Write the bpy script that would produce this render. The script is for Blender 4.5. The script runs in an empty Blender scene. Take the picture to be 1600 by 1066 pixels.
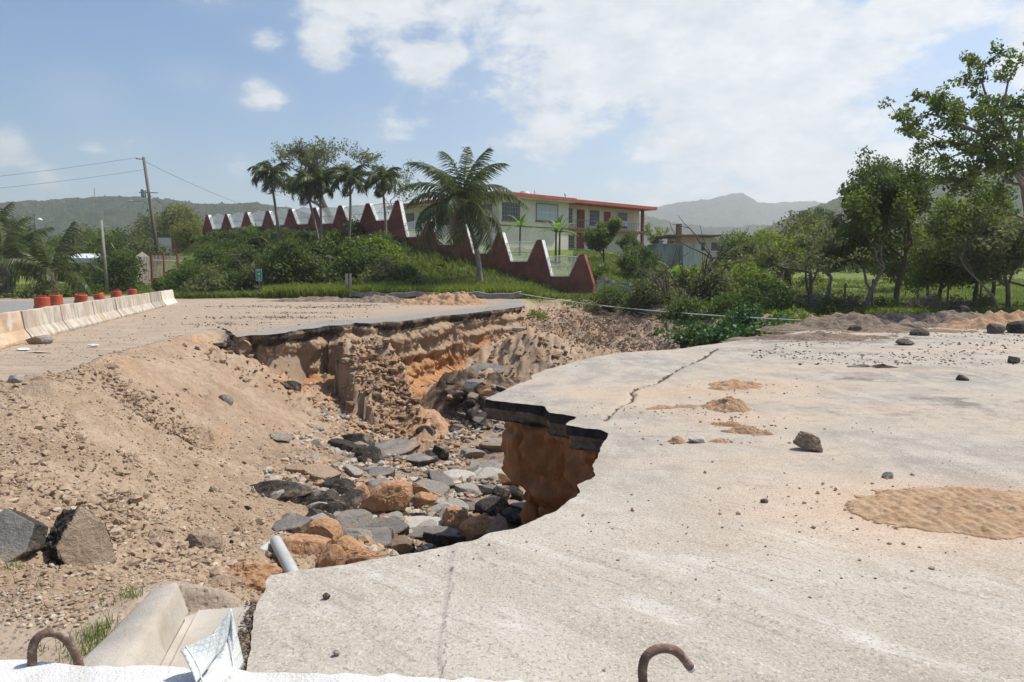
import bpy, math, random
import numpy as np
from mathutils import Vector, Matrix, Euler
C = bpy.context.scene
COL = C.collection
R = math.radians
# ---------------------------------------------------------------- camera
CAMZ = 1.85; F = 1067.0; PITCH = math.atan(108 / F)
cam_d = bpy.data.cameras.new("camera"); cam_d.lens = 24.0; cam_d.sensor_width = 36.0
cam_d.clip_start = 0.05; cam_d.clip_end = 30000
cam = bpy.data.objects.new("camera", cam_d); COL.objects.link(cam)
cam.location = (0, 0, CAMZ); cam.rotation_euler = (math.pi / 2 - PITCH, 0, 0)
C.camera = cam
# ---------------------------------------------------------------- sky
SUN_AZ, SUN_EL = 68.0, 59.0        # azimuth clockwise from +Y
w = bpy.data.worlds.new("World"); C.world = w; w.use_nodes = True
nt = w.node_tree; N = nt.nodes; L = nt.links
for n in list(N): N.remove(n)
def wn(t, **k):
    n = N.new(t)
    for a, b in k.items(): setattr(n, a, b)
    return n
out = wn('ShaderNodeOutputWorld'); bg = wn('ShaderNodeBackground')
sky = wn('ShaderNodeTexSky', sky_type='NISHITA', sun_disc=False)
sky.sun_elevation = R(SUN_EL); sky.sun_rotation = R(SUN_AZ)
sky.air_density = 1.0; sky.dust_density = 1.6; sky.ozone_density = 1.2
tc = wn('ShaderNodeTexCoord')
def wmath(op, a, b=None, c=None, clamp=False):
    n = wn('ShaderNodeMath', operation=op); n.use_clamp = clamp
    for i, v in enumerate((a, b, c)):
        if v is None: continue
        if isinstance(v, (int, float)): n.inputs[i].default_value = v
        else: L.new(v, n.inputs[i])
    return n.outputs[0]
def pdir(px, py):
    u = (px - 800) / F; v = (py - 533) / F
    d = Vector((u, math.cos(PITCH) - v * math.sin(PITCH), -math.sin(PITCH) - v * math.cos(PITCH)))
    return d.normalized()
# clouds: where each bank of cloud hangs in the sky (direction, half width, height flattening)
CL = [(1000, 30, .34, 1.2, 1.0), (1190, 170, .34, 1.2, 1.05), (900, 90, .30, 1.4, .75), (680, 95, .13, 1.6, .62), (1250, 300, .34, 1.6, .85),
      (850, 225, .17, 2.0, .55), (1330, 235, .30, 1.6, .6), (512, 65, .075, 1.0, .62), (405, 148, .072, 1.7, .66),
      (130, 145, .08, 1.5, .40), (300, 120, .08, 2.2, .42), (415, 60, .06, 2.2, .40), (0, 232, .06, 1.3, .55), (185, 225, .08, 1.8, .38),
      (370, 255, .05, 1.2, .40), (590, 205, .08, 1.5, .35), (1440, 15, .15, 1.6, .8), (1410, 85, .06, 2.0, .62), (1640, 60, .1, 1.0, .8),
      (640, -60, .3, 1.6, .8), (330, -20, .1, 2.0, .5), (600, 320, .2, 3.0, .45), (40, 275, .08, 3.0, .3), (1100, -250, .5, 1.2, .8)]
mp = wn('ShaderNodeVectorMath', operation='NORMALIZE'); L.new(tc.outputs['Generated'], mp.inputs[0])
acc = None
for px, py, r, fl, amp in CL:
    d = pdir(px, py)
    s = wn('ShaderNodeVectorMath', operation='SUBTRACT'); L.new(mp.outputs[0], s.inputs[0]); s.inputs[1].default_value = d
    m = wn('ShaderNodeVectorMath', operation='MULTIPLY'); L.new(s.outputs[0], m.inputs[0]); m.inputs[1].default_value = (1, 1, fl)
    ln = wn('ShaderNodeVectorMath', operation='LENGTH'); L.new(m.outputs[0], ln.inputs[0])
    mr = wn('ShaderNodeMapRange', interpolation_type='SMOOTHERSTEP'); L.new(ln.outputs['Value'], mr.inputs['Value'])
    mr.inputs['From Min'].default_value = r; mr.inputs['From Max'].default_value = 0.0
    mr.inputs['To Min'].default_value = 0.0; mr.inputs['To Max'].default_value = amp
    acc = mr.outputs[0] if acc is None else wmath('MAXIMUM', acc, mr.outputs[0])
msc = wn('ShaderNodeVectorMath', operation='MULTIPLY'); L.new(mp.outputs[0], msc.inputs[0]); msc.inputs[1].default_value = (1, 1, 1.9)
nz = wn('ShaderNodeTexNoise'); nz.inputs['Scale'].default_value = 5.5; nz.inputs['Detail'].default_value = 10; nz.inputs['Roughness'].default_value = .58
nz.inputs['Distortion'].default_value = .25
L.new(msc.outputs[0], nz.inputs['Vector'])
nz2 = wn('ShaderNodeTexNoise'); nz2.inputs['Scale'].default_value = 16; nz2.inputs['Detail'].default_value = 8; nz2.inputs['Roughness'].default_value = .62
L.new(msc.outputs[0], nz2.inputs['Vector'])
nn = wmath('MULTIPLY_ADD', nz2.outputs['Fac'], .45, wmath('MULTIPLY', nz.outputs['Fac'], .9))   # ~0.67 mean
dens = wmath('ADD', wmath('MULTIPLY', acc, .78), wmath('MULTIPLY', wmath('SUBTRACT', nn, .675), 1.5))
mr = wn('ShaderNodeMapRange', interpolation_type='SMOOTHSTEP'); L.new(dens, mr.inputs['Value'])
mr.inputs['From Min'].default_value = .17; mr.inputs['From Max'].default_value = .52; mr.inputs['To Max'].default_value = .93
veil = wmath('MULTIPLY', acc, .30)
mask = wmath('MAXIMUM', mr.outputs[0], veil)
# thick parts of the cloud are a touch greyer
cr = wn('ShaderNodeValToRGB'); L.new(nz2.outputs['Fac'], cr.inputs['Fac'])
cr.color_ramp.elements[0].position = .3; cr.color_ramp.elements[0].color = (5.6, 5.95, 6.3, 1)
cr.color_ramp.elements[1].position = .7; cr.color_ramp.elements[1].color = (7.9, 8.1, 8.2, 1)
mx = wn('ShaderNodeMixRGB'); L.new(mask, mx.inputs['Fac']); 
hs = wn('ShaderNodeHueSaturation'); hs.inputs['Saturation'].default_value = 1.28; hs.inputs['Value'].default_value = 1.22; L.new(sky.outputs[0], hs.inputs['Color'])
L.new(hs.outputs[0], mx.inputs['Color1']); L.new(cr.outputs[0], mx.inputs['Color2'])
L.new(mx.outputs[0], bg.inputs['Color']); bg.inputs['Strength'].default_value = .094
L.new(bg.outputs[0], out.inputs['Surface'])
# ---------------------------------------------------------------- sun
sd = bpy.data.lights.new("sun", 'SUN'); sd.energy = 4.3; sd.angle = R(.53); sd.color = (1.0, .955, .88)
so = bpy.data.objects.new("sun", sd); COL.objects.link(so)
sv = Vector((math.sin(R(SUN_AZ)) * math.cos(R(SUN_EL)), math.cos(R(SUN_AZ)) * math.cos(R(SUN_EL)), math.sin(R(SUN_EL))))
so.rotation_euler = sv.to_track_quat('Z', 'Y').to_euler(); so.location = (30, 40, 60)
C.view_settings.view_transform = 'Standard'; C.view_settings.look = 'None'
C.view_settings.exposure = 0.30; C.view_settings.gamma = 1.0
C.cycles.max_bounces = 6; C.cycles.diffuse_bounces = 3; C.cycles.glossy_bounces = 2
C.cycles.transmission_bounces = 3; C.cycles.transparent_max_bounces = 6; C.cycles.volume_bounces = 2
C.cycles.caustics_reflective = False; C.cycles.caustics_refractive = False
try:
    C.cycles.use_denoising = True
    C.cycles.denoiser = 'OPENIMAGEDENOISE'
except Exception: pass

# ================================================================ helpers
rnd = random.Random(7)
def _basis(px, py):
    u = (px - 800) / F; v = (py - 533) / F
    return u, math.cos(PITCH) - v * math.sin(PITCH), -math.sin(PITCH) - v * math.cos(PITCH)
def W(px, py, z=0.0):
    "world point where the sight line through this point of the photo meets height z"
    x, y, s = _basis(px, py); t = (z - CAMZ) / s
    return (x * t, y * t, z)
def D(px, py, d):
    "world point on that sight line at ground distance d"
    x, y, s = _basis(px, py); t = d / y
    return (x * t, d, CAMZ + s * t)

def hash3(ix, iy, iz, seed):
    h = (ix.astype(np.int64) * 374761393 + iy.astype(np.int64) * 668265263 + iz.astype(np.int64) * 2147483647 + seed * 1274126177) & 0xffffffff
    h = ((h ^ (h >> 13)) * 1274126177) & 0xffffffff
    h = ((h ^ (h >> 16)) * 2246822519) & 0xffffffff
    h = h ^ (h >> 15)
    return (h & 0xffff) / 65535.0
def vnoise(x, y, z=None, seed=0):
    "value noise -1..1"
    x = np.asarray(x, float); y = np.asarray(y, float); z = np.zeros_like(x) if z is None else np.asarray(z, float)
    x0 = np.floor(x); y0 = np.floor(y); z0 = np.floor(z)
    fx = x - x0; fy = y - y0; fz = z - z0
    fx = fx * fx * (3 - 2 * fx); fy = fy * fy * (3 - 2 * fy); fz = fz * fz * (3 - 2 * fz)
    flat = not np.any(z)
    def lay(zz):
        a = hash3(x0, y0, zz, seed); b = hash3(x0 + 1, y0, zz, seed); c = hash3(x0, y0 + 1, zz, seed); d = hash3(x0 + 1, y0 + 1, zz, seed)
        return (a * (1 - fx) + b * fx) * (1 - fy) + (c * (1 - fx) + d * fx) * fy
    v = lay(z0)
    if not flat: v = v * (1 - fz) + lay(z0 + 1) * fz
    return v * 2 - 1
def fbm(x, y, z=None, oct=4, lac=2.03, gain=.5, seed=0):
    s = 0; a = 1; t = 0; f = 1
    for o in range(oct):
        s = s + a * vnoise(x * f + 17.3 * o, y * f - 9.1 * o, None if z is None else z * f, seed + o); t += a; a *= gain; f *= lac
    return s / t
def sstep(a, b, x):
    t = np.clip((x - a) / (b - a), 0, 1); return t * t * (3 - 2 * t)
def gauss(x, y, cx, cy, rx, ry=None, rot=0):
    ry = ry or rx; dx = x - cx; dy = y - cy; c, s = math.cos(rot), math.sin(rot)
    a = (dx * c + dy * s) / rx; b = (-dx * s + dy * c) / ry
    return np.exp(-(a * a + b * b))

def link(o, parent=None):
    COL.objects.link(o)
    if parent is not None: o.parent = parent
    return o
def tag(o, label=None, cat=None, group=None, kind=None):
    if label: o['label'] = label
    if cat: o['category'] = cat
    if group: o['group'] = group
    if kind: o['kind'] = kind
    return o
def empty(name, loc=(0, 0, 0), rz=0):
    o = bpy.data.objects.new(name, None); o.location = loc; o.rotation_euler = (0, 0, rz); o.empty_display_size = .2
    COL.objects.link(o); return o
def mesh_np(name, V, Fc, mats, parent=None, smooth=False, attrs=None, colattrs=None, matidx=None, loc=None):
    "V (n,3); Fc (m,k) with k = 3 or 4, or a list of such arrays"
    V = np.asarray(V, dtype=np.float32)
    Fs = Fc if isinstance(Fc, list) else [Fc]
    Fs = [np.asarray(f, dtype=np.int32) for f in Fs if len(f)]
    me = bpy.data.meshes.new(name)
    me.vertices.add(len(V)); me.vertices.foreach_set('co', V.ravel())
    idx = np.concatenate([f.ravel() for f in Fs]); cnt = np.concatenate([np.full(len(f), f.shape[1], dtype=np.int32) for f in Fs])
    st = np.concatenate([[0], np.cumsum(cnt)[:-1]]).astype(np.int32)
    me.loops.add(len(idx)); me.loops.foreach_set('vertex_index', idx)
    me.polygons.add(len(cnt)); me.polygons.foreach_set('loop_start', st); me.polygons.foreach_set('loop_total', cnt)
    if matidx is not None: me.polygons.foreach_set('material_index', np.asarray(matidx, dtype=np.int32))
    me.update(calc_edges=True)
    me.polygons.foreach_set('use_smooth', np.full(len(cnt), bool(smooth)))
    for m in (mats if isinstance(mats, (list, tuple)) else [mats]): me.materials.append(m)
    for k, v in (attrs or {}).items():
        v = np.asarray(v, dtype=np.float32)
        dom = 'POINT' if len(v) == len(V) else 'FACE'
        a = me.attributes.new(k, 'FLOAT', dom); a.data.foreach_set('value', v)
    for k, v in (colattrs or {}).items():
        v = np.asarray(v, dtype=np.float32)
        a = me.attributes.new(k, 'FLOAT_VECTOR', 'POINT'); a.data.foreach_set('vector', v.ravel())
    me.update()
    o = bpy.data.objects.new(name, me)
    if loc is not None: o.location = loc
    return link(o, parent)
class MB:
    "collects simple shapes into one mesh"
    def __init__(s): s.v = []; s.f = []; s.n = 0
    def add(s, V, Fc):
        s.v.append(np.asarray(V, float)); 
        for f in Fc: s.f.append(tuple(int(i) + s.n for i in f))
        s.n += len(V); return s
    def box(s, c, d, rot=None, taper=1.0):
        x, y, z = d[0] / 2, d[1] / 2, d[2] / 2; t = taper
        V = np.array([(-x, -y, -z), (x, -y, -z), (x, y, -z), (-x, y, -z), (-x * t, -y * t, z), (x * t, -y * t, z), (x * t, y * t, z), (-x * t, y * t, z)])
        if rot is not None:
            M = np.array(Euler(rot).to_matrix()); V = V @ M.T
        return s.add(V + np.array(c), [(3, 2, 1, 0), (4, 5, 6, 7), (0, 1, 5, 4), (1, 2, 6, 5), (2, 3, 7, 6), (3, 0, 4, 7)])
    def span(s, a, b):
        a = np.array(a); b = np.array(b); return s.box((a + b) / 2, np.abs(b - a))
    def tube(s, pts, rad, k=6, cap=True):
        pts = [np.array(p, float) for p in pts]; n = len(pts)
        rad = [rad] * n if isinstance(rad, (int, float)) else list(rad)
        V = []; prev = None
        for i, p in enumerate(pts):
            t = pts[min(i + 1, n - 1)] - pts[max(i - 1, 0)]; t = t / (np.linalg.norm(t) + 1e-9)
            if prev is None:
                a = np.array((0, 0, 1.)) if abs(t[2]) < .9 else np.array((1., 0, 0))
            else: a = prev
            u = a - t * np.dot(a, t); u /= np.linalg.norm(u) + 1e-9; prev = u; v = np.cross(t, u)
            for j in range(k):
                an = 2 * math.pi * j / k; V.append(p + rad[i] * (math.cos(an) * u + math.sin(an) * v))
        Fc = [(i * k + j, i * k + (j + 1) % k, (i + 1) * k + (j + 1) % k, (i + 1) * k + j) for i in range(n - 1) for j in range(k)]
        if cap: Fc += [tuple(range(k))[::-1], tuple((n - 1) * k + j for j in range(k))]
        return s.add(V, Fc)
    def lathe(s, prof, c=(0, 0, 0), k=20):
        V = []; n = len(prof)
        for r, z in prof:
            for j in range(k):
                an = 2 * math.pi * j / k; V.append((c[0] + r * math.cos(an), c[1] + r * math.sin(an), c[2] + z))
        Fc = [(i * k + j, i * k + (j + 1) % k, (i + 1) * k + (j + 1) % k, (i + 1) * k + j) for i in range(n - 1) for j in range(k)]
        Fc += [tuple(range(k))[::-1], tuple((n - 1) * k + j for j in range(k))]
        return s.add(V, Fc)
    def prism(s, poly, y0, y1):
        "poly in (x,z), extruded along y"
        n = len(poly); V = [(p[0], y0, p[1]) for p in poly] + [(p[0], y1, p[1]) for p in poly]
        return s.add(V, [tuple(range(n)), tuple(range(2 * n - 1, n - 1, -1))] + [(i, i + n, (i + 1) % n + n, (i + 1) % n) for i in range(n)])
    def build(s, name, mat, parent=None, smooth=False, bevel=0, loc=None):
        me = bpy.data.meshes.new(name); me.from_pydata([tuple(p) for p in np.concatenate(s.v)], [], s.f); me.update()
        import bmesh
        bm = bmesh.new(); bm.from_mesh(me); bmesh.ops.recalc_face_normals(bm, faces=bm.faces); bm.to_mesh(me); bm.free()
        for m in (mat if isinstance(mat, (list, tuple)) else [mat]): me.materials.append(m)
        if smooth: me.polygons.foreach_set('use_smooth', [True] * len(me.polygons))
        o = bpy.data.objects.new(name, me)
        if loc is not None: o.location = loc
        link(o, parent)
        if bevel:
            b = o.modifiers.new('bevel', 'BEVEL'); b.width = bevel; b.segments = 2; b.limit_method = 'ANGLE'
        return o

# ---------------------------------------------------------------- materials
class Mat:
    def __init__(s, name, rough=.9, spec=.25):
        s.m = bpy.data.materials.new(name); s.m.use_nodes = True; s.t = s.m.node_tree; s.N = s.t.nodes; s.L = s.t.links
        s.b = s.N['Principled BSDF']; s.b.inputs['Roughness'].default_value = rough; s.b.inputs['Specular IOR Level'].default_value = spec
        s._c = None
    def n(s, t, **k):
        n = s.N.new(t)
        for a, b in k.items(): setattr(n, a, b)
        return n
    def put(s, sock, v):
        if isinstance(v, (int, float)): sock.default_value = v
        elif isinstance(v, (tuple, list)): sock.default_value = (tuple(v) + (1,))[:4] if len(sock.default_value) == 4 else v
        else: s.L.new(v, sock)
    def coord(s, scale=(1, 1, 1), world=True):
        if world:
            g = s.n('ShaderNodeNewGeometry').outputs['Position']
        else: g = s.n('ShaderNodeTexCoord').outputs['Object']
        mm = s.n('ShaderNodeMapping'); s.L.new(g, mm.inputs['Vector']); mm.inputs['Scale'].default_value = scale
        return mm.outputs[0]
    def noise(s, sc, det=6, ro=.6, vec=None, dist=0):
        n = s.n('ShaderNodeTexNoise'); n.inputs['Scale'].default_value = sc; n.inputs['Detail'].default_value = det
        n.inputs['Roughness'].default_value = ro; n.inputs['Distortion'].default_value = dist
        s.L.new(vec if vec is not None else s.vec(), n.inputs['Vector']); return n.outputs['Fac']
    def vec(s):
        if s._c is None: s._c = s.coord()
        return s._c
    def voro(s, sc, feature='F1', vec=None, out='Distance'):
        n = s.n('ShaderNodeTexVoronoi', feature=feature); n.inputs['Scale'].default_value = sc
        s.L.new(vec if vec is not None else s.vec(), n.inputs['Vector']); return n.outputs[out]
    def math(s, op, a, b=None, c=None, clamp=False):
        n = s.n('ShaderNodeMath', operation=op); n.use_clamp = clamp
        for i, v in enumerate((a, b, c)):
            if v is not None: s.put(n.inputs[i], v)
        return n.outputs[0]
    def rng(s, v, a, b, lo=0., hi=1., smooth=True):
        n = s.n('ShaderNodeMapRange', interpolation_type='SMOOTHSTEP' if smooth else 'LINEAR'); s.put(n.inputs['Value'], v)
        n.inputs['From Min'].default_value = a; n.inputs['From Max'].default_value = b; n.inputs['To Min'].default_value = lo; n.inputs['To Max'].default_value = hi
        return n.outputs[0]
    def mix(s, f, a, b, mode='MIX'):
        n = s.n('ShaderNodeMixRGB', blend_type=mode); s.put(n.inputs[0], f); s.put(n.inputs[1], a); s.put(n.inputs[2], b); return n.outputs[0]
    def attr(s, name, out='Fac'):
        n = s.n('ShaderNodeAttribute', attribute_name=name); return n.outputs[out]
    def ramp(s, f, stops):
        n = s.n('ShaderNodeValToRGB'); s.put(n.inputs[0], f); e = n.color_ramp.elements
        while len(e) < len(stops): e.new(.5)
        for i, (p, c) in enumerate(stops): e[i].position = p; e[i].color = tuple(c) + (1,)
        return n.outputs[0]
    def bump(s, h, strength=.5, dist=.02, prev=None):
        n = s.n('ShaderNodeBump'); s.put(n.inputs['Height'], h); n.inputs['Strength'].default_value = strength; n.inputs['Distance'].default_value = dist
        if prev is not None: s.L.new(prev, n.inputs['Normal'])
        return n.outputs[0]
    def done(s, col, normal=None, rough=None):
        s.put(s.b.inputs['Base Color'], col)
        if normal is not None: s.L.new(normal, s.b.inputs['Normal'])
        if rough is not None: s.put(s.b.inputs['Roughness'], rough)
        return s.m
def simple(name, col, var=.25, sc=3, rough=.85, bump=.2, bsc=20, spec=.25, metal=0, world=False, dirt=None, stretch=(1, 1, 1)):
    m = Mat(name, rough, spec); v = m.coord(stretch, world)
    n1 = m.noise(sc, 6, .65, v); n2 = m.noise(bsc, 5, .6, v)
    c = m.mix(m.rng(n1, .3, .7), [x * (1 - var) for x in col], [min(1, x * (1 + var * .6)) for x in col])
    if dirt is not None: c = m.mix(m.rng(m.noise(sc * 1.7, 7, .7, v), .5, .68), c, dirt)
    m.b.inputs['Metallic'].default_value = metal
    return m.done(c, m.bump(n2, bump, .01))
# ================================================================ the lie of the land
def rbf_fit(P):
    P = np.array(P, float); n = len(P); X = P[:, :2]
    d = np.sqrt(((X[:, None] - X[None]) ** 2).sum(-1))
    A = np.zeros((n + 3, n + 3)); A[:n, :n] = d + np.eye(n) * 1e-4; A[:n, n] = 1; A[:n, n + 1:] = X; A[n, :n] = 1; A[n + 1:, :n] = X.T
    b = np.concatenate([P[:, 2], [0, 0, 0]]); wv = np.linalg.solve(A, b)
    def f(x, y):
        x = np.asarray(x, float); sh = x.shape; x = x.ravel(); y = np.asarray(y, float).ravel()
        r = wv[n] + wv[n + 1] * x + wv[n + 2] * y
        for i in range(n): r = r + wv[i] * np.sqrt((x - X[i, 0]) ** 2 + (y - X[i, 1]) ** 2)
        return r.reshape(sh)
    return f
def poly_sd(x, y, P):
    "signed distance, positive inside"
    P = np.array(P)[:, :2]; n = len(P); d = np.full(np.shape(x), 1e18); ins = np.zeros(np.shape(x), bool)
    for i in range(n):
        a = P[i]; b = P[(i + 1) % n]; e = b - a
        t = np.clip(((x - a[0]) * e[0] + (y - a[1]) * e[1]) / (e @ e + 1e-12), 0, 1)
        d = np.minimum(d, (x - a[0] - t * e[0]) ** 2 + (y - a[1] - t * e[1]) ** 2)
        c = ((a[1] > y) != (b[1] > y)) & (x < (b[0] - a[0]) * (y - a[1]) / (b[1] - a[1] + 1e-12) + a[0])
        ins ^= c
    return np.where(ins, 1, -1) * np.sqrt(d)
def smooth_path(P, step=.1, jag=0., seed=0, jsc=3.):
    "resample a polyline evenly, with small random break-outs"
    P = np.array([p[:2] for p in P], float); seg = np.sqrt((np.diff(P, axis=0) ** 2).sum(1)); s = np.concatenate([[0], np.cumsum(seg)])
    n = max(4, int(s[-1] / step)); t = np.linspace(0, s[-1], n); X = np.interp(t, s, P[:, 0]); Y = np.interp(t, s, P[:, 1])
    if jag:
        tx = np.gradient(X); ty = np.gradient(Y); l = np.hypot(tx, ty) + 1e-9
        j = jag * (fbm(t * jsc, t * 0 + .5, oct=5, gain=.6, seed=seed)); e = np.minimum(1, np.minimum(t, s[-1] - t) / .3)
        X = X - ty / l * j * e; Y = Y + tx / l * j * e
    return np.stack([X, Y], 1)

# the broken edge of the near slab, from the gutter round the tip to its far edge
EDGE_PX = [(385, 1045), (392, 985), (398, 950), (412, 915), (420, 897), (465, 890), (530, 881), (600, 870), (660, 860), (705, 848), (735, 845), (765, 833), (800, 826), (835, 812),
           (862, 800), (893, 780), (907, 768), (903, 757), (931, 743), (925, 728), (933, 712), (938, 700), (952, 676), (940, 671), (915, 669), (884, 664),
           (890, 657), (903, 652), (880, 647), (858, 645), (850, 634), (800, 629), (757, 623),
           (790, 608), (815, 598), (832, 592), (828, 588), (850, 578), (880, 570), (905, 563), (960, 552), (1010, 548), (1060, 545), (1110, 538), (1160, 531), (1200, 527), (1245, 519), (1300, 511)]
EDGE = [W(*p) for p in EDGE_PX]
SLAB = [tuple(p) for p in smooth_path(EDGE, .03, .035, 3, 5.)] + [(20, 27.5), (60, 27), (60, .5), (-1.5, .5)]
# the near soil face stands back under the slab
REC_PX = [(398, 960), (424, 925), (500, 910), (600, 900), (710, 880), (790, 862), (870, 835), (935, 800), (962, 760), (975, 712), (978, 672), (952, 656), (915, 650), (880, 636), (845, 626),
          (803, 616), (832, 600), (860, 590), (920, 572), (1000, 560), (1060, 556), (1160, 541), (1245, 530), (1320, 520)]
REC = [W(*p) for p in REC_PX]
# the far rim, below the piece of road that is left on the far side
RIM_PX = [(815, 480), (790, 483), (762, 486), (740, 489), (715, 492), (690, 493), (668, 497), (640, 501), (620, 503), (600, 503), (580, 506), (555, 505), (535, 509), (510, 509), (490, 514), (465, 516),
          (440, 521), (415, 524), (390, 524), (372, 527), (362, 520), (350, 513)]
RIM = [W(*p) for p in RIM_PX]
FAR_SLAB = [tuple(p) for p in smooth_path(RIM, .05, .12, 11, 1.6)] + [W(330, 500)[:2], W(250, 478)[:2], W(285, 470)[:2], W(420, 467)[:2], W(545, 469)[:2], W(700, 470)[:2], W(812, 469)[:2], W(822, 473)[:2]]
PIT = ([W(398, 960)[:2], (-.5, 3.9), (1.5, 4.2), (3.2, 5.5), (4.2, 8), (4.9, 12), (7.5, 16.5), (11.5, 20.5)] + [(16.5, 23.6), (18, 30), W(1130, 489)[:2], W(1030, 483)[:2], W(940, 467)[:2], W(862, 466)[:2], W(826, 469.5)[:2], W(824, 474)[:2]]
       + [W(px, py - 4.2)[:2] for px, py in RIM_PX] + [W(*p)[:2] for p in [(320, 515), (250, 532), (180, 552), (90, 585), (0, 610), (-300, 640), (-500, 780), (-450, 900), (-100, 1000), (120, 1010), (262, 915), (330, 925)]])
PITP = [(0, 640, .02), (100, 604, .10), (200, 560, .10), (0, 622, .05), (290, 528, .05), (345, 515, .0), (100, 700, -.22), (0, 700, -.08), (0, 780, -.06), (60, 760, -.2), (250, 800, -.96),
        (170, 780, -.55), (300, 860, -.72), (200, 830, -.6), (200, 900, -.34), (120, 900, -.2), (40, 900, -.07), (0, 880, -.05), (0, 1000, 0), (100, 960, -.03), (180, 960, -.06), (250, 912, -.22),
        (330, 912, -.45), (400, 912, -.62), (400, 860, -1.05), (300, 700, -1.24), (300, 600, -.6), (350, 640, -1.17), (200, 640, -.4), (200, 700, -.72), (400, 640, -1.40), (370, 560, -.7),
        (450, 600, -1.5), (450, 700, -1.95), (430, 775, -2.0), (350, 750, -1.6), (480, 870, -1.5), (440, 880, -1.1), (550, 830, -2.1), (600, 800, -2.35), (600, 870, -2.1), (700, 800, -2.75), (700, 720, -2.95),
        (640, 705, -3.05), (780, 700, -3.1), (780, 800, -3.0), (850, 800, -3.3), (920, 760, -3.4), (550, 680, -2.5), (500, 640, -2.1), (720, 690, -3.05), (740, 650, -2.7), (700, 600, -2.65), (655, 660, -3.0),
        (800, 620, -2.5), (860, 560, -1.35), (765, 580, -1.5), (790, 540, -1.0), (740, 592, -2.6), (660, 605, -2.6), (640, 620, -2.6), (620, 650, -2.55), (480, 608, -1.9), (400, 564, -.75),
        (830, 520, -.55), (-200, 660, 0), (-300, 800, 0), (-200, 950, 0), (650, 850, -2.35), (760, 850, -2.9), (500, 760, -2.15), (560, 740, -2.45), (350, 580, -.75), (505, 632, -2.15), (450, 588, -1.5)]
PITP = [W(*p) for p in PITP] + [(1.5, 9, -3.3), (2, 5, -2.6), (0, 5.2, -2.2), (3, 12, -3.3), (4, 16, -3.0), (5, 24, -2.7), (8, 26, -2.5), (11, 28, -2.0), (15, 26, -2.2),
        D(900, 545, 31), D(960, 535, 31), D(1020, 520, 31), D(870, 520, 33.5), D(930, 505, 35), D(1000, 500, 35), D(1080, 510, 31), D(1180, 505, 29), D(1260, 498, 28), D(940, 484, 41), D(1040, 488, 35.5), D(1130, 490, 31), D(870, 482, 41), D(900, 474, 46), D(834, 473, 45), D(850, 478, 42)]
# the compound wall line
WX0, WY0, WDX, WDY = 5.43, 52.65, -3.173, 2.2275
PIER_Z = [2.97 + .16, 4.33, 5.05, 5.9, 6.4, 8.3, 8.28, 8.29, 8.3, 8.36, 8.36, 8.4, 8.37, 8.5]
VEE_Z = [1.50, 2.68, 3.38, 4.22, 5.0, 6.65, 6.63, 6.66, 6.75, 6.8, 6.8, 6.8, 6.8]
GRD_Z = [-.5, .95, 2.0, 3.0, 3.95, 4.9, 5.6, 5.9, 6.3, 6.5, 6.6, 6.6, 6.6, 6.5]
def wall_pt(i, off=0.):
    nx, ny = -WDY, WDX; l = math.hypot(nx, ny)
    return (WX0 + i * WDX - nx / l * off * -1, WY0 + i * WDY + ny / l * off)   # off > 0: towards the road
OUT = [(0, 3, 0), (-6, 3, 0), (6, 3, 0), (-12, 8, 0), (-12, 16, .0), (-8, 14, .0), (12, 16, 0), (-16, 30, 0), (-8, 30, 0), (-20, 45, 0), (-8, 40, 0), (0, 42, 0), (-3, 33, 0), (20, 20, 0), (30, 10, 0), (20, 30, -.1), (40, 30, -.1),
       (-30, 30, 0), (-40, 20, 0), (-50, 50, 0), (-30, 52, .1), (-13, 47.5, 0), (-5, 47.5, 0), (1, 46, 0), (12, 34, .0), (9, 37, .1), (7, 41, .1), (-20, 49, 0), (-24, 50, 0), (-28, 62, .3)]
for i in range(14):
    OUT.append(wall_pt(i) + (GRD_Z[i],))
    OUT.append(wall_pt(i, -6) + (GRD_Z[i] + (.5 if i else 1.4),)); OUT.append(wall_pt(i + .5 if i < 13 else 13.4) + ((GRD_Z[i] + GRD_Z[min(13, i + 1)]) / 2 - .15,))
OUT += [wall_pt(i, 3.2) + (GRD_Z[i] * .62,) for i in range(1, 14)]
OUT += [(-25, 56, .4), (-31, 68, .6), (-34, 75, 1.2), (-37, 84, 3.4), (-44, 70, .4), (-50, 90, .6), (-70, 70, .3), (-40, 100, 5), (-80, 120, 1.5), (-120, 160, 4), (-60, 160, 6),
        (-2, 75, 4.5), (-12, 88, 5.2), (10, 84, 4.5), (18, 92, 4.0), (8, 72, 3.2), (7, 62, 1.5), (13, 74, 2.9), (12, 60, .6), (18, 62, .3), (25, 80, 1.8), (20, 45, .0), (30, 40, -.1), (28, 60, .2), (40, 60, .3),
        (60, 50, .3), (50, 100, 1.6), (80, 120, 2.5), (30, 110, 3), (0, 110, 5), (0, 160, 5), (60, 180, 4), (120, 200, 6), (150, 80, 3), (0, 320, 6), (-150, 320, 6), (200, 320, 8), (100, 40, 0), (-100, 40, 0), (100, 5, 0), (-100, 5, 0)]
f_pit = rbf_fit(PITP); f_out = rbf_fit(OUT)
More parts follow.
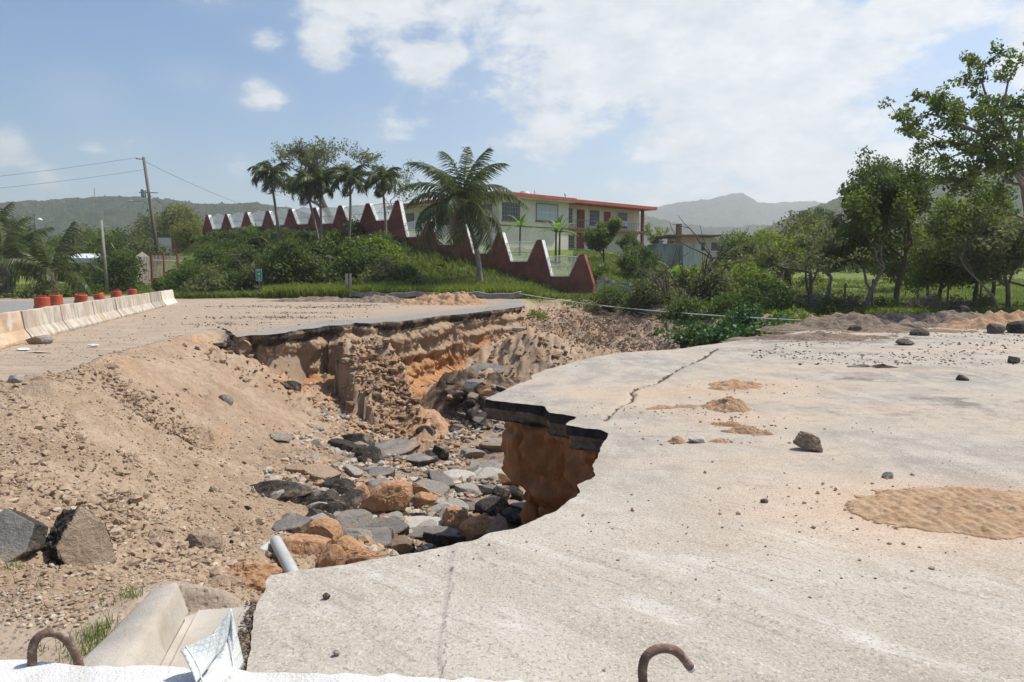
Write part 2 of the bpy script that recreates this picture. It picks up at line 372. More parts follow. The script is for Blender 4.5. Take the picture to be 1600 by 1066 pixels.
# the buttress of firm soil that stands out of the far face, and the heap of old asphalt beyond the tip
def H0(x, y):
    "smooth ground height without roughness; also the depth inside the hole"
    s = poly_sd(x, y, PIT)
    ho = f_out(x, y); near = sstep(52, 44, y) ; ho = ho * (1 - near * sstep(.9, .2, np.abs(ho)))
    hp = np.minimum(f_pit(x, y), .25)
    under_slab = sstep(-.1, .25, poly_sd(x, y, SLAB)) if False else 0
    k = sstep(.0, .55, s)
    return ho * (1 - k) + hp * k, s
def rough(x, y, h, s, det=True):
    ins = sstep(0, .8, s)
    dirt = ins * (.13 * fbm(x * .8, y * .8, oct=4, gain=.6, seed=5) + ((.055 * fbm(x * 4, y * 4, oct=5, gain=.74, seed=9) - .06 * np.maximum(0, fbm(x * 1.7, y * 1.7, oct=4, gain=.6, seed=29) - .25) + .05 * np.maximum(0, fbm(x * 7, y * 7, oct=3, gain=.6, seed=19) - .22)) if det else 0))
    lumps = ins * .07 * np.maximum(0, fbm(x * 2.6, y * 2.6, oct=4, gain=.6, seed=33) - .15)
    outr = (1 - ins) * (.012 * fbm(x * 3, y * 3, oct=4, seed=14) + sstep(46, 60, y) * .35 * fbm(x * .4, y * .4, oct=4, seed=15))
    return h + dirt + lumps * 1.5 + outr
def Hs(x, y):
    x = np.atleast_1d(np.asarray(x, float)); y = np.atleast_1d(np.asarray(y, float))
    h, s = H0(x, y); return rough(x, y, h, s, False)
def Hp(x, y): return float(Hs([x], [y])[0])

# ---- the ground sheet: a fan of rows, finer near where one stands
us = np.arange(-1.25, 1.2501, .0027); ys = [1.0]
while ys[-1] < 420: ys.append(ys[-1] * (1.0042 if 13 < ys[-1] < 31 else 1.0085 if ys[-1] < 60 else 1.02))
ys = np.array(ys); U, Y = np.meshgrid(us, ys); X = U * Y
# open the fan near the start so the sheet also lies under and beside the first metres
Hh, S = H0(X, Y); Hz = rough(X, Y, Hh, S)
# ridges on the left slope: wheel and bucket marks, crumbled lines
px_l = [W(0, 738, -.1), W(60, 765, -.2), W(140, 790, -.45), W(200, 830, -.6)]
def near_line(x, y, P):
    d = np.full(x.shape, 1e9)
    for a, b in zip(P[:-1], P[1:]):
        a = np.array(a[:2]); b = np.array(b[:2]); e = b - a; t = np.clip(((x - a[0]) * e[0] + (y - a[1]) * e[1]) / (e @ e), 0, 1)
        d = np.minimum(d, np.hypot(x - a[0] - t * e[0], y - a[1] - t * e[1]))
    return d
wob = .12 * fbm(X * 2, Y * 2, oct=3, seed=71)
for P, amp, wd in [(px_l, -.07, .10), ([W(100, 640, -.2), W(130, 720, -.3), W(200, 770, -.65), W(190, 840, -.55)], -.05, .12), ([W(20, 600, 0), W(110, 640, -.15), W(190, 700, -.6)], .05, .2),
                   ([W(180, 605, -.25), W(215, 625, -.35), W(260, 650, -.65), W(310, 655, -.9)], -.16, .22), ([W(200, 590, -.15), W(270, 580, -.35), W(320, 600, -.7)], .10, .3),
                   ([W(330, 560, -.4), W(345, 610, -.9), W(330, 640, -1.05)], .10, .3)]:
    Hz += np.where(S > 0, amp * np.exp(-((near_line(X, Y, P) + wob) / wd) ** 2), 0)
# gullied soil on the far side of the hole
far_in = sstep(.2, 1.2, S) * sstep(15, 21, Y) * sstep(-2.7, -1.9, Hz)
Hz += far_in * (.55 * (.30 - np.abs(fbm(X * 1.1, Y * .35, oct=5, gain=.62, seed=211))) + .42 * (.28 - np.abs(fbm(X * 2.3, Y * .7, oct=5, gain=.66, seed=212))))
# spur of firm clay running down from the far rim to the pit floor
sa = np.array(W(572, 514)[:2]); sb_ = np.array(D(648, 706, 19.2)[:2]); se = sb_ - sa; st_ = np.clip(((X - sa[0]) * se[0] + (Y - sa[1]) * se[1]) / (se @ se), -.05, 1.0)
sdx = np.hypot(X - sa[0] - st_ * se[0], Y - sa[1] - st_ * se[1]) + .55 * fbm(X * .8, Y * .7, oct=6, gain=.62, seed=221) + .42 * (np.abs(fbm(X * 2.2, Y * 1.2, oct=5, gain=.66, seed=223)) - .2)
spur = -.55 - 2.45 * np.clip(st_, 0, 1) ** .8 + .45 * fbm(X * 1.1, Y * .9, oct=6, gain=.62, seed=222) + .10 * (.25 - np.abs(fbm(X * 5, Y * 4, oct=4, gain=.65, seed=224))) * 2 - np.maximum(0, sdx - .60 - .2 * st_) * np.where((X - sa[0]) * se[1] - (Y - sa[1]) * se[0] > 0, 7.0, 2.3)
spur_on = (spur > Hz) & (S > .1); Hz = np.where(spur_on, spur, Hz)
# crumbly broken bands across the left slope
for P, wd in [([W(170, 595, -.2), W(215, 620, -.4), W(260, 645, -.6), W(315, 655, -.9)], .40), ([W(195, 690, -.6), W(205, 760, -.7), W(190, 830, -.6), W(215, 870, -.5)], .22), ([W(330, 545, -.3), W(350, 590, -.8), W(320, 640, -1.0)], .35)]:
    dd_ = near_line(X, Y, P) + wob; Hz += np.where(S > .1, np.exp(-(dd_ / wd) ** 2) * .16 * (fbm(X * 5, Y * 5, oct=4, gain=.7, seed=213)), 0)
# bed of the kerb and gutter
GUT_POLY = [W(225, 930)[:2], W(290, 915)[:2], W(425, 920)[:2], W(420, 1100)[:2], W(60, 1100)[:2], W(110, 1050)[:2]]
gsd = poly_sd(X, Y, GUT_POLY); Hz = Hz - .13 * sstep(-.02, .10, gsd)
# under both slabs the ground lies below them
sd_slab = poly_sd(X, Y, SLAB); sd_far = poly_sd(X, Y, FAR_SLAB)
Hz = np.where((sd_slab > -.02) & (Hz > -.42), np.minimum(Hz, -.42 * sstep(-.02, .1, sd_slab) + .0), Hz)
Hz = np.where(sd_far > .02, np.minimum(Hz, -.05), Hz)
Hz = np.where((sd_slab > 0) & (X > 8) & (Y > 20), np.minimum(Hz, -.5), Hz)
m_clay = np.clip(gauss(X, Y, *W(300, 640, -.9)[:2], 2.6, 2.0) + gauss(X, Y, *W(400, 580, -1.1)[:2], 3.2, 2.5) + gauss(X, Y, *W(350, 690, -1.4)[:2], 1.5, 1.5) + gauss(X, Y, *W(600, 600, -1.9)[:2], 4.5, 5)
                 + gauss(X, Y, *W(700, 590, -2.3)[:2], 4, 4) + gauss(X, Y, *W(450, 900, -1)[:2], 1.0, .8) + 1.3 * gauss(X, Y, 3, 34, 5, 5), 0, 1) * sstep(0, .6, S)
m_clay *= .26 + .6 * fbm(X * .9, Y * .9, oct=4, seed=21)
m_clay = np.where(spur_on, np.clip(.15 + .6 * np.clip(st_, 0, 1) + .7 * fbm(X, Y, oct=4, seed=23), 0, 1), m_clay)
m_green = sstep(.35, .6, sstep(46.5, 49, Y + 1.2 * fbm(X * .5, Y * .5, seed=3)) * (1 - sstep(-16, -20, X) * sstep(54, 50, Y + X * .0)) + sstep(29, 31, Y) * sstep(9, 13, X))
m_green = np.maximum(m_green, np.maximum(sstep(36, 39, Y) * sstep(2, 4.5, X), sstep(39.0, 41.0, Y) * sstep(.6, 1.6, X))) * (1 - sstep(0, .5, S) * sstep(.6, -.3, Hz - 0))
m_green = np.where((X < -20) & (Y < 62) & (Y < 49.5 - .12 * (X + 20)), 0, m_green)
m_wet = np.clip(gauss(X, Y, *W(600, 760, -2.4)[:2], 2.5, 3.5) + gauss(X, Y, *W(760, 720, -3)[:2], 2.5, 4) + 1.3 * gauss(X, Y, 6.5, 33.5, 3.8, 5) * sstep(.2, .8, S) * (.6 + .8 * fbm(X * .8, Y * .8, oct=4, seed=24)), 0, 1)
m_asph = ((Y > 25) & (Y < 46) & (X < -16.5 - (Y - 25) * .28)).astype(float) * sstep(0.3, .6, .75 + .5 * fbm(X * .3, Y * .6, seed=8)) * sstep(45.5, 43.5, Y - (X + 26) * .12)
# compacted, track marked dirt of the lane
m_track = (1 - sstep(0, .5, S)) * sstep(47, 44, Y)
nr, nc = X.shape; idx = np.arange(nr * nc).reshape(nr, nc)
q = np.stack([idx[:-1, :-1], idx[:-1, 1:], idx[1:, 1:], idx[1:, :-1]], -1).reshape(-1, 4)
drop = ((sd_slab > .9) & (X < 300) & (Hz > -.6) & False).ravel()

def soil_mat():
    m = Mat('soil', .95, .1); v = m.vec()
    big = m.noise(.7, 8, .62); mid = m.noise(5, 8, .7); fine = m.noise(34, 6, .75)
    peb = m.voro(26); peb2 = m.voro(9, vec=m.coord((1, 1, 1)))
    tan = m.mix(m.rng(big, .3, .7), (.32, .228, .152), (.435, .33, .235))
    tan = m.mix(m.rng(mid, .35, .7, 0, .55), tan, (.23, .155, .10))
    clay = m.mix(m.rng(mid, .3, .7), (.40, .205, .095), (.50, .30, .16))
    c = m.mix(m.rng(m.attr('clay'), .12, .75, 0, .85), tan, clay)
    trk = m.noise(2.2, 6, .6, m.coord((.25, 1.6, 1)))
    lane = m.mix(m.rng(trk, .3, .7), (.335, .255, .185), (.43, .345, .26)); lane = m.mix(m.rng(m.noise(1.1, 7, .65), .52, .66, 0, .6), lane, (.27, .25, .225))
    c = m.mix(m.attr('track'), c, lane)
    c = m.mix(m.math('MULTIPLY', m.rng(fine, .5, .74), .35), c, (.50, .42, .33))
    c = m.mix(m.rng(peb, .0, .22, .55, 0), c, m.mix(m.voro(26, out='Color'), (.16, .115, .08), (.50, .42, .33)))
    g = m.mix(m.rng(m.noise(1.3, 6, .7), .35, .65), (.085, .125, .025), (.18, .215, .055))
    g = m.mix(m.rng(m.noise(.35, 5, .6), .55, .72), g, (.19, .155, .07))
    c = m.mix(m.attr('green'), c, g)
    a = m.mix(m.rng(mid, .3, .7), (.22, .215, .20), (.29, .28, .26)); c = m.mix(m.attr('asph'), c, a)
    c = m.mix(m.math('MULTIPLY', m.attr('wet'), m.rng(mid, .4, .6, .2, .7), clamp=True), c, (.13, .105, .085))
    b = m.bump(big, .5, .12); b = m.bump(mid, .6, .05, b); b = m.bump(m.noise(13, 6, .72), .55, .035, b); b = m.bump(fine, .55, .012, b); b = m.bump(m.rng(peb, 0, .5), .7, .018, b)
    return m.done(c, b)
M_SOIL = soil_mat()
ground = mesh_np('ground', np.stack([X, Y, Hz], -1).reshape(-1, 3), q, M_SOIL, smooth=True,
                 attrs={'clay': m_clay.ravel(), 'green': m_green.ravel(), 'asph': m_asph.ravel(), 'track': m_track.ravel(), 'wet': m_wet.ravel()})
tag(ground, kind='structure')

# ================================================================ slabs
def slab_top(name, poly, ubound, ybound, du, fy, zfun, attrs_fun, mat, snap=True):
    us = np.arange(ubound[0], ubound[1], du); ys = [ybound[0]]
    while ys[-1] < ybound[1]: ys.append(ys[-1] * (1 + fy))
    U, Y = np.meshgrid(us, np.array(ys)); X = U * Y
    sdist = poly_sd(X, Y, poly); nr, nc = X.shape; idx = np.arange(nr * nc).reshape(nr, nc)
    corners = np.stack([idx[:-1, :-1], idx[:-1, 1:], idx[1:, 1:], idx[1:, :-1]], -1).reshape(-1, 4)
    sf = sdist.ravel(); keep = (sf[corners] > 0).any(1); qd = corners[keep]
    used = np.unique(qd); bad = used[sf[used] <= 0]
    XY = np.stack([X.ravel(), Y.ravel()], 1); P = np.array(poly)[:, :2]; A = P; B = np.roll(P, -1, 0); E = B - A; EE = (E ** 2).sum(1) + 1e-12
    for c0 in range(0, len(bad), 800):
        ii = bad[c0:c0 + 800]; p = XY[ii][:, None, :]
        t = np.clip(((p - A[None]) * E[None]).sum(-1) / EE, 0, 1); pr = A[None] + t[..., None] * E[None]
        k = ((p - pr) ** 2).sum(-1).argmin(1); XY[ii] = pr[np.arange(len(ii)), k]
    remap = np.full(nr * nc, -1); remap[used] = np.arange(len(used)); V = XY[used]
    z = zfun(V[:, 0], V[:, 1], np.maximum(sf[used], 0))
    o = mesh_np(name, np.stack([V[:, 0], V[:, 1], z], 1), remap[qd], mat, smooth=True, attrs=attrs_fun(V[:, 0], V[:, 1]))
    return o
def wline(pts, z=0): return [W(*p, z) for p in pts]
CRACKS = [([(945, 656), (955, 645), (968, 634), (985, 628), (990, 618), (985, 612), (1000, 605), (1022, 600), (1040, 590), (1060, 576), (1085, 566), (1100, 560), (1112, 550), (1125, 543)], .026, 1.15),
          ([(708, 880), (705, 915), (700, 950), (694, 990), (690, 1020), (694, 1060)], .009, .55), ([(735, 868), (790, 890), (860, 920), (930, 955), (1000, 975), (1060, 1000), (1130, 1030), (1210, 1070)], .014, .5),
          ([(1000, 890), (1060, 920), (1150, 955), (1230, 985), (1330, 1010), (1450, 1050)], .011, .42), ([(975, 930), (985, 960), (1005, 990)], .006, .4),
          ([(860, 850), (950, 885), (1040, 905)], .012, .6), ([(1100, 930), (1180, 960), (1250, 990)], .014, .6), ([(1120, 700), (1250, 760), (1340, 800)], .008, .3), ([(1300, 560), (1420, 570), (1590, 580)], .02, .5), ([(860, 640), (905, 632), (950, 612)], .006, .35), ([(1000, 960), (1030, 1010), (1045, 1060)], .005, .4)]
DARKP = [(1375, 593, 1.0, .30, .9, -.25), (1500, 627, 1.2, .35, .7, -.1), (1560, 790, .8, .35, .9, 0), (1310, 565, 3.2, .7, .28, 0), (1480, 585, 3.5, 1.0, .30, 0), (1450, 640, 3.0, 1.0, .25, 0), (1290, 530, 3.0, 1.2, .8, 0),
         (1180, 548, 2.0, .3, .3, 0), (1560, 650, 1.5, .5, .2, 0), (1240, 545, 1.6, .5, .55, 0)]
CLAYP = [(1470, 800, 1.5, .8, .75, 0), (1080, 612, 1.5, .7, .55, 0), (1030, 620, 1.2, .5, .4, 0), (1150, 605, 1.6, .9, .5, 0), (1140, 650, .9, .6, .5, 0), (1395, 638, .6, .2, .55, 0), (1250, 628, .5, .15, .4, 0), (1070, 640, 1.4, .4, .25, 0),
         (1450, 520, 4.0, .35, .75, 0), (1250, 525, 2.5, .4, .5, 0), (1560, 547, 3.5, .35, .5, 0), (1120, 720, 1.5, .6, .18, 0), (1350, 580, 2.4, .25, .4, 0), (1560, 840, 2.2, .5, .35, 0), (850, 595, .5, .2, .4, 0), (905, 615, .4, .2, .4, 0), (1300, 780, 1.2, .6, .3, 0)]
def slab_attrs(x, y):
    wv = .35 * fbm(x * 1.1, y * 1.1, oct=4, seed=41)
    cr = np.zeros_like(x)
    for P, wd, a in CRACKS:
        P = wline(P); d = near_line(x + .035 * fbm(x * 9, y * 9, oct=3, seed=77), y + .06 * fbm(x * 7, y * 7, oct=3, seed=78), P)
        wloc = wd * (1 + .8 * fbm(x * 2, y * 2, seed=70)) * np.maximum(1, y / 9)
        cr = np.maximum(cr, a * np.exp(-(d / wloc) ** 2))
    dk = np.zeros_like(x); cl = np.zeros_like(x)
    brk = sstep(-.25, .35, fbm(x * 2.2, y * 3.2, oct=5, gain=.62, seed=42))
    for px, py, rx, ry, a, r in DARKP:
        c = W(px, py); dk = np.maximum(dk, a * gauss(x + wv, y + wv * .6, c[0], c[1], rx, ry * (1 if y.size else 1), r) * (.25 + .9 * brk))
    for px, py, rx, ry, a, r in CLAYP:
        c = W(px, py); cl = np.maximum(cl, a * gauss(x + wv, y + wv * .6, c[0], c[1], rx, ry, r))
    far = sstep(4.6, 7.5, y + .25 * x + .6 * fbm(x * .4, y * .4, seed=49))       # rough asphalt beyond the scraped white apron
    return {'crack': cr, 'dark': dk, 'clay': cl, 'far': far}
def slab_z(x, y, s):
    z = .010 * fbm(x * 1.3, y * 1.3, oct=4, seed=51) + .004 * fbm(x * 9, y * 9, oct=3, seed=52)
    z += .012 * np.exp(-((near_line(x, y, wline(CRACKS[2][0])) + .0) / .12) ** 2) + .010 * np.exp(-(near_line(x, y, wline(CRACKS[3][0])) / .14) ** 2)
    # piece left of the long break lies a little lower
    P = wline(CRACKS[1][0]); z -= .010 * sstep(.0, -.03, x - np.interp(y, [p[1] for p in P[::-1]], [p[0] for p in P[::-1]]) ) * sstep(4.6, 4.2, y)
    for Pc, wd, a in CRACKS[:1]: z -= .05 * np.exp(-(near_line(x, y, wline(Pc)) / .03) ** 2)
    z -= .012 * np.exp(-s / .12) * (.4 + .6 * fbm(x * 8, y * 8, seed=54) ** 2)
    return z
def slab_mat():
    m = Mat('worn_road', .88, .2); st = m.coord((.55, 1.5, 1)); 
    big = m.noise(.55, 8, .6); strk = m.noise(1.6, 9, .68, m.coord((1.3, .7, 1))); mid = m.noise(6, 8, .7); fine = m.noise(60, 4, .75); ag = m.voro(55)
    # scraped pale apron: dusty cream with chalky scrapes that run across it
    dg0 = m.n('ShaderNodeMapping'); m.L.new(m.vec(), dg0.inputs['Vector']); dg0.inputs['Rotation'].default_value = (0, 0, R(41)); dg = m.n('ShaderNodeMapping'); m.L.new(dg0.outputs[0], dg.inputs['Vector']); dg.inputs['Scale'].default_value = (.55, 1.7, 1)
    scr = m.noise(1.5, 9, .66, dg.outputs[0])
    near = m.mix(m.rng(big, .35, .65), (.37, .325, .262), (.455, .415, .352)); near = m.mix(m.rng(scr, .52, .68, 0, .7), near, (.56, .54, .49)); near = m.mix(m.rng(scr, .36, .46, .65, 0), near, (.325, .285, .23))
    far = m.mix(m.rng(strk, .38, .62), (.265, .238, .20), (.40, .36, .30)); far = m.mix(m.rng(big, .44, .60, .0, .85), far, (.42, .35, .268)); far = m.mix(m.rng(m.noise(2.8, 8, .7, st), .52, .68, 0, .7), far, (.235, .215, .19))
    thin = m.n('ShaderNodeMapping'); m.L.new(dg0.outputs[0], thin.inputs['Vector']); thin.inputs['Scale'].default_value = (.5, 7, 1); sc2 = m.noise(2.2, 7, .7, thin.outputs[0])
    near = m.mix(m.rng(sc2, .56, .66, 0, .55), near, (.23, .195, .155)); near = m.mix(m.rng(sc2, .32, .42, .5, 0), near, (.54, .52, .475)); near = m.mix(m.rng(m.noise(1.1, 7, .65), .54, .66, 0, .6), near, (.30, .25, .195))
    c = m.mix(m.attr('far'), near, far)
    c = m.mix(m.attr('clay'), c, m.mix(m.rng(mid, .3, .7), (.46, .27, .14), (.56, .39, .25)))
    c = m.mix(m.rng(m.math('ADD', m.attr('dark'), m.rng(mid, .3, .7, -.22, .22)), .06, .62, 0, .88), c, (.125, .108, .09))
    c = m.mix(m.rng(fine, .50, .66, 0, .65), c, (.60, .565, .51)); c = m.mix(m.rng(m.noise(45, 3, .7, m.coord((1.1, 1, 1))), .54, .64, 0, .7), c, (.20, .175, .145))
    c = m.mix(m.rng(m.noise(11, 6, .75), .60, .70, 0, .6), c, (.17, .14, .11))
    ck = m.math('ADD', m.attr('crack'), m.rng(m.noise(14, 6, .75), .3, .7, -.3, .3)); c = m.mix(m.rng(ck, .22, .8, 0, .75), c, (.17, .135, .10)); c = m.mix(m.rng(ck, .52, .85, 0, .95), c, (.045, .038, .032))
    b = m.bump(m.noise(1.5, 8, .6), .3, .05); b = m.bump(mid, .45, .02, b); b = m.bump(fine, .5, .004, b); b = m.bump(m.rng(ag, 0, .6), .35, .004, b)
    return m.done(c, b)
M_ROAD = slab_mat()
road = slab_top('road', SLAB, (-.75, 1.25), (.9, 31), .0030, .0075, slab_z, slab_attrs, M_ROAD); tag(road, kind='structure')
# everything nearer than the fan and the wide right edge
def curtain(name, path, prof, mat, n_side=1, cap=None, seed=0, flute=.1, fsc=2., lump=.05, zt=0., zb=-3.5, rows=60, zfun=None, extra=None, attrs=None):
    "a face of earth hung from a path: prof(t) is how far it stands out at depth t (0 top, 1 foot)"
    P = np.array(path); tx = np.gradient(P[:, 0]); ty = np.gradient(P[:, 1]); k = np.ones(5) / 5
    tx = np.convolve(np.pad(tx, 2, 'edge'), k, 'valid'); ty = np.convolve(np.pad(ty, 2, 'edge'), k, 'valid'); l = np.hypot(tx, ty) + 1e-9
    nx, ny = -ty / l * n_side, tx / l * n_side; s = np.concatenate([[0], np.cumsum(np.hypot(np.diff(P[:, 0]), np.diff(P[:, 1])))])
    t = np.linspace(0, 1, rows)[None, :]; S2 = s[:, None] + 0 * t; zbv = (zb if np.isscalar(zb) else np.asarray(zb)[:, None]); Z = zt + (zbv - zt) * t
    off = prof(t, S2) + (lump * .9 * vnoise(S2 * .22 + 3, Z * 4.6 + .5 * fbm(S2 * .5, S2 * 0, oct=2, seed=seed), seed=seed + 40) if lump > .05 else 0) * sstep(0, .1, t) + flute * (np.abs(fbm(S2 * fsc, Z * .45, oct=4, gain=.55, seed=seed)) - .25) * 2 * sstep(0, .1, t) + lump * (fbm(S2 * 1.9, Z * 1.3, oct=6, gain=.62, seed=seed + 9) + .5 * (1 - 2 * np.abs(fbm(S2 * 2.6, Z * 1.2, oct=4, gain=.6, seed=seed + 19))) + .30 * (1 - 2 * np.abs(fbm(S2 * 7, Z * 3.2, oct=4, gain=.65, seed=seed + 29)))) * sstep(0, .05, t)
    if extra is not None: off = off + extra(t, S2, P)
    if cap is not None: off = np.minimum(off, cap)
    Xc = P[:, 0][:, None] + nx[:, None] * off; Yc = P[:, 1][:, None] + ny[:, None] * off
    Z = Z + .06 * fbm(S2 * 1.7, Z * 2, oct=3, seed=seed + 4) * sstep(0, .2, t)
    nr, nc = Z.shape; idx = np.arange(nr * nc).reshape(nr, nc); q = np.stack([idx[:-1, :-1], idx[:-1, 1:], idx[1:, 1:], idx[1:, :-1]], -1).reshape(-1, 4)
    o = mesh_np(name, np.stack([Xc, Yc, Z], -1).reshape(-1, 3), q, mat, smooth=True); tag(o, kind='structure'); return o
def edge_mat():
    m = Mat('broken_edge', .95, .12); g = m.n('ShaderNodeSeparateXYZ'); m.L.new(m.n('ShaderNodeNewGeometry').outputs['Position'], g.inputs[0])
    n1 = m.noise(9, 7, .7); n2 = m.noise(3, 6, .6)
    z = m.math('ADD', g.outputs['Z'], m.rng(n2, .25, .75, -.035, .035))
    blk = m.mix(m.rng(n1, .35, .65), (.018, .016, .015), (.055, .05, .046)); base = m.mix(m.rng(n1, .3, .7), (.12, .095, .07), (.22, .18, .14))
    c = m.mix(m.rng(z, -.135, -.115), base, blk); c = m.mix(m.rng(z, -.30, -.27), blk, c); c = m.mix(m.rng(m.noise(22, 5, .7), .58, .72, 0, .6), c, (.30, .26, .21))
    b = m.bump(n1, .8, .05); b = m.bump(m.noise(40, 4, .7), .8, .015, b); return m.done(c, b)
M_EDGE = edge_mat()
def cliff_mat(sh=0.):
    m = Mat('cut_soil', .96, .08); g = m.n('ShaderNodeSeparateXYZ'); m.L.new(m.n('ShaderNodeNewGeometry').outputs['Position'], g.inputs[0])
    n2 = m.noise(.45, 5, .6); mid = m.noise(3.5, 8, .65, m.coord((1, 1, .45))); fine = m.noise(26, 6, .75)
    z = m.math('ADD', g.outputs['Z'], m.rng(n2, .25, .75, -.7 + sh, .7 + sh))
    tan = m.mix(m.rng(mid, .3, .7), (.30, .205, .13), (.40, .29, .195)); org = m.mix(m.rng(mid, .3, .7), (.32, .150, .062), (.45, .255, .13))
    c = m.mix(m.rng(z, -1.55, -.95), org, tan); c = m.mix(m.rng(m.noise(1.5, 7, .7), .56, .68, 0, .55), c, (.22, .125, .07)); c = m.mix(m.rng(fine, .52, .72, 0, .4), c, (.50, .38, .26))
    b = m.bump(mid, .9, .10); b = m.bump(m.noise(11, 7, .75), .75, .035, b); b = m.bump(fine, .6, .012, b); return m.done(c, b)
M_CLIFF = cliff_mat()
edge_path = np.array(SLAB[:len(SLAB) - 4])
def prof_edge(t, s): return -.04 * sstep(0.45, .55, t) - .05 * sstep(.3, .4, t) + .03 * sstep(.62, .68, t) - .6 * sstep(.78, .82, t) + .012 * np.sin(t * 3)
slab_edge = curtain('road_edge', edge_path, prof_edge, M_EDGE, 1, -.006, 5, .05, 3.5, .035, -.019, -.40, 26)
rec_path = smooth_path(REC, .05, .10, 21, 1.2)
def prof_rec(t, s): return -.02 - .65 * sstep(.05, .7, t) + .35 * sstep(.85, 1, t)
near_cliff = curtain('cliff', rec_path, prof_rec, cliff_mat(-2.2), 1, None, 31, .55, 1.5, .22, -.30, -3.7, 90)
# far side
far_path = smooth_path([p[:2] for p in RIM], .05, .12, 11, 1.6)
def prof_far(t, s): return -.08 - .22 * np.exp(-((t - .06) / .05) ** 2) + .5 * sstep(.35, 1., t) + .9 * sstep(.6, 1, t)
bx1 = W(548, 506)[:2]; bx2 = W(800, 482)[:2]; bx3 = W(430, 522)[:2]
def far_extra(t, s, P):
    d1 = np.hypot(P[:, 0] - bx1[0], P[:, 1] - bx1[1])[:, None]; d2 = np.hypot(P[:, 0] - bx2[0], P[:, 1] - bx2[1])[:, None]; d3 = np.hypot(P[:, 0] - bx3[0], P[:, 1] - bx3[1])[:, None]
    return (sstep(1.5, .45, d1) * (.15 + 2.4 * t) + np.exp(-(d2 / 2.2) ** 2) * 3.2 * t ** 1.3 - .5 * np.exp(-(d3 / 1.5) ** 2) * np.sin(np.clip(t * 1.6, 0, 1) * math.pi))
far_cliff = curtain('cliff', far_path, prof_far, M_CLIFF, 1, None, 61, .30, .60, .24, -.05, -3.3, 110, extra=far_extra)
def far_attrs(x, y):
    n = fbm(x * .35, y * .6, oct=5, gain=.6, seed=91); cl = .35 + .0 * x
    rimd = -poly_sd(x, y, FAR_SLAB[:len(far_path)] + [(-30, 60), (30, 60)])
    grey = sstep(3.0, .6, np.abs(poly_sd(x, y, FAR_SLAB))) * sstep(-9, -6.5, x); dk = np.zeros_like(x)
    for px, py, rx, ry, a in [(380, 480, 2.5, .8, .6), (620, 472, 2.5, .7, .6), (350, 505, 1.5, .8, .6), (430, 497, 2.2, .8, .9), (510, 481, 1.6, .9, 1.0), (470, 490, 1.5, .5, .7), (560, 478, 1.0, .5, .6), (400, 505, 2, .5, .5)]:
        c = W(px, py); dk = np.maximum(dk, a * gauss(x, y, c[0], c[1], rx, ry) * sstep(-.3, .3, fbm(x * 2, y * 3, oct=4, seed=92)))
    return {'clay': np.clip(.12 + .3 * n, 0, 1), 'green': 0 * x, 'asph': np.clip(grey * (.9 + .5 * n), 0, 1), 'track': np.ones_like(x), 'wet': dk * 1.6}
far_road = slab_top('road', FAR_SLAB, (-.6, .2), (18, 50), .0022, .006, lambda x, y, s: .02 + .02 * fbm(x, y, oct=4, seed=95) - .03 * np.exp(-s / .2), far_attrs, M_SOIL); tag(far_road, kind='structure')
def prof_edge2(t, s): return .03 - .10 * sstep(.3, .9, t) + .15 * fbm(s * 1.2, s * 0, oct=3, seed=8) * t
far_edge = curtain('road_edge', far_path, prof_edge2, M_EDGE, 1, None, 15, .10, 1.6, .06, .012, -.30, 16)
far_edge.data.materials.clear()
def edge2_mat():
    m = Mat('crumbled_edge', .95, .12); n1 = m.noise(6, 7, .7); n2 = m.noise(.8, 5, .6)
    c = m.mix(m.rng(n1, .35, .65), (.02, .018, .017), (.085, .072, .062)); c = m.mix(m.rng(n2, .46, .56, 0, .9), c, (.24, .175, .12)); c = m.mix(m.rng(m.noise(14, 5, .7), .56, .72, 0, .6), c, (.33, .27, .21))
    b = m.bump(n1, .9, .08); b = m.bump(m.noise(30, 4, .7), .8, .02, b); return m.done(c, b)
far_edge.data.materials.append(edge2_mat())
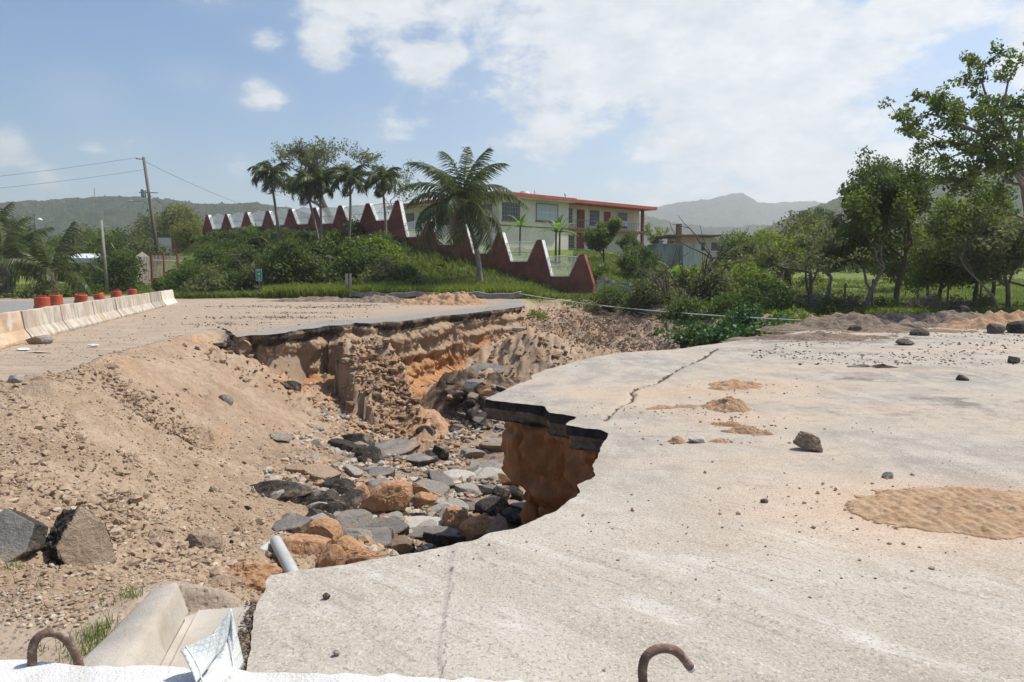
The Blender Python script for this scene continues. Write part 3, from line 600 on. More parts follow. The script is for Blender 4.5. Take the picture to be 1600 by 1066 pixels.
# ================================================================ hills and haze
def hill(name, sky, d0, d1, d2, mat, zlow=-6, noise=8., nsc=90., canopy=3., csc=9., urange=(-1.15, 1.15), rows=60, cols=900, seed=1, sp=1.0):
    "a range of hills: its crest at distance d1 follows a skyline, its slopes run down to d0 and d2"
    pts = [D(px, py, d1) for px, py in sky]; ux = np.array([p[0] / p[1] for p in pts]); uz = np.array([p[2] for p in pts])
    u = np.linspace(urange[0], urange[1], cols); crest = np.interp(u, ux, uz)
    t = np.concatenate([np.linspace(0, 1, rows), 1 + np.linspace(.04, 1, rows // 4)]); U, T = np.meshgrid(u, t)
    Y = np.where(T <= 1, d0 + (d1 - d0) * T, d1 + (d2 - d1) * (T - 1)); X = U * Y; Cz = np.broadcast_to(crest, U.shape)
    prof = np.where(T <= 1, sstep(0, 1, T) * .6 + .4 * T, 1 - sstep(0, 1, T - 1)); k = np.clip(np.minimum(T, 1) * 1.0, 0, 1)
    sn = fbm(X / nsc, Y / nsc, oct=5, seed=seed); spur = np.abs(fbm(X / (nsc * 1.4), Y / (nsc * 3.), oct=4, seed=seed + 3))
    Z = zlow + (Cz - zlow) * prof + noise * sn * np.sin(np.clip(T, 0, 1) * math.pi) * sp - noise * 2.2 * (spur - .2) * np.sin(np.clip(T, 0, 1) * math.pi)
    Z += canopy * fbm(X / csc, Y / csc, oct=3, gain=.7, seed=seed + 7) * (Cz > zlow + 5) + canopy * 1.2 * np.maximum(0, fbm(X / csc * 1.7, Y / csc * .7, oct=2, seed=seed + 8) - .1) * (np.abs(T - 1) < .06)
    nr, nc = X.shape; idx = np.arange(nr * nc).reshape(nr, nc); q = np.stack([idx[:-1, :-1], idx[:-1, 1:], idx[1:, 1:], idx[1:, :-1]], -1).reshape(-1, 4)
    o = mesh_np(name, np.stack([X, Y, Z], -1).reshape(-1, 3), q, mat, smooth=False); tag(o, kind='structure'); return o
def hill_mat(name, sc, a, b, c3):
    m = Mat(name, 1.0, 0.0); n1 = m.noise(1 / (sc * 9), 6, .6); n2 = m.noise(1 / sc, 5, .7); v = m.voro(1 / (sc * .45))
    c = m.mix(m.rng(n1, .38, .62), a, b); c = m.mix(m.rng(m.noise(1 / (sc * 4), 6, .65), .52, .66, 0, .7), c, c3); c = m.mix(m.rng(v, .1, .7, 0, .6), c, [x * .45 for x in a]); c = m.mix(m.rng(n2, .45, .7, 0, .5), c, [x * 1.5 for x in b])
    return m.done(c, m.bump(n2, 1.0, sc * .25))
HM1 = hill_mat('wooded_hill', 9, (.028, .040, .018), (.055, .065, .028), (.095, .080, .055))
HM2 = hill_mat('green_hill', 7, (.035, .050, .022), (.070, .085, .035), (.11, .10, .06))
HM3 = hill_mat('far_hill', 30, (.04, .05, .03), (.07, .08, .045), (.09, .09, .06))
tag(hill('hills', [(-500, 322), (0, 318), (60, 315), (110, 312), (170, 308), (230, 310), (280, 315), (330, 320), (400, 320), (460, 330), (520, 345), (600, 365), (700, 395), (760, 415), (800, 424), (1700, 424)], 520, 1000, 1500, HM1, noise=14, nsc=110, canopy=3.5, csc=10, seed=11))
hill('hills', [(-500, 424), (1050, 424), (1120, 400), (1160, 378), (1200, 355), (1240, 336), (1280, 322), (1330, 305), (1400, 290), (1470, 279), (1540, 262), (1600, 250), (1800, 236), (2000, 230)], 300, 700, 1000, HM2, noise=8, nsc=70, canopy=2.6, csc=7, seed=21)
hill('hills', [(-500, 424), (700, 400), (850, 340), (960, 332), (1000, 334), (1040, 346), (1090, 353), (1130, 356), (1180, 353), (1230, 350), (1300, 345), (1500, 330), (1700, 330)], 800, 1300, 1700, HM3, noise=14, nsc=150, canopy=4, csc=14, seed=31, rows=40)
hill('mountain', [(-500, 400), (700, 380), (850, 350), (950, 332), (1010, 327), (1040, 322), (1060, 316), (1090, 314), (1110, 312), (1130, 307), (1148, 302), (1160, 301), (1170, 307), (1182, 317), (1200, 318), (1230, 316), (1260, 314), (1300, 322), (1400, 330), (1700, 345)], 1700, 2300, 3000, HM3, noise=28, nsc=300, canopy=6, csc=30, seed=41, rows=40)
hb = MB().span((-4200, -300, -12), (4200, 3300, 300)); hm = bpy.data.materials.new('haze'); hm.use_nodes = True
for n in list(hm.node_tree.nodes):
    if n.type == 'BSDF_PRINCIPLED': hm.node_tree.nodes.remove(n)
pv = hm.node_tree.nodes.new('ShaderNodeVolumePrincipled'); pv.inputs['Density'].default_value = .00035; pv.inputs['Color'].default_value = (.96, .975, 1.0, 1); pv.inputs['Anisotropy'].default_value = .45
hm.node_tree.links.new(pv.outputs[0], hm.node_tree.nodes['Material Output'].inputs['Volume'])
haze = hb.build('haze', hm); tag(haze, 'thin pale haze in the air over the valley', None, None, 'stuff')

# ================================================================ compound wall
M_RED = simple('red_paint', (.30, .10, .07), .3, .8, .85, .3, 14, world=True, dirt=(.17, .06, .042))
M_WHITE_IRON = simple('white_iron', (.74, .74, .72), .15, 4, .6, .1, 30, dirt=(.45, .42, .38))
M_CREAM = simple('cream_paint', (.74, .665, .525), .12, .4, .85, .15, 12, world=True)
M_ROOFRED = simple('roof_red', (.50, .135, .095), .15, .6, .7, .15, 10)
M_BROWN = simple('brown_trim', (.22, .15, .11), .2, 2)
M_DOOR = simple('red_door', (.23, .06, .04), .2, 3)
M_GLASS = Mat('dark_glass', .15, .6).done((.045, .055, .065)); M_CURTAIN = simple('white_curtain', (.50, .54, .56), .12, 9, stretch=(6, 6, .2))
M_CONC = simple('concrete', (.40, .375, .33), .22, 1.6, .92, .5, 40, dirt=(.24, .20, .16)); M_GREY = simple('galvanised', (.33, .34, .34), .15, 5, .5, .1, 30, metal=.3)
M_WOOD = simple('weathered_wood', (.17, .13, .10), .35, 6, .9, .5, 30, stretch=(6, 6, .6)); M_BLACK = simple('black', (.03, .03, .03), .2, 5)
wall = empty('compound_wall', wall_pt(0) + (0,), math.atan2(WDY, WDX)); LW = math.hypot(WDX, WDY)
tag(wall, 'long red painted wall with tapering piers and white iron grilles climbing the grassy mound', 'wall')
for i in range(14):
    zt = PIER_Z[i]; zl = VEE_Z[i] if i < 13 else VEE_Z[12]; zr = VEE_Z[i - 1] if i else .9; g = GRD_Z[i] - 1.2; x = i * LW
    wb = .66 + .03 * (i == 5)
    # local +x runs away up the line; the near side of each pier therefore faces -x
    if i == 0: poly = [(x - 1.25, g - .8), (x - 1.0, 1.0), (x - .22, zt), (x + .2, zt), (x + 1.09, zl), (x + 1.09, g)]
    else: poly = [(x - 1.09, g), (x - 1.09, zr), (x - .22, zt), (x + .22, zt), (x + 1.09, zl), (x + 1.09, g)]
    MB().prism(poly, -.18, .18).build('pier', M_RED, wall, bevel=.02)
    MB().span((x - .2, -.22, zt), (x + .2, .22, zt + .06)).build('cap', M_RED, wall)
    if i < 13:
        MB().span((x + 1.09, -.12, GRD_Z[min(i, 13)] - 1.6), (x + LW - 1.09, .12, zl - .02)).build('low_wall', M_RED, wall)
        # grille: top rail, foot rail, upright bars and a raised arch in the middle, framed by white flat iron against each pier
        gm = MB(); x0 = x + 1.09; x1 = x + LW - 1.09; zt2 = min(zt, PIER_Z[i + 1]) if i < 13 else zt; top = zt2 - .15; pk = .35 if i > 7 else .12
        n = 30
        for k in range(n + 1):
            f = k / n; xx = x + .2 + (LW - .4) * f
            zb = zl + .05
            if xx < x0: zb = zt + (zl - zt) * (xx - (x + .22)) / .87 + .03
            if xx > x1: zb = zl + (PIER_Z[i + 1] - zl) * (xx - x1) / .87 + .03
            zz = top + pk * (1 - abs(2 * f - 1))
            if zb < zz - .1: gm.box((xx, 0, (zb + zz) / 2), (.028 if i < 6 else .05, .028, zz - zb))
        for zr_ in (zl + .12, zl + (top - zl) * .5): gm.box((x + LW / 2, 0, zr_), (LW - 2.0 + (zr_ - zl) * .35, .03, .045))
        gm.tube([(x + .2, 0, top), (x + LW / 2, 0, top + pk), (x + LW - .2, 0, top)], .03, 5)
        ar = [(x + LW / 2 + .62 * math.cos(a), -.02, zl + .5 + .75 * math.sin(a)) for a in np.linspace(0, math.pi, 13)]; gm.tube(ar, .025, 4)
        ar = [(x + LW / 2 + .36 * math.cos(a), -.02, zl + .5 + .45 * math.sin(a)) for a in np.linspace(0, math.pi, 11)]; gm.tube(ar, .02, 4)
        gm.build('grille', M_WHITE_IRON, wall)
        fm = MB()
        for (xa, za, xb, zb) in ((x + .25, zt, x + 1.11, zl), (x + LW - .25, PIER_Z[i + 1], x + LW - 1.11, zl)):
            ang = math.atan2(zb - za, xb - xa); fm.box(((xa + xb) / 2, 0, (za + zb) / 2 + .03), (math.hypot(xb - xa, zb - za), .42, .05), rot=(0, -ang, 0))
        fm.span((x0, -.16, zl - .02), (x1, .16, zl + .04)); fm.build('coping', M_WHITE_IRON, wall)

# ================================================================ the two storey building
M_GRILLE = simple('window_grille', (.30, .30, .29), .1, 5, .6)
hb_ = empty('apartment_house', (-1.4, 75, 4.3), math.atan2(17, 19.9)); tag(hb_, 'long two storey cream building with a red edged flat roof and balcony', 'building')
H1 = 5.75; B = 10.65
mb = MB(); mb.span((0, 0, -2), (B, .2, H1)); mb.span((-.003, .2, -2), (.2, 21, H1)); mb.span((B - .2, .2, -2), (B, 1.5, H1)); mb.span((B, 1.3, -2), (25.3, 1.5, H1)); mb.span((25.1, 1.5, -2), (25.3, 12, H1)); mb.span((.2, 20.8, -2), (25.1, 21, H1))
mb.build('wall', M_CREAM, hb_)
rf = MB(); rf.span((-1.1, -1.0, H1), (B + .35, 22, H1 + .40)); rf.build('roof', M_ROOFRED, hb_, bevel=.02)
MB().span((B + .353, -.75, H1 - .06), (26.5, 22, H1 + .33)).build('roof', M_ROOFRED, hb_, bevel=.02)
MB().span((-.98, -.9, H1 - .12), (B + .2, 21.9, H1 - .003)).build('soffit', M_CREAM, hb_)
MB().span((B + .01, -.05, 2.62), (25.3, 1.297, 2.85)).build('balcony_slab', simple('terracotta_edge', (.42, .20, .14), .2, 2), hb_)
MB().span((-.02, -.03, 2.55), (B, -.003, 2.68)).build('string_course', M_BROWN, hb_)
MB().span((24.4, 0, 2.855), (24.75, .3, H1 - .1)).build('column', M_DOOR, hb_); 
MB().span((24.4, 0, -1.5), (24.75, .3, 2.6)).build('column', M_DOOR, hb_)
def window(x0, x1, z0, z1, y, curtain=False, ac=False, grille=True, axis='x', lower=True):
    fr = MB(); t = .09
    def S(a, b):
        return (a, b) if axis == 'x' else ((-b[1], a[0], a[2]), (-a[1], b[0], b[2]))
    def sp(m, a, b):
        if axis == 'x': m.span(a, b)
        else: m.span((-.0 + a[1], a[0], a[2]), (-.0 + b[1], b[0], b[2]))
    for a, b in (((x0, y - .06, z0), (x0 + t, y - .004, z1)), ((x1 - t, y - .06, z0), (x1, y - .004, z1)), ((x0 + t, y - .06, z0), (x1 - t, y - .004, z0 + t)), ((x0 + t, y - .06, z1 - t), (x1 - t, y - .004, z1))): sp(fr, a, b)
    o = fr.build('window', M_BROWN, hb_)
    pn = MB(); sp(pn, (x0 + t, y - .02, z0 + t), (x1 - t, y - .005, z1 - t)); pn.build('pane', M_CURTAIN if curtain else M_GLASS, o)
    gr = MB()
    if curtain:
        sp(gr, ((x0 + x1) / 2 - .04, y - .05, z0 + t), ((x0 + x1) / 2 + .04, y - .022, z1 - t)); sp(gr, (x0 + t, y - .048, z0 + (z1 - z0) * .48), (x1 - t, y - .024, z0 + (z1 - z0) * .52))
        gr.build('mullion', M_WHITE_IRON, o)
    elif grille:
        n = max(3, int((x1 - x0) / .22))
        for k in range(1, n): sp(gr, (x0 + (x1 - x0) * k / n - .02, y - .11, z0), (x0 + (x1 - x0) * k / n + .02, y - .08, z1))
        for k in range(0, 5): sp(gr, (x0, y - .08, z0 + (z1 - z0) * k / 4 - .025), (x1, y - .062, z0 + (z1 - z0) * k / 4 + .025))
        gr.build('grille', M_GRILLE, o)
    sl = MB(); sp(sl, (x0 - .1, y - .1, z0 - .14), (x1 + .1, y - .004, z0 - .003)); sl.build('sill', M_BROWN, o)
    if ac: MB().span((x0 + .25, y - .5, z0 + .1), (x1 - .35, y - .065, z0 + .75)).build('air_conditioner', M_WHITE_IRON, o, bevel=.02)
    return o
window(.45, 2.96, 3.2, 5.1, 0); window(5.4, 8.9, 3.35, 5.35, 0, True); window(B + .35, B + 1.9, 3.45, 5.2, 1.3); window(15.7, 17.4, 3.45, 5.2, 1.3); window(21.0, 22.8, 3.35, 5.2, 1.3, ac=True)
window(B + .35, B + 2.3, .6, 2.0, 1.3); window(16, 18, .7, 2.1, 1.3)
for k, yy in enumerate((1.2, 5.0, 9.0, 13.0, 17.0)): window(yy, yy + 2.6, 3.2, 5.0, 0, axis='y')
for x0, x1, z0 in ((13.4, 14.7, 2.86), (18.3, 19.5, 2.86), (13.4, 14.7, 0.02)):
    d = MB().span((x0, 1.22, z0), (x1, 1.297, z0 + 2.3)).build('door', M_DOOR, hb_); MB().span((x1 - .25, 1.17, z0 + 1.0), (x1 - .12, 1.217, z0 + 1.1)).build('handle', M_GREY, d)
rl = MB()
for k in range(30): rl.box((B + .3 + k * .47, .02, 3.3), (.03, .03, .9))
rl.span((B + .1, .0, 3.74), (24.4, .05, 3.8)); rl.build('railing', M_GRILLE, hb_)
wt = MB().lathe([(0.0, .9), (.5, .85), (.62, .6), (.62, 0)], (6.8, 3.5, H1 + .4)).build('water_tank', M_WHITE_IRON, hb_, smooth=False)
MB().tube([(7.9, 3, H1 + .4), (7.9, 3, H1 + 1.5)], .03).tube([(8.3, 3, H1 + .4), (7.95, 3, H1 + 1.3)], .02).build('aerial', M_GREY, hb_)
MB().lathe([(.0, .0), (.2, .04), (.38, .14), (.40, .16), (.38, .16), (.2, .06), (0, .03)], (0, 0, 0)).build('satellite_dish', M_GREY, hb_, loc=(10.5, .5, H1 + .7)).rotation_euler = (R(60), 0, R(30))

# concrete yard and peach house
M_PEACH = simple('peach_paint', (.56, .38, .28), .15, .6, world=True); M_OLDCONC = simple('streaked_concrete', (.36, .345, .31), .25, .9, .95, .4, 12, world=True, dirt=(.17, .155, .135), stretch=(1.5, 1.5, .25))
M_PALECONC = simple('pale_streaked', (.60, .57, .50), .2, .9, .95, .4, 12, world=True, dirt=(.30, .27, .22), stretch=(2.5, 2.5, .2))
def hous(px0, px1, ptop, d, depth, h, rz=0):
    a = D(px0, ptop, d); b = D(px1, ptop, d); return a, b
a, b = hous(1064, 1124, 367, 84, 5, 4); o = empty('small_house', (a[0], 84, a[2] - 5.2), R(6)); tag(o, 'small flat roofed peach coloured house behind the concrete yard wall', 'house')
ww = b[0] - a[0]
MB().span((0, 0, -2), (ww * .5, 5, 5.0)).build('wall', M_PEACH, o); MB().span((ww * .5 + .003, .3, -2), (ww, 5.3, 4.9)).build('wall', simple('pale_peach', (.62, .52, .42), .15, .5, world=True), o)
MB().span((-1.6, -.8, 5.0), (ww + .1, 6, 5.2)).build('roof', simple('roof_brown', (.22, .14, .11), .2, 1), o)
for x0 in (ww * .52, ww * .86): 
    f = MB().span((x0, .22, 3.3), (x0 + .55 * 1.3, .297, 4.3)).build('window', M_GLASS, o); MB().span((x0 - .05, .16, 3.2), (x0 + .77, .217, 3.29)).build('sill', M_WHITE_IRON, f)
MB().span((-.1, 1, 5.2), (.45, 1.6, 6.6)).build('chimney', simple('chimney_brick', (.26, .13, .09), .25, 4), o)
a = D(1026, 381, 74); b = D(1066, 381, 74)
o = empty('concrete_shed', (a[0], 74, a[2] - 4.4), R(2)); tag(o, 'roofless grey concrete shed with a white streaked side, left of the peach house', 'shed')
MB().span((0, 0, -1.5), (b[0] - a[0], 4, 4.3)).build('wall', M_OLDCONC, o); 
M_ = MB().span((b[0] - a[0] + .003, -.6, -1.5), (b[0] - a[0] + 1.9, 3.4, 4.4)).build('wall', M_PALECONC, o); MB().span((-.1, -.1, 4.3), (b[0] - a[0] - .05, 4.1, 4.42)).build('roof_slab', M_CONC, o)
MB().tube([(.6, 1, 4.4), (.6, 1, 4.9)], .05).tube([(2.2, 1, 4.4), (2.2, 1, 4.8)], .05).box((1.4, 1, 4.85), (2.0, .05, .05)).build('pipe_frame', M_GREY, o)
# roadside hut and parked truck at the far left
a = D(92, 386, 92); o = empty('roadside_shop', (a[0], 92, .4), R(-8)); tag(o, 'low open fronted shelter with a white metal roof beyond the palms', 'building')
MB().span((0, 3, 0), (9, 3.2, 3)).span((0, 0, 0), (.2, 3, 3)).span((8.8, 0, 0), (9, 3, 3)).build('wall', M_BLACK, o); MB().box((4.5, 1.2, 3.5), (10.5, 5.4, .12), rot=(R(9), 0, 0)).build('roof', simple('white_sheet', (.60, .61, .60), .2, 3), o)
MB().box((4.5, -1.4, 2.95), (10.3, .08, .6)).build('fascia', simple('white_sheet_2', (.55, .56, .56), .3, 4), o)
for xx in (.2, 3, 6, 8.9): MB().box((xx, -1.3, 1.5), (.12, .12, 3)).build('post', M_GREY, o)
M_BLUE = simple('blue_paint', (.045, .085, .24), .1, 2, .35, .02, 5, .5)
o = empty('pickup_truck', D(103, 430, 84)[:2] + (.6,), R(-6)); tag(o, 'dark blue pickup truck parked in front of the open shelter', 'truck')
mb = MB(); mb.prism([(0, .5), (5.2, .5), (5.2, 1.15), (2.9, 1.2), (2.7, 1.25), (1.4, 1.25), (0, 1.1)], 0, 1.8); mb.build('body', M_BLUE, o, bevel=.06)
MB().prism([(1.35, 1.25), (1.75, 1.85), (2.75, 1.88), (3.0, 1.22)], .1, 1.7).build('cab', M_BLUE, o, bevel=.05); MB().prism([(1.55, 1.3), (1.82, 1.76), (2.7, 1.78), (2.85, 1.3)], .085, .097).build('side_window', M_GLASS, o)
for xx in (.95, 4.2):
    for yy in (-.02, 1.6):
        wh = MB().tube([(xx, yy, .38), (xx, yy + .22, .38)], .38, 18).build('wheel', M_BLACK, o); MB().tube([(xx, yy - .01, .38), (xx, yy + .0, .38)], .2, 12).build('rim', M_GREY, wh)
MB().box((-.02, .9, .6), (.08, 1.8, .15)).build('bumper', M_GREY, o)
# gate, low red block, fence
gb = D(214, 445, 70); g1 = D(300, 440, 78)
o = empty('iron_gate', (gb[0], 70, .5), math.atan2(8, g1[0] - gb[0])); tag(o, 'pale picket entrance gate and railings with red posts at the foot of the mound', 'gate')
ln = math.hypot(g1[0] - gb[0], 8); M_PINK = simple('pinkish_white', (.46, .40, .34), .15, 3)
mb = MB(); mb.prism([(0, 0), (1.9, 0), (1.9, 2.9), (.95, 3.4), (0, 2.9)], -.03, .03); mb.build('gate_leaf', M_PINK, o)
mb = MB(); mb.box((.95, -.05, 1.5), (1.9, .06, .08)).box((.95, -.05, .2), (1.9, .06, .08))
for k in range(9): mb.box((.1 + k * .215, -.055, 1.55), (.05, .04, 2.8))
mb.build('gate_frame', simple('gate_bar', (.36, .30, .26), .2, 3), o)
pm = MB(); n = int((ln - 2.2) / .2)
for k in range(n): pm.box((2.3 + k * .2, 0, 1.6), (.05, .04, 3.0))
pm.box((2.2 + (ln - 2.2) / 2, 0, .5), (ln - 2.2, .04, .08)).box((2.2 + (ln - 2.2) / 2, 0, 2.6), (ln - 2.2, .04, .08)); pm.build('railing', M_PINK, o)
for xx in (2.15, 3.9, 6.0, 8.2): MB().box((xx, 0, 1.6), (.16, .16, 3.2)).build('post', M_DOOR, o)
MB().box((2.7, -.3, .35), (.9, .5, .7)).build('footing', M_RED, o)
# retaining block above the gate
o = empty('garden_wall', D(247, 375, 92)[:2] + (2.0,), R(12)); tag(o, 'short faded red and cream wall standing above the gate, behind the leaning utility pole', 'wall')
MB().span((0, 0, -1), (1.6, .3, 4.4)).build('pier', M_CREAM, o); MB().span((1.6, .05, -1), (7.4, .25, 4.8)).build('wall_panel', simple('faded_red', (.34, .12, .085), .3, 1.2, world=True, dirt=(.22, .10, .08)), o)
MB().span((-1.0, -3, -1.2), (9.5, -2.7, -.2)).build('retaining_wall', simple('clay_bank', (.27, .16, .10), .3, 1), o)

# ================================================================ poles and wires
M_POLE = simple('pole_wood', (.155, .125, .10), .3, 3, .9, .4, 20, stretch=(5, 5, .5))
def up(px, py, d): return Vector(D(px, py, d))
t = up(224, 246, 80); b_ = up(249, 415, 78); b_ = b_ + (b_ - t).normalized() * 1.5
o = empty('utility_pole', b_); tag(o, 'tall leaning wooden utility pole with street lamp arm, left of the mound', 'utility pole')
MB().tube([(0, 0, 0), t - b_], [.21, .15], 10).build('pole', M_POLE, o, smooth=True)
ax = (t - b_)
def on(f): return ax * f
MB().tube([on(.985) + Vector((-.9, 0, .05)), on(.985) + Vector((.15, 0, -.02))], .05).build('crossarm', M_POLE, o)
MB().tube([on(.70) + Vector((-1.1, 0, .12)), on(.70) + Vector((1.1, -.1, .05))], .05).build('crossarm', M_POLE, o)
MB().lathe([(0, 0), (.26, .02), (.28, .1), (.28, .8), (.2, .92), (0, .95)], tuple(on(.70) + Vector((-.55, -.1, -.45)))).build('transformer', M_GREY, o, smooth=False)
am = MB(); am.tube([on(.60), on(.63) + Vector((-.8, 0, .1)), on(.63) + Vector((-2.0, 0, .05))], .035); am.build('lamp_arm', M_GREY, o)
MB().lathe([(0, -.08), (.25, -.06), (.34, .03), (.26, .16), (0, .2)], tuple(on(.63) + Vector((-2.3, 0, .05)))).build('lamp_head', simple('lamp_white', (.75, .76, .74), .05, 3, .4), o, smooth=True)
for k in (-.8, 0.1): MB().lathe([(0, 0), (.05, 0), (.06, .12), (.03, .16), (0, .17)], tuple(on(.985) + Vector((k, 0, .05)))).build('insulator', M_GREY, o)
def wire(name, a, b, sag, r, label, group=None, mat=None, n=24, cat='cable'):
    a = Vector(a); b = Vector(b); pts = [a.lerp(b, k / n) - Vector((0, 0, sag * 4 * (k / n) * (1 - k / n))) for k in range(n + 1)]
    o = MB().tube([p - a for p in pts], r, 5).build(name, mat or M_BLACK, None, smooth=True, loc=a); tag(o, label, cat, group); return o
p1 = b_ + on(.985) + Vector((-.8, 0, .2)); p2 = b_ + on(.70) + Vector((-1.0, 0, .2)); p3 = b_ + on(.985)
wire('power_line', p1, D(-400, 300, 76), .8, .014, 'uppermost thin overhead wire running left from the top of the leaning pole')
wire('power_line', b_ + on(.9), D(-400, 312, 76), .9, .014, 'thin overhead wire running left below the uppermost one')
wire('power_line', b_ + on(.69), D(340, 360, 108), .6, .02, 'service wire dropping right from the crossarm of the leaning pole')
wire('power_line', b_ + on(.97), D(420, 332, 150), .6, .02, 'service wire dropping right from the top of the leaning pole')
wire('power_line', b_ + on(.58), D(130, 400, 110), 1.0, .018, 'slack wire from the lamp arm down to the shelter on the left')
t = up(158, 345, 57); bb = up(167, 448, 56); o = empty('wooden_post', bb); tag(o, 'bare pale wooden pole without wires standing beside the roadside bushes', 'pole')
MB().tube([(0, 0, -.3), t - bb], [.14, .10], 8).build('pole', simple('pale_pole', (.27, .23, .19), .25, 3, stretch=(5, 5, .5)), o, smooth=True)
t = up(53, 334, 78); bb = up(60, 440, 78); o = empty('street_lamp', bb); tag(o, 'thin grey street lamp rising behind the coconut palms at the far left', 'street lamp')
MB().tube([(0, 0, 0), t - bb], [.12, .09], 8).build('pole', M_GREY, o); MB().tube([t - bb, t - bb + Vector((.5, 0, -.1)), t - bb + Vector((.55, 0, -.5))], .04).build('lamp_arm', M_GREY, o)
MB().lathe([(0, -.12), (.3, -.1), (.3, .05), (.1, .2), (0, .2)], tuple(t - bb + Vector((.6, 0, -.7)))).build('lamp_head', M_WHITE_IRON, o, smooth=True)
a = up(173, 380, 66); bb = up(202, 428, 66); o = MB().tube([Vector((0, 0, 0)), bb - a], .07, 7).build('leaning_pole', simple('bare_stick', (.33, .28, .22), .2, 4), None, loc=a); tag(o, 'thin pale pole fallen slantwise against the bushes left of the gate', 'pole')
a = up(148, 305, 1000); o = MB().tube([Vector((0, 0, 0)), Vector((0, 0, 14))], .7, 5).build('radio_mast', M_GREY, None, loc=up(148, 309, 1000)); tag(o, 'thin radio mast on the crest of the wooded hill', 'mast')
# cable across the gap
ca = Vector(D(812, 459, 46.6)); cb = Vector(D(1300, 503, 24.5)); o = wire('cable', ca, cb, .26, .028, 'pale cable strung across the gully from the guard rail to the dirt heap', mat=simple('pale_cable', (.55, .53, .48), .1, 5), n=40, cat='cable')
# fallen guard rail, marker sign, wooden markers
o = empty('guard_rail', D(545, 466, 47.5)[:2] + (.0,), math.atan2(-.8, 12)); tag(o, 'long grey steel guard rail lying at the far edge of the broken road', 'guard rail')
Lr = D(815, 466, 46.7)[0] - D(545, 466, 47.5)[0]; n = 40; V = []; prf = [(0.0, .05), (.05, .10), (.0, .18), (.06, .24), (.0, .31), (.05, .38), (-.05, .42)]
for k in range(n + 1):
    x = Lr * k / n; dz = .06 * math.sin(k * .5) + .04 * math.sin(k * 1.3)
    for y, z in prf: V.append((x, -y + dz * .5, z + dz + .02))
m_ = len(prf); Fq = [(i * m_ + j, (i + 1) * m_ + j, (i + 1) * m_ + j + 1, i * m_ + j + 1) for i in range(n) for j in range(m_ - 1)]
gr = mesh_np('rail', np.array(V), np.array(Fq), simple('rail_steel', (.28, .27, .25), .25, 2, .6, .1, 20, metal=.2), o, smooth=True); s_ = gr.modifiers.new('s', 'SOLIDIFY'); s_.thickness = .02
for k in range(4): MB().box((.6 + k * (Lr - 1.2) / 3, .12, .15), (.12, .12, .5)).build('post', M_WOOD, o)
M_GREEN = simple('sign_green', (.01, .22, .13), .08, 5, .45, .02, 20); M_WP = simple('sign_white', (.70, .74, .70), .05, 5, .5, .02)
sb = D(406, 465, 48.5); o = empty('marker_sign', sb[:2] + (.0,), R(4)); tag(o, 'narrow green kilometre marker sign on a grey post before the bushes', 'sign')
MB().box((0, 0, .62), (.09, .05, 1.35)).build('post', simple('post_grey', (.14, .13, .14), .2, 3), o)
sp_ = MB().box((0, -.04, 1.62), (.42, .02, .86)).build('panel', M_GREEN, o, bevel=.006)
fr = MB().box((0, -.055, 1.215), (.40, .006, .018)).box((0, -.055, 2.025), (.40, .006, .018)).box((-.195, -.055, 1.62), (.018, .006, .80)).box((.195, -.055, 1.62), (.018, .006, .80)); fr.build('border', M_WP, sp_)
def text(s, size, loc, mat, parent, rot=(math.pi / 2, 0, 0), name='lettering'):
    c = bpy.data.curves.new(name, 'FONT'); c.body = s; c.size = size; c.extrude = .003; c.align_x = 'CENTER'; c.align_y = 'CENTER'
    t = bpy.data.objects.new(name, c); COL.objects.link(t); dg = bpy.context.evaluated_depsgraph_get(); me = bpy.data.meshes.new_from_object(t.evaluated_get(dg)); bpy.data.objects.remove(t)
    me.materials.clear(); me.materials.append(mat); o = bpy.data.objects.new(name, me); o.location = loc; o.rotation_euler = rot; return link(o, parent)
text('KM', .15, (0, -.058, 1.93), M_WP, sp_); text('4', .30, (0, -.058, 1.70), M_WP, sp_); text('2', .30, (0, -.058, 1.40), M_WP, sp_)
o = empty('marker_board', D(545, 458, 48)[:2] + (.2,), R(3)); tag(o, 'pair of weathered narrow wooden slats standing upright in the grass', 'marker')
M_SLAT = simple('grey_slat', (.36, .31, .27), .2, 5, stretch=(5, 5, .5))
for k in (-.13, .13): MB().box((k, 0, 1.0), (.17, .04, 1.1)).build('slat', M_SLAT, o)
MB().box((0, .04, .5), (.07, .05, 1.0)).build('post', M_WOOD, o)
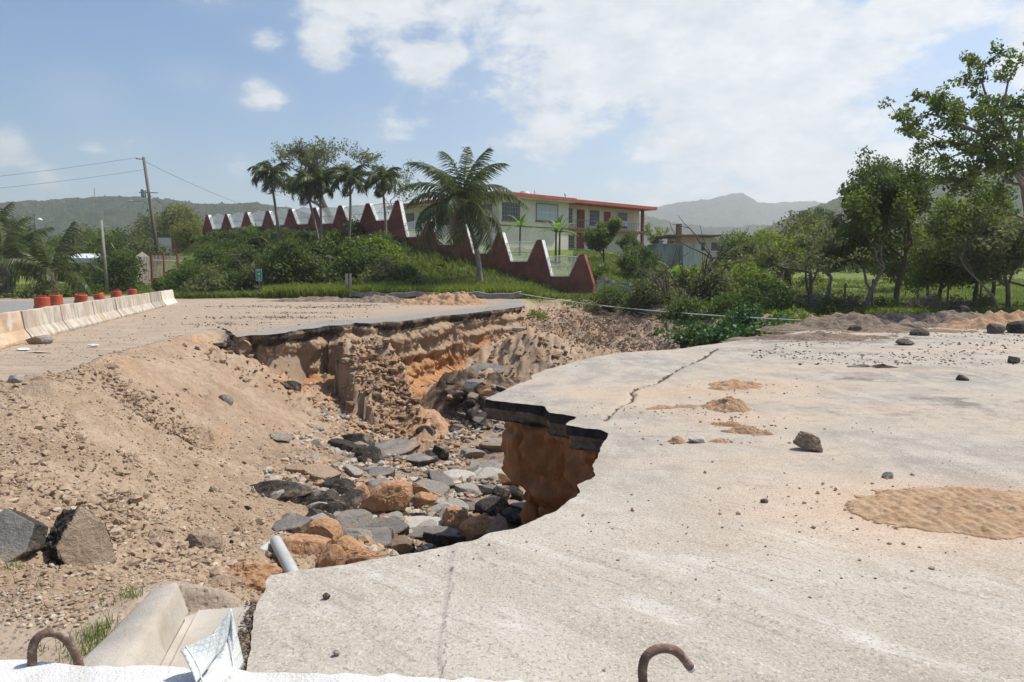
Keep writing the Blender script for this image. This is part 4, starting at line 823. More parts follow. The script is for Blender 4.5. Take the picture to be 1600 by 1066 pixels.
# ================================================================ plants
G = np.random.default_rng(5)
def leaf_mat(name, a, b, c3=None, trans=.40, rough=.55):
    m = bpy.data.materials.new(name); m.use_nodes = True; t = m.node_tree; Nn = t.nodes; Ll = t.links; P = Nn['Principled BSDF']
    at = Nn.new('ShaderNodeAttribute'); at.attribute_name = 'tint'
    r = Nn.new('ShaderNodeValToRGB'); e = r.color_ramp.elements; e[0].color = tuple(a) + (1,); e[1].color = tuple(b) + (1,)
    if c3: x = e.new(.93); x.color = tuple(b) + (1,); e[2].position = 1.0; e[2].color = tuple(c3) + (1,)
    Ll.new(at.outputs['Fac'], r.inputs[0]); Ll.new(r.outputs[0], P.inputs['Base Color']); P.inputs['Roughness'].default_value = rough; P.inputs['Specular IOR Level'].default_value = .3
    tr = Nn.new('ShaderNodeBsdfTranslucent'); hs = Nn.new('ShaderNodeHueSaturation'); hs.inputs['Value'].default_value = 1.5; hs.inputs['Saturation'].default_value = 1.1; hs.inputs['Hue'].default_value = .49
    Ll.new(r.outputs[0], hs.inputs['Color']); Ll.new(hs.outputs[0], tr.inputs['Color']); mx = Nn.new('ShaderNodeMixShader'); mx.inputs[0].default_value = trans
    Ll.new(P.outputs[0], mx.inputs[1]); Ll.new(tr.outputs[0], mx.inputs[2]); Ll.new(mx.outputs[0], Nn['Material Output'].inputs['Surface']); return m
LM_DARK = leaf_mat('leaf_dark', (.032, .058, .013), (.112, .162, .036), (.17, .16, .07))
LM_MID = leaf_mat('leaf_mid', (.042, .080, .014), (.155, .215, .044), (.21, .20, .07))
LM_LIGHT = leaf_mat('leaf_light', (.075, .125, .020), (.24, .30, .058), (.27, .25, .09))
LM_YEL = leaf_mat('leaf_yellow', (.10, .12, .03), (.24, .25, .07))
LM_OLIVE = leaf_mat('leaf_olive', (.090, .110, .040), (.18, .20, .08), (.23, .19, .11))
LM_GLOSS = leaf_mat('leaf_glossy', (.030, .085, .020), (.085, .175, .045), trans=.25, rough=.5)
LM_PALM = leaf_mat('palm_leaf', (.038, .058, .020), (.125, .155, .050), (.28, .24, .10), rough=.45)
LM_DRY = leaf_mat('dry_leaf', (.13, .095, .06), (.28, .22, .15), trans=.1)
LM_GRASS = leaf_mat('grass_blade', (.085, .130, .028), (.20, .255, .06), (.30, .26, .12))
LM_BANANA = leaf_mat('banana_leaf', (.085, .160, .030), (.18, .29, .06), trans=.4)
M_BARK = simple('bark', (.11, .088, .068), .3, 4, .95, .7, 22, stretch=(3, 3, .7)); M_BARKP = simple('pale_bark', (.25, .215, .175), .3, 4, .95, .6, 22, stretch=(3, 3, .7))
def leaves(P, size, rng, asp=.5, flat=.0, sv=.35, up=.5):
    "leaf faces: pointed quads of random pose at the given points"
    n = len(P); d = rng.normal(size=(n, 3)); d[:, 2] *= (1 - flat); d /= np.linalg.norm(d, axis=1)[:, None] + 1e-9
    r = rng.normal(size=(n, 3)); r[:, 2] += up; w = np.cross(d, r); w /= np.linalg.norm(w, axis=1)[:, None] + 1e-9
    s = size * (1 + sv * rng.normal(size=n)).clip(.4, 1.9)[:, None]
    nrm = np.cross(d, w)
    A = P - d * s * .5; Bv = P + w * s * asp * .5 + nrm * s * .06; Cv = P + d * s * .5; Dv = P - w * s * asp * .5 + nrm * s * .06
    V = np.stack([A, Bv, Cv, Dv], 1).reshape(-1, 3); Fq = np.arange(4 * n).reshape(n, 4); t = np.repeat(rng.random(n), 4)
    return V, Fq, t
def leafmesh(name, P, size, mat, parent, rng, clump=None, **k):
    V, Fq, t = leaves(P, size, rng, **k)
    if clump is not None: t = np.clip(t * .55 + np.repeat(clump, 4) * .45, 0, 1)
    return mesh_np(name, V, Fq, mat, parent, attrs={'tint': t})
def spread_pts(centres, per, r, rng, zs=.75):
    c = np.repeat(np.array(centres), per, 0); o = rng.normal(size=(len(c), 3)); o /= np.linalg.norm(o, axis=1)[:, None]; o *= (rng.random(len(c)) ** .45)[:, None] * r; o[:, 2] *= zs
    return c + o, np.repeat(rng.random(len(centres)), per)
def grow(p, d, ln, rad, lv, mx, rs, segs, tips, bend=.25, ang=.6, kids=(2, 4), shrink=.72, upb=.15, inner=True):
    pts = [p]; rr = [rad]; n = 4
    for i in range(n):
        d = (d + Vector((rs.uniform(-1, 1), rs.uniform(-1, 1), rs.uniform(-1, 1))) * bend + Vector((0, 0, upb))).normalized(); p = p + d * ln / n; pts.append(p); rr.append(rad * (1 - .40 * (i + 1) / n))
        if lv >= mx - 1 and inner: tips.append(p)
    segs.append((pts, rr))
    if lv >= mx: tips.append(p); return
    for k in range(rs.randint(*kids)):
        a = Vector((rs.uniform(-1, 1), rs.uniform(-1, 1), rs.uniform(-.4, .6))).normalized(); nd = (d * (1 - ang * .5) + a * ang).normalized()
        q = pts[rs.randint(2, n)] if k else p
        grow(q, nd, ln * shrink * rs.uniform(.75, 1.2), rr[-1] * .8, lv + 1, mx, rs, segs, tips, bend, ang, kids, shrink, upb, inner)
def tree(name, base, label, cat, h, mat, seed=1, lean=(0, 0), rad=.16, mx=3, leaf=.16, per=30, cr=.55, ang=.8, first=.38, shrink=.75, kids=(3, 4), bark=None, group=None, limbs=None, upb=.1, keep=1.0, cap=60000, bend=.25, asp=.5, scale=(1, 1, 1)):
    rs = random.Random(seed); rng = np.random.default_rng(seed); o = empty(name, base); tag(o, label, cat, group)
    segs = []; tips = []
    if limbs is None:
        p = Vector((0, 0, -.2)); d = Vector((lean[0], lean[1], 1)).normalized(); grow(p, d, h * first, rad, 0, mx, rs, segs, tips, bend * .6 if mx < 2 else bend, ang, kids, shrink, upb)
    else:
        for L_, r0 in limbs:
            L_ = [Vector(q) - Vector(base) for q in L_]; n = len(L_); segs.append((L_, [r0 * (1 - .75 * i / (n - 1)) for i in range(n)]))
            for i in range(1, n):
                if i < n - 1 and r0 > .12 and i < n * .5: continue
                for k in range(2):
                    dd = ((L_[i] - L_[i - 1]).normalized() * .6 + Vector((rs.uniform(-1, 1), rs.uniform(-1, 1), rs.uniform(-.5, .8))) * .9).normalized()
                    grow(L_[i], dd, h, r0 * .28, mx - 1, mx, rs, segs, tips, bend, ang, kids, shrink, upb)
    if limbs is None:      # fit the height asked for
        top = max(t.z for t in tips); f = h / top
        S3 = Vector((f * scale[0], f * scale[1], f))
        segs = [([Vector((q.x * S3.x, q.y * S3.y, q.z * S3.z)) for q in a], b) for a, b in segs]; tips = [Vector((q.x * S3.x, q.y * S3.y, q.z * S3.z)) for q in tips]
    mb = MB()
    for a, b in segs: mb.tube(a, [max(x, .012) for x in b], 6 if b[0] > .05 else 4, cap=False)
    mb.build('trunk', bark or M_BARK, o, smooth=True)
    T = np.array([tuple(t) for t in tips]); T = T[rng.random(len(T)) < keep]
    if per and len(T):
        per = max(4, min(per, int(cap / len(T)))); P, cl = spread_pts(T, per, cr, rng); leafmesh('crown', P, leaf, mat, o, rng, cl, asp=asp)
    return o
def shrub(name, base, label, cat, wx, h, mat, seed, leaf=.16, dens=1.0, group=None, wy=None, stems=5, bark=None, size_lumps=.42, asp=.5):
    "a bushy plant: stems, and leaf clumps gathered in uneven lumps"
    rs = random.Random(seed); rng = np.random.default_rng(seed); wy = wy or wx; o = empty(name, base); tag(o, label, cat, group)
    nl = max(6, int(11 * (wx * wy) ** .5 * h ** .5)); c = []
    for k in range(nl):
        a = rs.uniform(0, 6.283); q = rs.random() ** .6; z = rs.random() ** .8; lim = math.sqrt(max(.05, 1 - (z - .25) ** 2 * 1.2))
        c.append((math.cos(a) * q * wx * lim * .85, math.sin(a) * q * wy * lim * .85, h * (.08 + .84 * z) * (1 - .35 * q * q) + rs.uniform(-.1, .1)))
    per = int(135 * dens * (h * .6) * (.16 / leaf) ** 1.3); P, cl = spread_pts(c, max(8, per), size_lumps * (wx * h) ** .5, rng, .8)
    P[:, 2] = np.maximum(P[:, 2], .02 + .1 * rng.random(len(P)))
    mb = MB()
    for k in range(stems):
        e = rs.choice(c); mb.tube([(0 + rs.uniform(-.1, .1), rs.uniform(-.1, .1), -.4), (e[0] * .4, e[1] * .4, e[2] * .55), e], [.045, .03, .012], 4, cap=False)
    mb.build('stem', bark or M_BARK, o); leafmesh('foliage', P, leaf, mat, o, rng, cl, asp=asp); return o
def frond_mesh(length, droop, rng, nl=34, lw=.045, ll=.75, curl=1., broken=0, ragged=.15, vee=.5):
    "one feather leaf growing along +x: midrib and two rows of hanging leaflets; returns V, quads, tint"
    V = []; Fq = []; T = []; pts = []
    for k in range(17):
        f = k / 16; a = .55 - droop * f ** 1.25 * 1.9
        if k == 0: p = np.zeros(3)
        else: p = pts[-1] + np.array((math.cos(a), 0, math.sin(a))) * length / 16
        pts.append(p)
    pts = np.array(pts)
    for k in range(16):
        r = .035 * (1 - k / 17); b = len(V); V += [tuple(pts[k] + (0, -r, 0)), tuple(pts[k] + (0, r, 0)), tuple(pts[k + 1] + (0, r * .9, 0)), tuple(pts[k + 1] + (0, -r * .9, 0))]; Fq.append((b, b + 1, b + 2, b + 3)); T += [.97] * 4
        V += [tuple(pts[k] + (0, 0, -r)), tuple(pts[k] + (0, 0, r)), tuple(pts[k + 1] + (0, 0, r)), tuple(pts[k + 1] + (0, 0, -r))]; b += 4; Fq.append((b, b + 1, b + 2, b + 3)); T += [.97] * 4
    for i in range(nl):
        f = .14 + .86 * i / (nl - 1); x = f * 16; k = min(15, int(x)); p = pts[k] + (pts[k + 1] - pts[k]) * (x - k); tdir = pts[min(16, k + 1)] - pts[k]; tdir /= np.linalg.norm(tdir)
        for s in (-1, 1):
            if rng.random() < broken: continue
            l = ll * math.sin(math.pi * (.12 + .80 * f)) ** .7 * (1 + ragged * rng.normal()); 
            d = np.array((tdir[0] * .50, s * .62, tdir[2] * .50 - .50 + rng.normal() * .12)) + rng.normal(size=3) * .08; d /= np.linalg.norm(d)
            m1 = p + d * l * .5; d2 = d + np.array((0, 0, -vee * 2.4 - .3 * rng.random())); d2 /= np.linalg.norm(d2); e = m1 + d2 * l * .55
            wv = tdir * lw; b = len(V); V += [tuple(p - wv * .5), tuple(p + wv * .5), tuple(m1 + wv * .6), tuple(m1 - wv * .6), tuple(e)]
            Fq.append((b, b + 1, b + 2, b + 3)); b2 = len(V); V += [tuple(e + wv * .12), tuple(e - wv * .12)]; Fq.append((b + 3, b + 2, b2, b2 + 1)); T += [float(np.clip(.45 + .25 * rng.normal(), 0, .92))] * 7
    return np.array(V), np.array(Fq), np.array(T)
def palm(base, top, label, nf=16, fl=3.4, ll=.75, seed=1, cat='palm tree', group=None, rad=(.17, .12), crownshaft=False, dead=2, parts=True, droopr=(.5, 1.25), name='coconut_palm', mat=None, nl=34, bark=None, lw=.05, bend=.25, elev=None, nuts=True):
    rs = random.Random(seed); rng = np.random.default_rng(seed); o = empty(name, base); tag(o, label, cat, group); B = Vector(base); Tp = Vector(top) - B
    n = 10; pts = [Tp * (k / n) + Vector((math.sin(k / n * math.pi) * bend, 0, 0)) for k in range(n + 1)]; pts[0] = pts[0] - Vector((0, 0, .4))
    rr = [rad[0] * (1.25 if k == 0 else 1) + (rad[1] - rad[0]) * k / n for k in range(n + 1)]
    MB().tube(pts, rr, 9).build('trunk', bark or M_BARKP, o, smooth=True)
    if crownshaft:
        MB().tube([Tp, Tp + Vector((0, 0, .9))], [rad[1] * 1.25, rad[1] * .7], 8).build('crownshaft', simple('crownshaft', (.12, .17, .06), .1, 3), o, smooth=True); Tp = Tp + Vector((0, 0, .8))
    allV = []; allF = []; allT = []; off = 0
    for k in range(nf + dead):
        isdead = k >= nf; f = k / nf; az = k * 2.399 + rs.uniform(-.25, .25)
        dr = rs.uniform(.95, 1.15) if isdead else (droopr[0] + (droopr[1] - droopr[0]) * f + rs.uniform(-.1, .1)); el = (1.15 - 1.45 * f) if not isdead else -1.0
        if elev: el = elev[0] + (elev[1] - elev[0]) * f
        V, Fq, T = frond_mesh(fl * rs.uniform(.8, 1.1) * (.8 if isdead else 1), dr, rng, nl, lw, ll, broken=.25 if isdead else .04)
        el -= .3
        M1 = np.array((Matrix.Rotation(az, 3, 'Z') @ Matrix.Rotation(-el, 3, 'Y') @ Matrix.Rotation(rs.uniform(-.3, .3), 3, 'X'))); V = V @ M1.T + np.array(Tp)
        if isdead: T = T * .1 + .9
        if parts: mesh_np('frond', V, Fq, LM_DRY if isdead else (mat or LM_PALM), o, attrs={'tint': T})
        else: allV.append(V); allF.append(Fq + off); allT.append(T); off += len(V)
    if not parts: mesh_np('crown', np.concatenate(allV), np.concatenate(allF), mat or LM_PALM, o, attrs={'tint': np.concatenate(allT)})
    return o
def gp(px, py, d, dz=0.):
    "foot of a thing: sight line through px at distance d, standing on the ground"
    x = D(px, py, d)[0]; return (x, d, Hp(x, d) + dz)

# ---- palms
t = D(722, 322, 52.5); b = D(751, 452, 52); palm(b, t, 'tall leaning coconut palm with drooping fronds in front of the cream building', nf=27, fl=5.3, ll=1.25, seed=4, nl=60, lw=.07, dead=2, rad=(.24, .15), bend=.35, droopr=(.60, 1.20), elev=(1.35, -.45))
GR = 'slender palms in front of the red wall'
for k, (bx, by, tx, ty, d, s, lab) in enumerate([(436, 385, 424, 286, 66, 2, 'leftmost slender palm before the red wall, with a double pale trunk'), (500, 392, 480, 303, 65, 3, 'slender palm leaning left, second from the left before the red wall'),
        (501, 400, 499, 300, 64.5, 5, 'upright slender palm standing close beside the one leaning left'), (544, 385, 547, 293, 64, 6, 'upright slender palm with a dark clear trunk, second from the right of the slender ones'), (603, 394, 598, 296, 62, 8, 'rightmost of the slender palms, next to the tallest red pier')]):
    o = palm(D(bx, by, d), D(tx, ty, d), lab, nf=16, fl=2.5, ll=.85, seed=s, group=GR, rad=(.13, .10), crownshaft=True, dead=1, droopr=(.75, 1.3), name='palm_tree', nl=28, lw=.085, bend=.1)
    if k == 0:
        b0 = Vector(D(bx, by, d)); t0 = Vector(D(tx, ty, d)) - b0; MB().tube([Vector((.3, 0, -.3)), t0 * .5 + Vector((.15, 0, 0)), t0 * .97 + Vector((.08, 0, 0))], [.11, .09, .08], 8).build('trunk', M_BARKP, o, smooth=True)
palm(gp(12, 455, 55), Vector(gp(12, 455, 55)) + Vector((-.2, 0, 3.0)), 'squat coconut palm with yellowing fronds at the left edge of the photo', nf=17, fl=4.2, ll=1.1, seed=14, nl=34, lw=.08, dead=3, rad=(.3, .25), droopr=(.45, 1.0))
palm(gp(70, 452, 55), Vector(gp(72, 452, 55)) + Vector((.4, 0, 2.0)), 'low coconut palm with fronds fanning out, beside the squat palm at the roadside', nf=17, fl=4.4, ll=1.1, seed=15, nl=34, lw=.08, dead=2, rad=(.3, .25), droopr=(.35, 1.0))
palm(gp(-5, 450, 62), Vector(gp(-5, 450, 62)) + Vector((0, 0, 5.5)), 'coconut palm cut by the left edge, rising behind the squat one', nf=13, fl=3.8, ll=1., seed=16, nl=30, lw=.08, dead=1)
# ---- bananas
def banana(base, label, h=2.6, n=8, seed=1, ll=1.9):
    rs = random.Random(seed); o = empty('banana_plant', base); tag(o, label, 'banana plant', 'banana plants'); rng = np.random.default_rng(seed)
    for s in range(rs.randint(1, 2)):
        x0 = s * .35; MB().tube([(x0, 0, -.2), (x0 + .05, 0, h * .5)], [.12, .08], 8).build('stem', simple('banana_stem', (.14, .15, .06), .25, 4), o, smooth=True)
        for k in range(n):
            az = k * 2.4 + rs.random(); el = 1.35 - 1.0 * k / n; L_ = ll * rs.uniform(.8, 1.1); p = np.array((x0 + .05, 0, h * .5)); V = []; T = []; d = np.array((math.cos(az) * math.cos(el), math.sin(az) * math.cos(el), math.sin(el))); sd_ = np.array((-math.sin(az), math.cos(az), 0))
            for i in range(9):
                f = i / 8; wdt = .30 * math.sin(math.pi * min(1, f * 1.02 + .02)) ** .6 * (1 if i % 2 else .85) + .012; V += [p - sd_ * wdt + (0, 0, wdt * .3), p, p + sd_ * wdt + (0, 0, wdt * .3)]; T += [.3 + .5 * rs.random()] * 3; d = d + np.array((0, 0, -.17)); d /= np.linalg.norm(d); p = p + d * L_ / 8
            Fq = [(i * 3 + j, i * 3 + j + 1, i * 3 + j + 4, i * 3 + j + 3) for i in range(8) for j in (0, 1)]; mesh_np('leaf', np.array(V), np.array(Fq), LM_BANANA, o, attrs={'tint': np.array(T)})
banana(gp(812, 395, 66), 'young banana plant seen through the second grille from the right', 5.4, 7, 3); banana(gp(868, 400, 66), 'taller banana plant with upright leaves behind the second pier from the right', 5.6, 6, 5, 2.2); banana(gp(1052, 430, 52), 'banana clump beside the streaked concrete shed', 3.2, 8, 8, 1.7)
# ---- trees behind the wall and about the house
tree('shade_tree', gp(520, 360, 84), 'large airy tree with a wide feathery crown rising behind the slender palms', 'tree', 10.6, LM_OLIVE, 12, rad=.42, mx=4, leaf=.24, per=14, cr=.7, ang=.75, first=.26, kids=(3, 4), bark=M_BARKP, cap=26000, upb=.10, scale=(1.9, 1.3, 1))
tree('small_tree', gp(612, 380, 72), 'thin half bare tree between the rightmost slender palm and the roof', 'tree', 7.2, LM_OLIVE, 19, rad=.09, mx=3, leaf=.2, per=7, cr=.5, ang=.6, first=.4)
tree('round_tree', gp(943, 400, 70), 'round leafy green tree standing in front of the balcony', 'tree', 4.3, LM_MID, 23, rad=.15, mx=3, leaf=.22, per=60, cr=.62, ang=.9, first=.30, cap=40000)
tree('garden_tree', gp(1000, 420, 64), 'leafy garden tree right of the round tree, before the shed', 'tree', 3.0, LM_DARK, 25, rad=.10, mx=3, leaf=.2, per=45, cr=.6, ang=.9, first=.3, cap=30000)
tree('garden_tree', gp(978, 405, 78), 'low garden tree beside the end of the balcony', 'tree', 2.6, LM_DARK, 26, rad=.10, mx=3, leaf=.22, per=40, cr=.6, ang=.9, first=.3, cap=24000)
tree('sapling', gp(930, 440, 54), 'small thin sapling with few leaves just beyond the end pier', 'sapling', 2.9, LM_MID, 27, rad=.07, mx=2, leaf=.2, per=16, cr=.4, ang=.8, first=.4)
tree('sapling', gp(985, 440, 54), 'slim young tree on the lawn beyond the gully wall', 'sapling', 3.3, LM_DARK, 28, rad=.05, mx=3, leaf=.17, per=16, cr=.4, ang=.8, first=.4)
tree('sapling', gp(1030, 381, 88), 'spindly tall sapling above the roof of the shed', 'sapling', 4.2, LM_LIGHT, 29, rad=.06, mx=2, leaf=.25, per=14, cr=.5, ang=.5, first=.6)
for k, (px, d, h, mt, kp, lab) in enumerate([(1085, 50, 2.2, LM_LIGHT, .5, 'bright loose tree in front of the peach house'), (1120, 46, 2.4, LM_LIGHT, .8, 'bright green tree right of the peach house'), (1160, 52, 4.6, LM_MID, .9, 'mid green tree near the pale leaning trunk'),
        (1195, 48, 4.3, LM_OLIVE, .7, 'olive leaved tree at the middle of the orchard'), (1240, 44, 4.8, LM_LIGHT, .6, 'sparse torn tree with tufts of new leaves'), (1062, 58, 1.7, LM_MID, .9, 'low green tree against the foot of the shed')]):
    tree('orchard_tree', gp(px, 450, d), lab, 'tree', h, mt, 40 + k, rad=.11, mx=3, leaf=.19, per=34, cr=.58, ang=.85, first=.30, keep=kp, cap=22000, group='orchard trees beyond the gully')
# ---- the trees at the right, beyond the dirt heaps
tree('spreading_tree', gp(1402, 488, 33), 'tall dark leafy tree with a forked trunk beyond the dirt heap', 'tree', 7.5, LM_DARK, 51, rad=.17, mx=4, leaf=.15, per=26, cr=.48, ang=.72, first=.36, kids=(3, 4), cap=60000, lean=(-.02, 0), scale=(.88, .8, 1))
tree('leaning_tree', gp(1345, 487, 32.5), 'grey trunked tree leaning right towards the dark leafy one', 'tree', 5.2, LM_MID, 52, rad=.15, mx=3, leaf=.15, per=40, cr=.5, ang=.8, first=.5, lean=(.2, 0), bark=M_BARKP, cap=30000)
tree('torn_tree', gp(1265, 488, 31), 'dark trunked tree with half its branches stripped bare', 'tree', 4.4, LM_OLIVE, 53, rad=.12, mx=3, leaf=.13, per=22, cr=.4, ang=.9, first=.38, keep=.7, cap=20000)
tree('torn_tree', gp(1288, 482, 34), 'straight pale trunked tree with a thin olive crown', 'tree', 4.7, LM_OLIVE, 54, rad=.13, mx=3, leaf=.14, per=26, cr=.45, ang=.8, first=.5, bark=M_BARKP, keep=.85, cap=20000)
tree('torn_tree', gp(1226, 462, 40), 'thick stump like trunk with sprouting leaves left of the stripped tree', 'tree', 4.2, LM_LIGHT, 55, rad=.2, mx=3, leaf=.15, per=20, cr=.4, ang=.8, first=.55, bark=M_BARKP, keep=.6, cap=14000)
lab7 = ['pale green bushy tree right of the dark leafy one', 'deep green tree in the row at the right of the meadow', 'tall mid green tree towards the right edge', 'dense tree filling the right edge behind the tall branching one', 'low bright tree between the trunks at the right', 'grey green tangled tree under the high branches', 'far mid green tree above the meadow at the right']
for k, (px, d, h, mt, sx) in enumerate([(1470, 37, 5.6, LM_LIGHT, 1.1), (1450, 44, 4.6, LM_DARK, 1.5), (1545, 36, 5.4, LM_MID, 1.2), (1605, 33, 6.2, LM_DARK, 1.2), (1520, 34, 3.4, LM_LIGHT, 1.1), (1575, 31, 4.6, LM_OLIVE, 1.1), (1420, 60, 5.2, LM_MID, 1.8)]):
    tree('meadow_tree', gp(px, 470, d), lab7[k], 'tree', h, mt, 60 + k, rad=.13, mx=3, leaf=.15 if d < 50 else .22, per=62, cr=.62, ang=.95, first=.26, cap=42000, scale=(sx, 1, 1), group='trees along the right of the meadow')
# big tree whose limbs sweep in from the right edge
bs = gp(1622, 500, 27); d0 = 27
def q(px, py, dd=0): return D(px, py, d0 + dd)
limbs = [([bs, q(1618, 420), q(1608, 340), q(1600, 290), q(1592, 240), q(1596, 190), q(1612, 140), q(1620, 95)], .20),
         ([q(1600, 285), q(1580, 262, -.5), q(1555, 230, -.8), q(1525, 205, -1), q(1492, 190, -1.3), q(1455, 178, -1.5), q(1425, 185, -1.6)], .10), ([q(1592, 235), q(1570, 200, .5), q(1545, 165, .8), q(1535, 130, 1), q(1540, 100, 1.2)], .09),
         ([q(1598, 270), q(1572, 258, .6), q(1540, 240, .9), q(1505, 238, 1), q(1475, 250, 1.2), q(1450, 215, 1.3)], .08), ([q(1602, 295), q(1585, 270, -.6), q(1560, 262, -1), q(1525, 270, -1.2), q(1500, 290, -1.3)], .07),
         ([q(1600, 290), q(1575, 285), q(1545, 255, -.5), q(1520, 240, -1)], .06), ([q(1610, 345), q(1585, 335, 1), q(1555, 330, 1.2), q(1530, 315, 1.4)], .06), ([q(1592, 240), q(1575, 215, -1), q(1565, 180, -1.5), q(1575, 130, -1.7), q(1590, 100, -1.8)], .08),
         ([q(1548, 232, -.8), q(1515, 225, -.8), q(1480, 222, -1), q(1445, 205, -1)], .05), ([q(1570, 200), q(1540, 185), q(1500, 165), q(1470, 160)], .06), ([q(1600, 220), q(1640, 170), q(1670, 120)], .1)]
tree('broadleaf_tree', bs, 'tall open tree sweeping long leafy branches into the sky from the right edge', 'tree', .62, LM_MID, 77, mx=2, leaf=.125, per=26, cr=.30, ang=.7, limbs=limbs, bark=M_BARKP, kids=(1, 2), upb=.03, keep=.6, asp=.62, cap=60000)
# bare white branch and the fallen trees
def barebranch(name, pts, r, label, cat, seed, mat, twl=.9, n=7, ang=.9):
    rs = random.Random(seed); b = Vector(pts[0]); L_ = [Vector(p) - b for p in pts]; segs = [(L_, [r * (1 - .7 * i / (len(L_) - 1)) for i in range(len(L_))])]; tips = []
    for k in range(n):
        i = rs.randint(1, len(L_) - 1); dd = ((L_[i] - L_[i - 1]).normalized() * .5 + Vector((rs.uniform(-1, 1), rs.uniform(-1, 1), rs.uniform(-.2, .9))) * ang).normalized(); grow(L_[i - 1].lerp(L_[i], rs.random()), dd, twl, r * .35, 1, 2, rs, segs, tips, .2, .7, (1, 2), .7, .02)
    m = MB()
    for a, c in segs: m.tube(a, [max(.008, x) for x in c], 5, cap=False)
    o = m.build(name, mat, None, smooth=True, loc=b); tag(o, label, cat); return o
barebranch('dead_branch', [gp(1562, 490, 30.5), D(1552, 462, 30.5), D(1530, 440, 30.5), D(1510, 420, 30.6), D(1500, 402, 30.6), D(1512, 385, 30.7)], .06, 'bare whitish branching trunk bending left among the trees at the right', 'dead branch', 81, M_BARKP, .8, 8)
barebranch('fallen_tree', [gp(1135, 485, 38), D(1155, 462, 38), D(1180, 440, 38.5), D(1205, 420, 39), D(1235, 405, 39.5)], .12, 'pale trunk leaning steeply to the right over the gully bushes', 'fallen tree', 82, M_BARKP, 1.2, 6)
barebranch('fallen_tree', [gp(1062, 492, 36), D(1082, 470, 36), D(1095, 445, 36), D(1105, 420, 36.3), D(1112, 400, 36.6)], .13, 'uprooted dark tree with bare spreading boughs beside the banana clump', 'fallen tree', 83, M_BARK, 1.9, 16, 1.2)
barebranch('fallen_tree', [gp(1050, 490, 35), D(1045, 465, 35), D(1032, 450, 35), D(1020, 430, 35.2)], .10, 'splintered leaning trunk left of the uprooted dark tree', 'fallen tree', 84, M_BARK, 1.4, 12, 1.2)
# ---- shrubs
sid = 100
for px, d, wx, h, mt, lab in [(300, 52, 2.0, 2.4, LM_MID, 'bright leafy bush at the left foot of the mound by the railings'), (345, 50.3, 1.0, 1.3, LM_LIGHT, 'light green roadside bush left of the green marker sign'),
        (268, 60, 1.4, 2.0, LM_DARK, 'dark bush beside the red gate posts'), (598, 60, 1.5, 2.6, LM_MID, 'round bright bush below the tallest red pier'), (655, 50, .9, .9, LM_OLIVE, 'low scrubby bush on the grass above the guard rail'),
        (690, 57, .8, .8, LM_LIGHT, 'small pale bush near the foot of the wall above the grass'), (632, 54, 1.2, 1.4, LM_DARK, 'dark bush on the slope left of the tall coconut palm'), (840, 36.8, .7, .9, LM_LIGHT, 'bright tuft of leaves growing from the broken bank beside the road end'),
        (389, 68, .55, 3.3, LM_DARK, 'creeper smothering the third visible pier from the left'), (297, 82, 2.0, 3.2, LM_YEL, 'yellow leaved shrub behind the gate railings')]:
    sid += 1; b = gp(px, 455, d)
    if px == 840: b = (b[0], b[1], -1.1)
    shrub('shrub' if px != 389 else 'creeper', b, lab, 'bush' if px != 389 else 'creeper', wx, h, mt, sid, leaf=.2 if d > 45 else .13)
ORD = ['first', 'second', 'third', 'fourth', 'fifth', 'sixth', 'seventh', 'eighth', 'ninth', 'tenth', 'eleventh', 'twelfth', 'thirteenth', 'fourteenth', 'fifteenth', 'sixteenth', 'seventeenth', 'eighteenth']
CW = {'leaf_dark': 'dark green', 'leaf_mid': 'mid green', 'leaf_olive': 'olive', 'leaf_light': 'bright green', 'dry_leaf': 'brown', 'leaf_yellow': 'yellowish'}
def mound_label(mt, row, px, h):
    zone = ['left end, by the railings', 'left of the green marker sign', 'behind the green marker sign', 'under the slender palms', 'behind the upright slats', 'left of the tall coconut palm'][sum(px > v for v in (330, 385, 430, 510, 570))]
    return ('big ' if h > 2.4 else 'low ' if h < 1.5 else '') + CW[mt.name] + ' bush, ' + ['at its foot', 'lowest slope', 'lower slope', 'middle slope', 'upper slope', 'just below the red wall', 'top left slope', 'top left corner'][row] + ', ' + zone
rs = random.Random(3); GB = 'bushes massed on the slope of the mound'
for k in range(16):
    i_ = 5.3 + k * .5; b_ = wall_pt(i_, rs.uniform(1.0, 2.0)); h = rs.uniform(.7, 1.25)
    shrub('shrub', (b_[0], b_[1], Hp(*b_)), ORD[k] + ' bush from the right against the long left run of the red wall', 'bush', rs.uniform(.9, 1.5), h, rs.choice([LM_DARK, LM_MID, LM_LIGHT, LM_OLIVE]), 900 + k, leaf=.2, group='bushes against the left run of the red wall', dens=.8)
k = 0
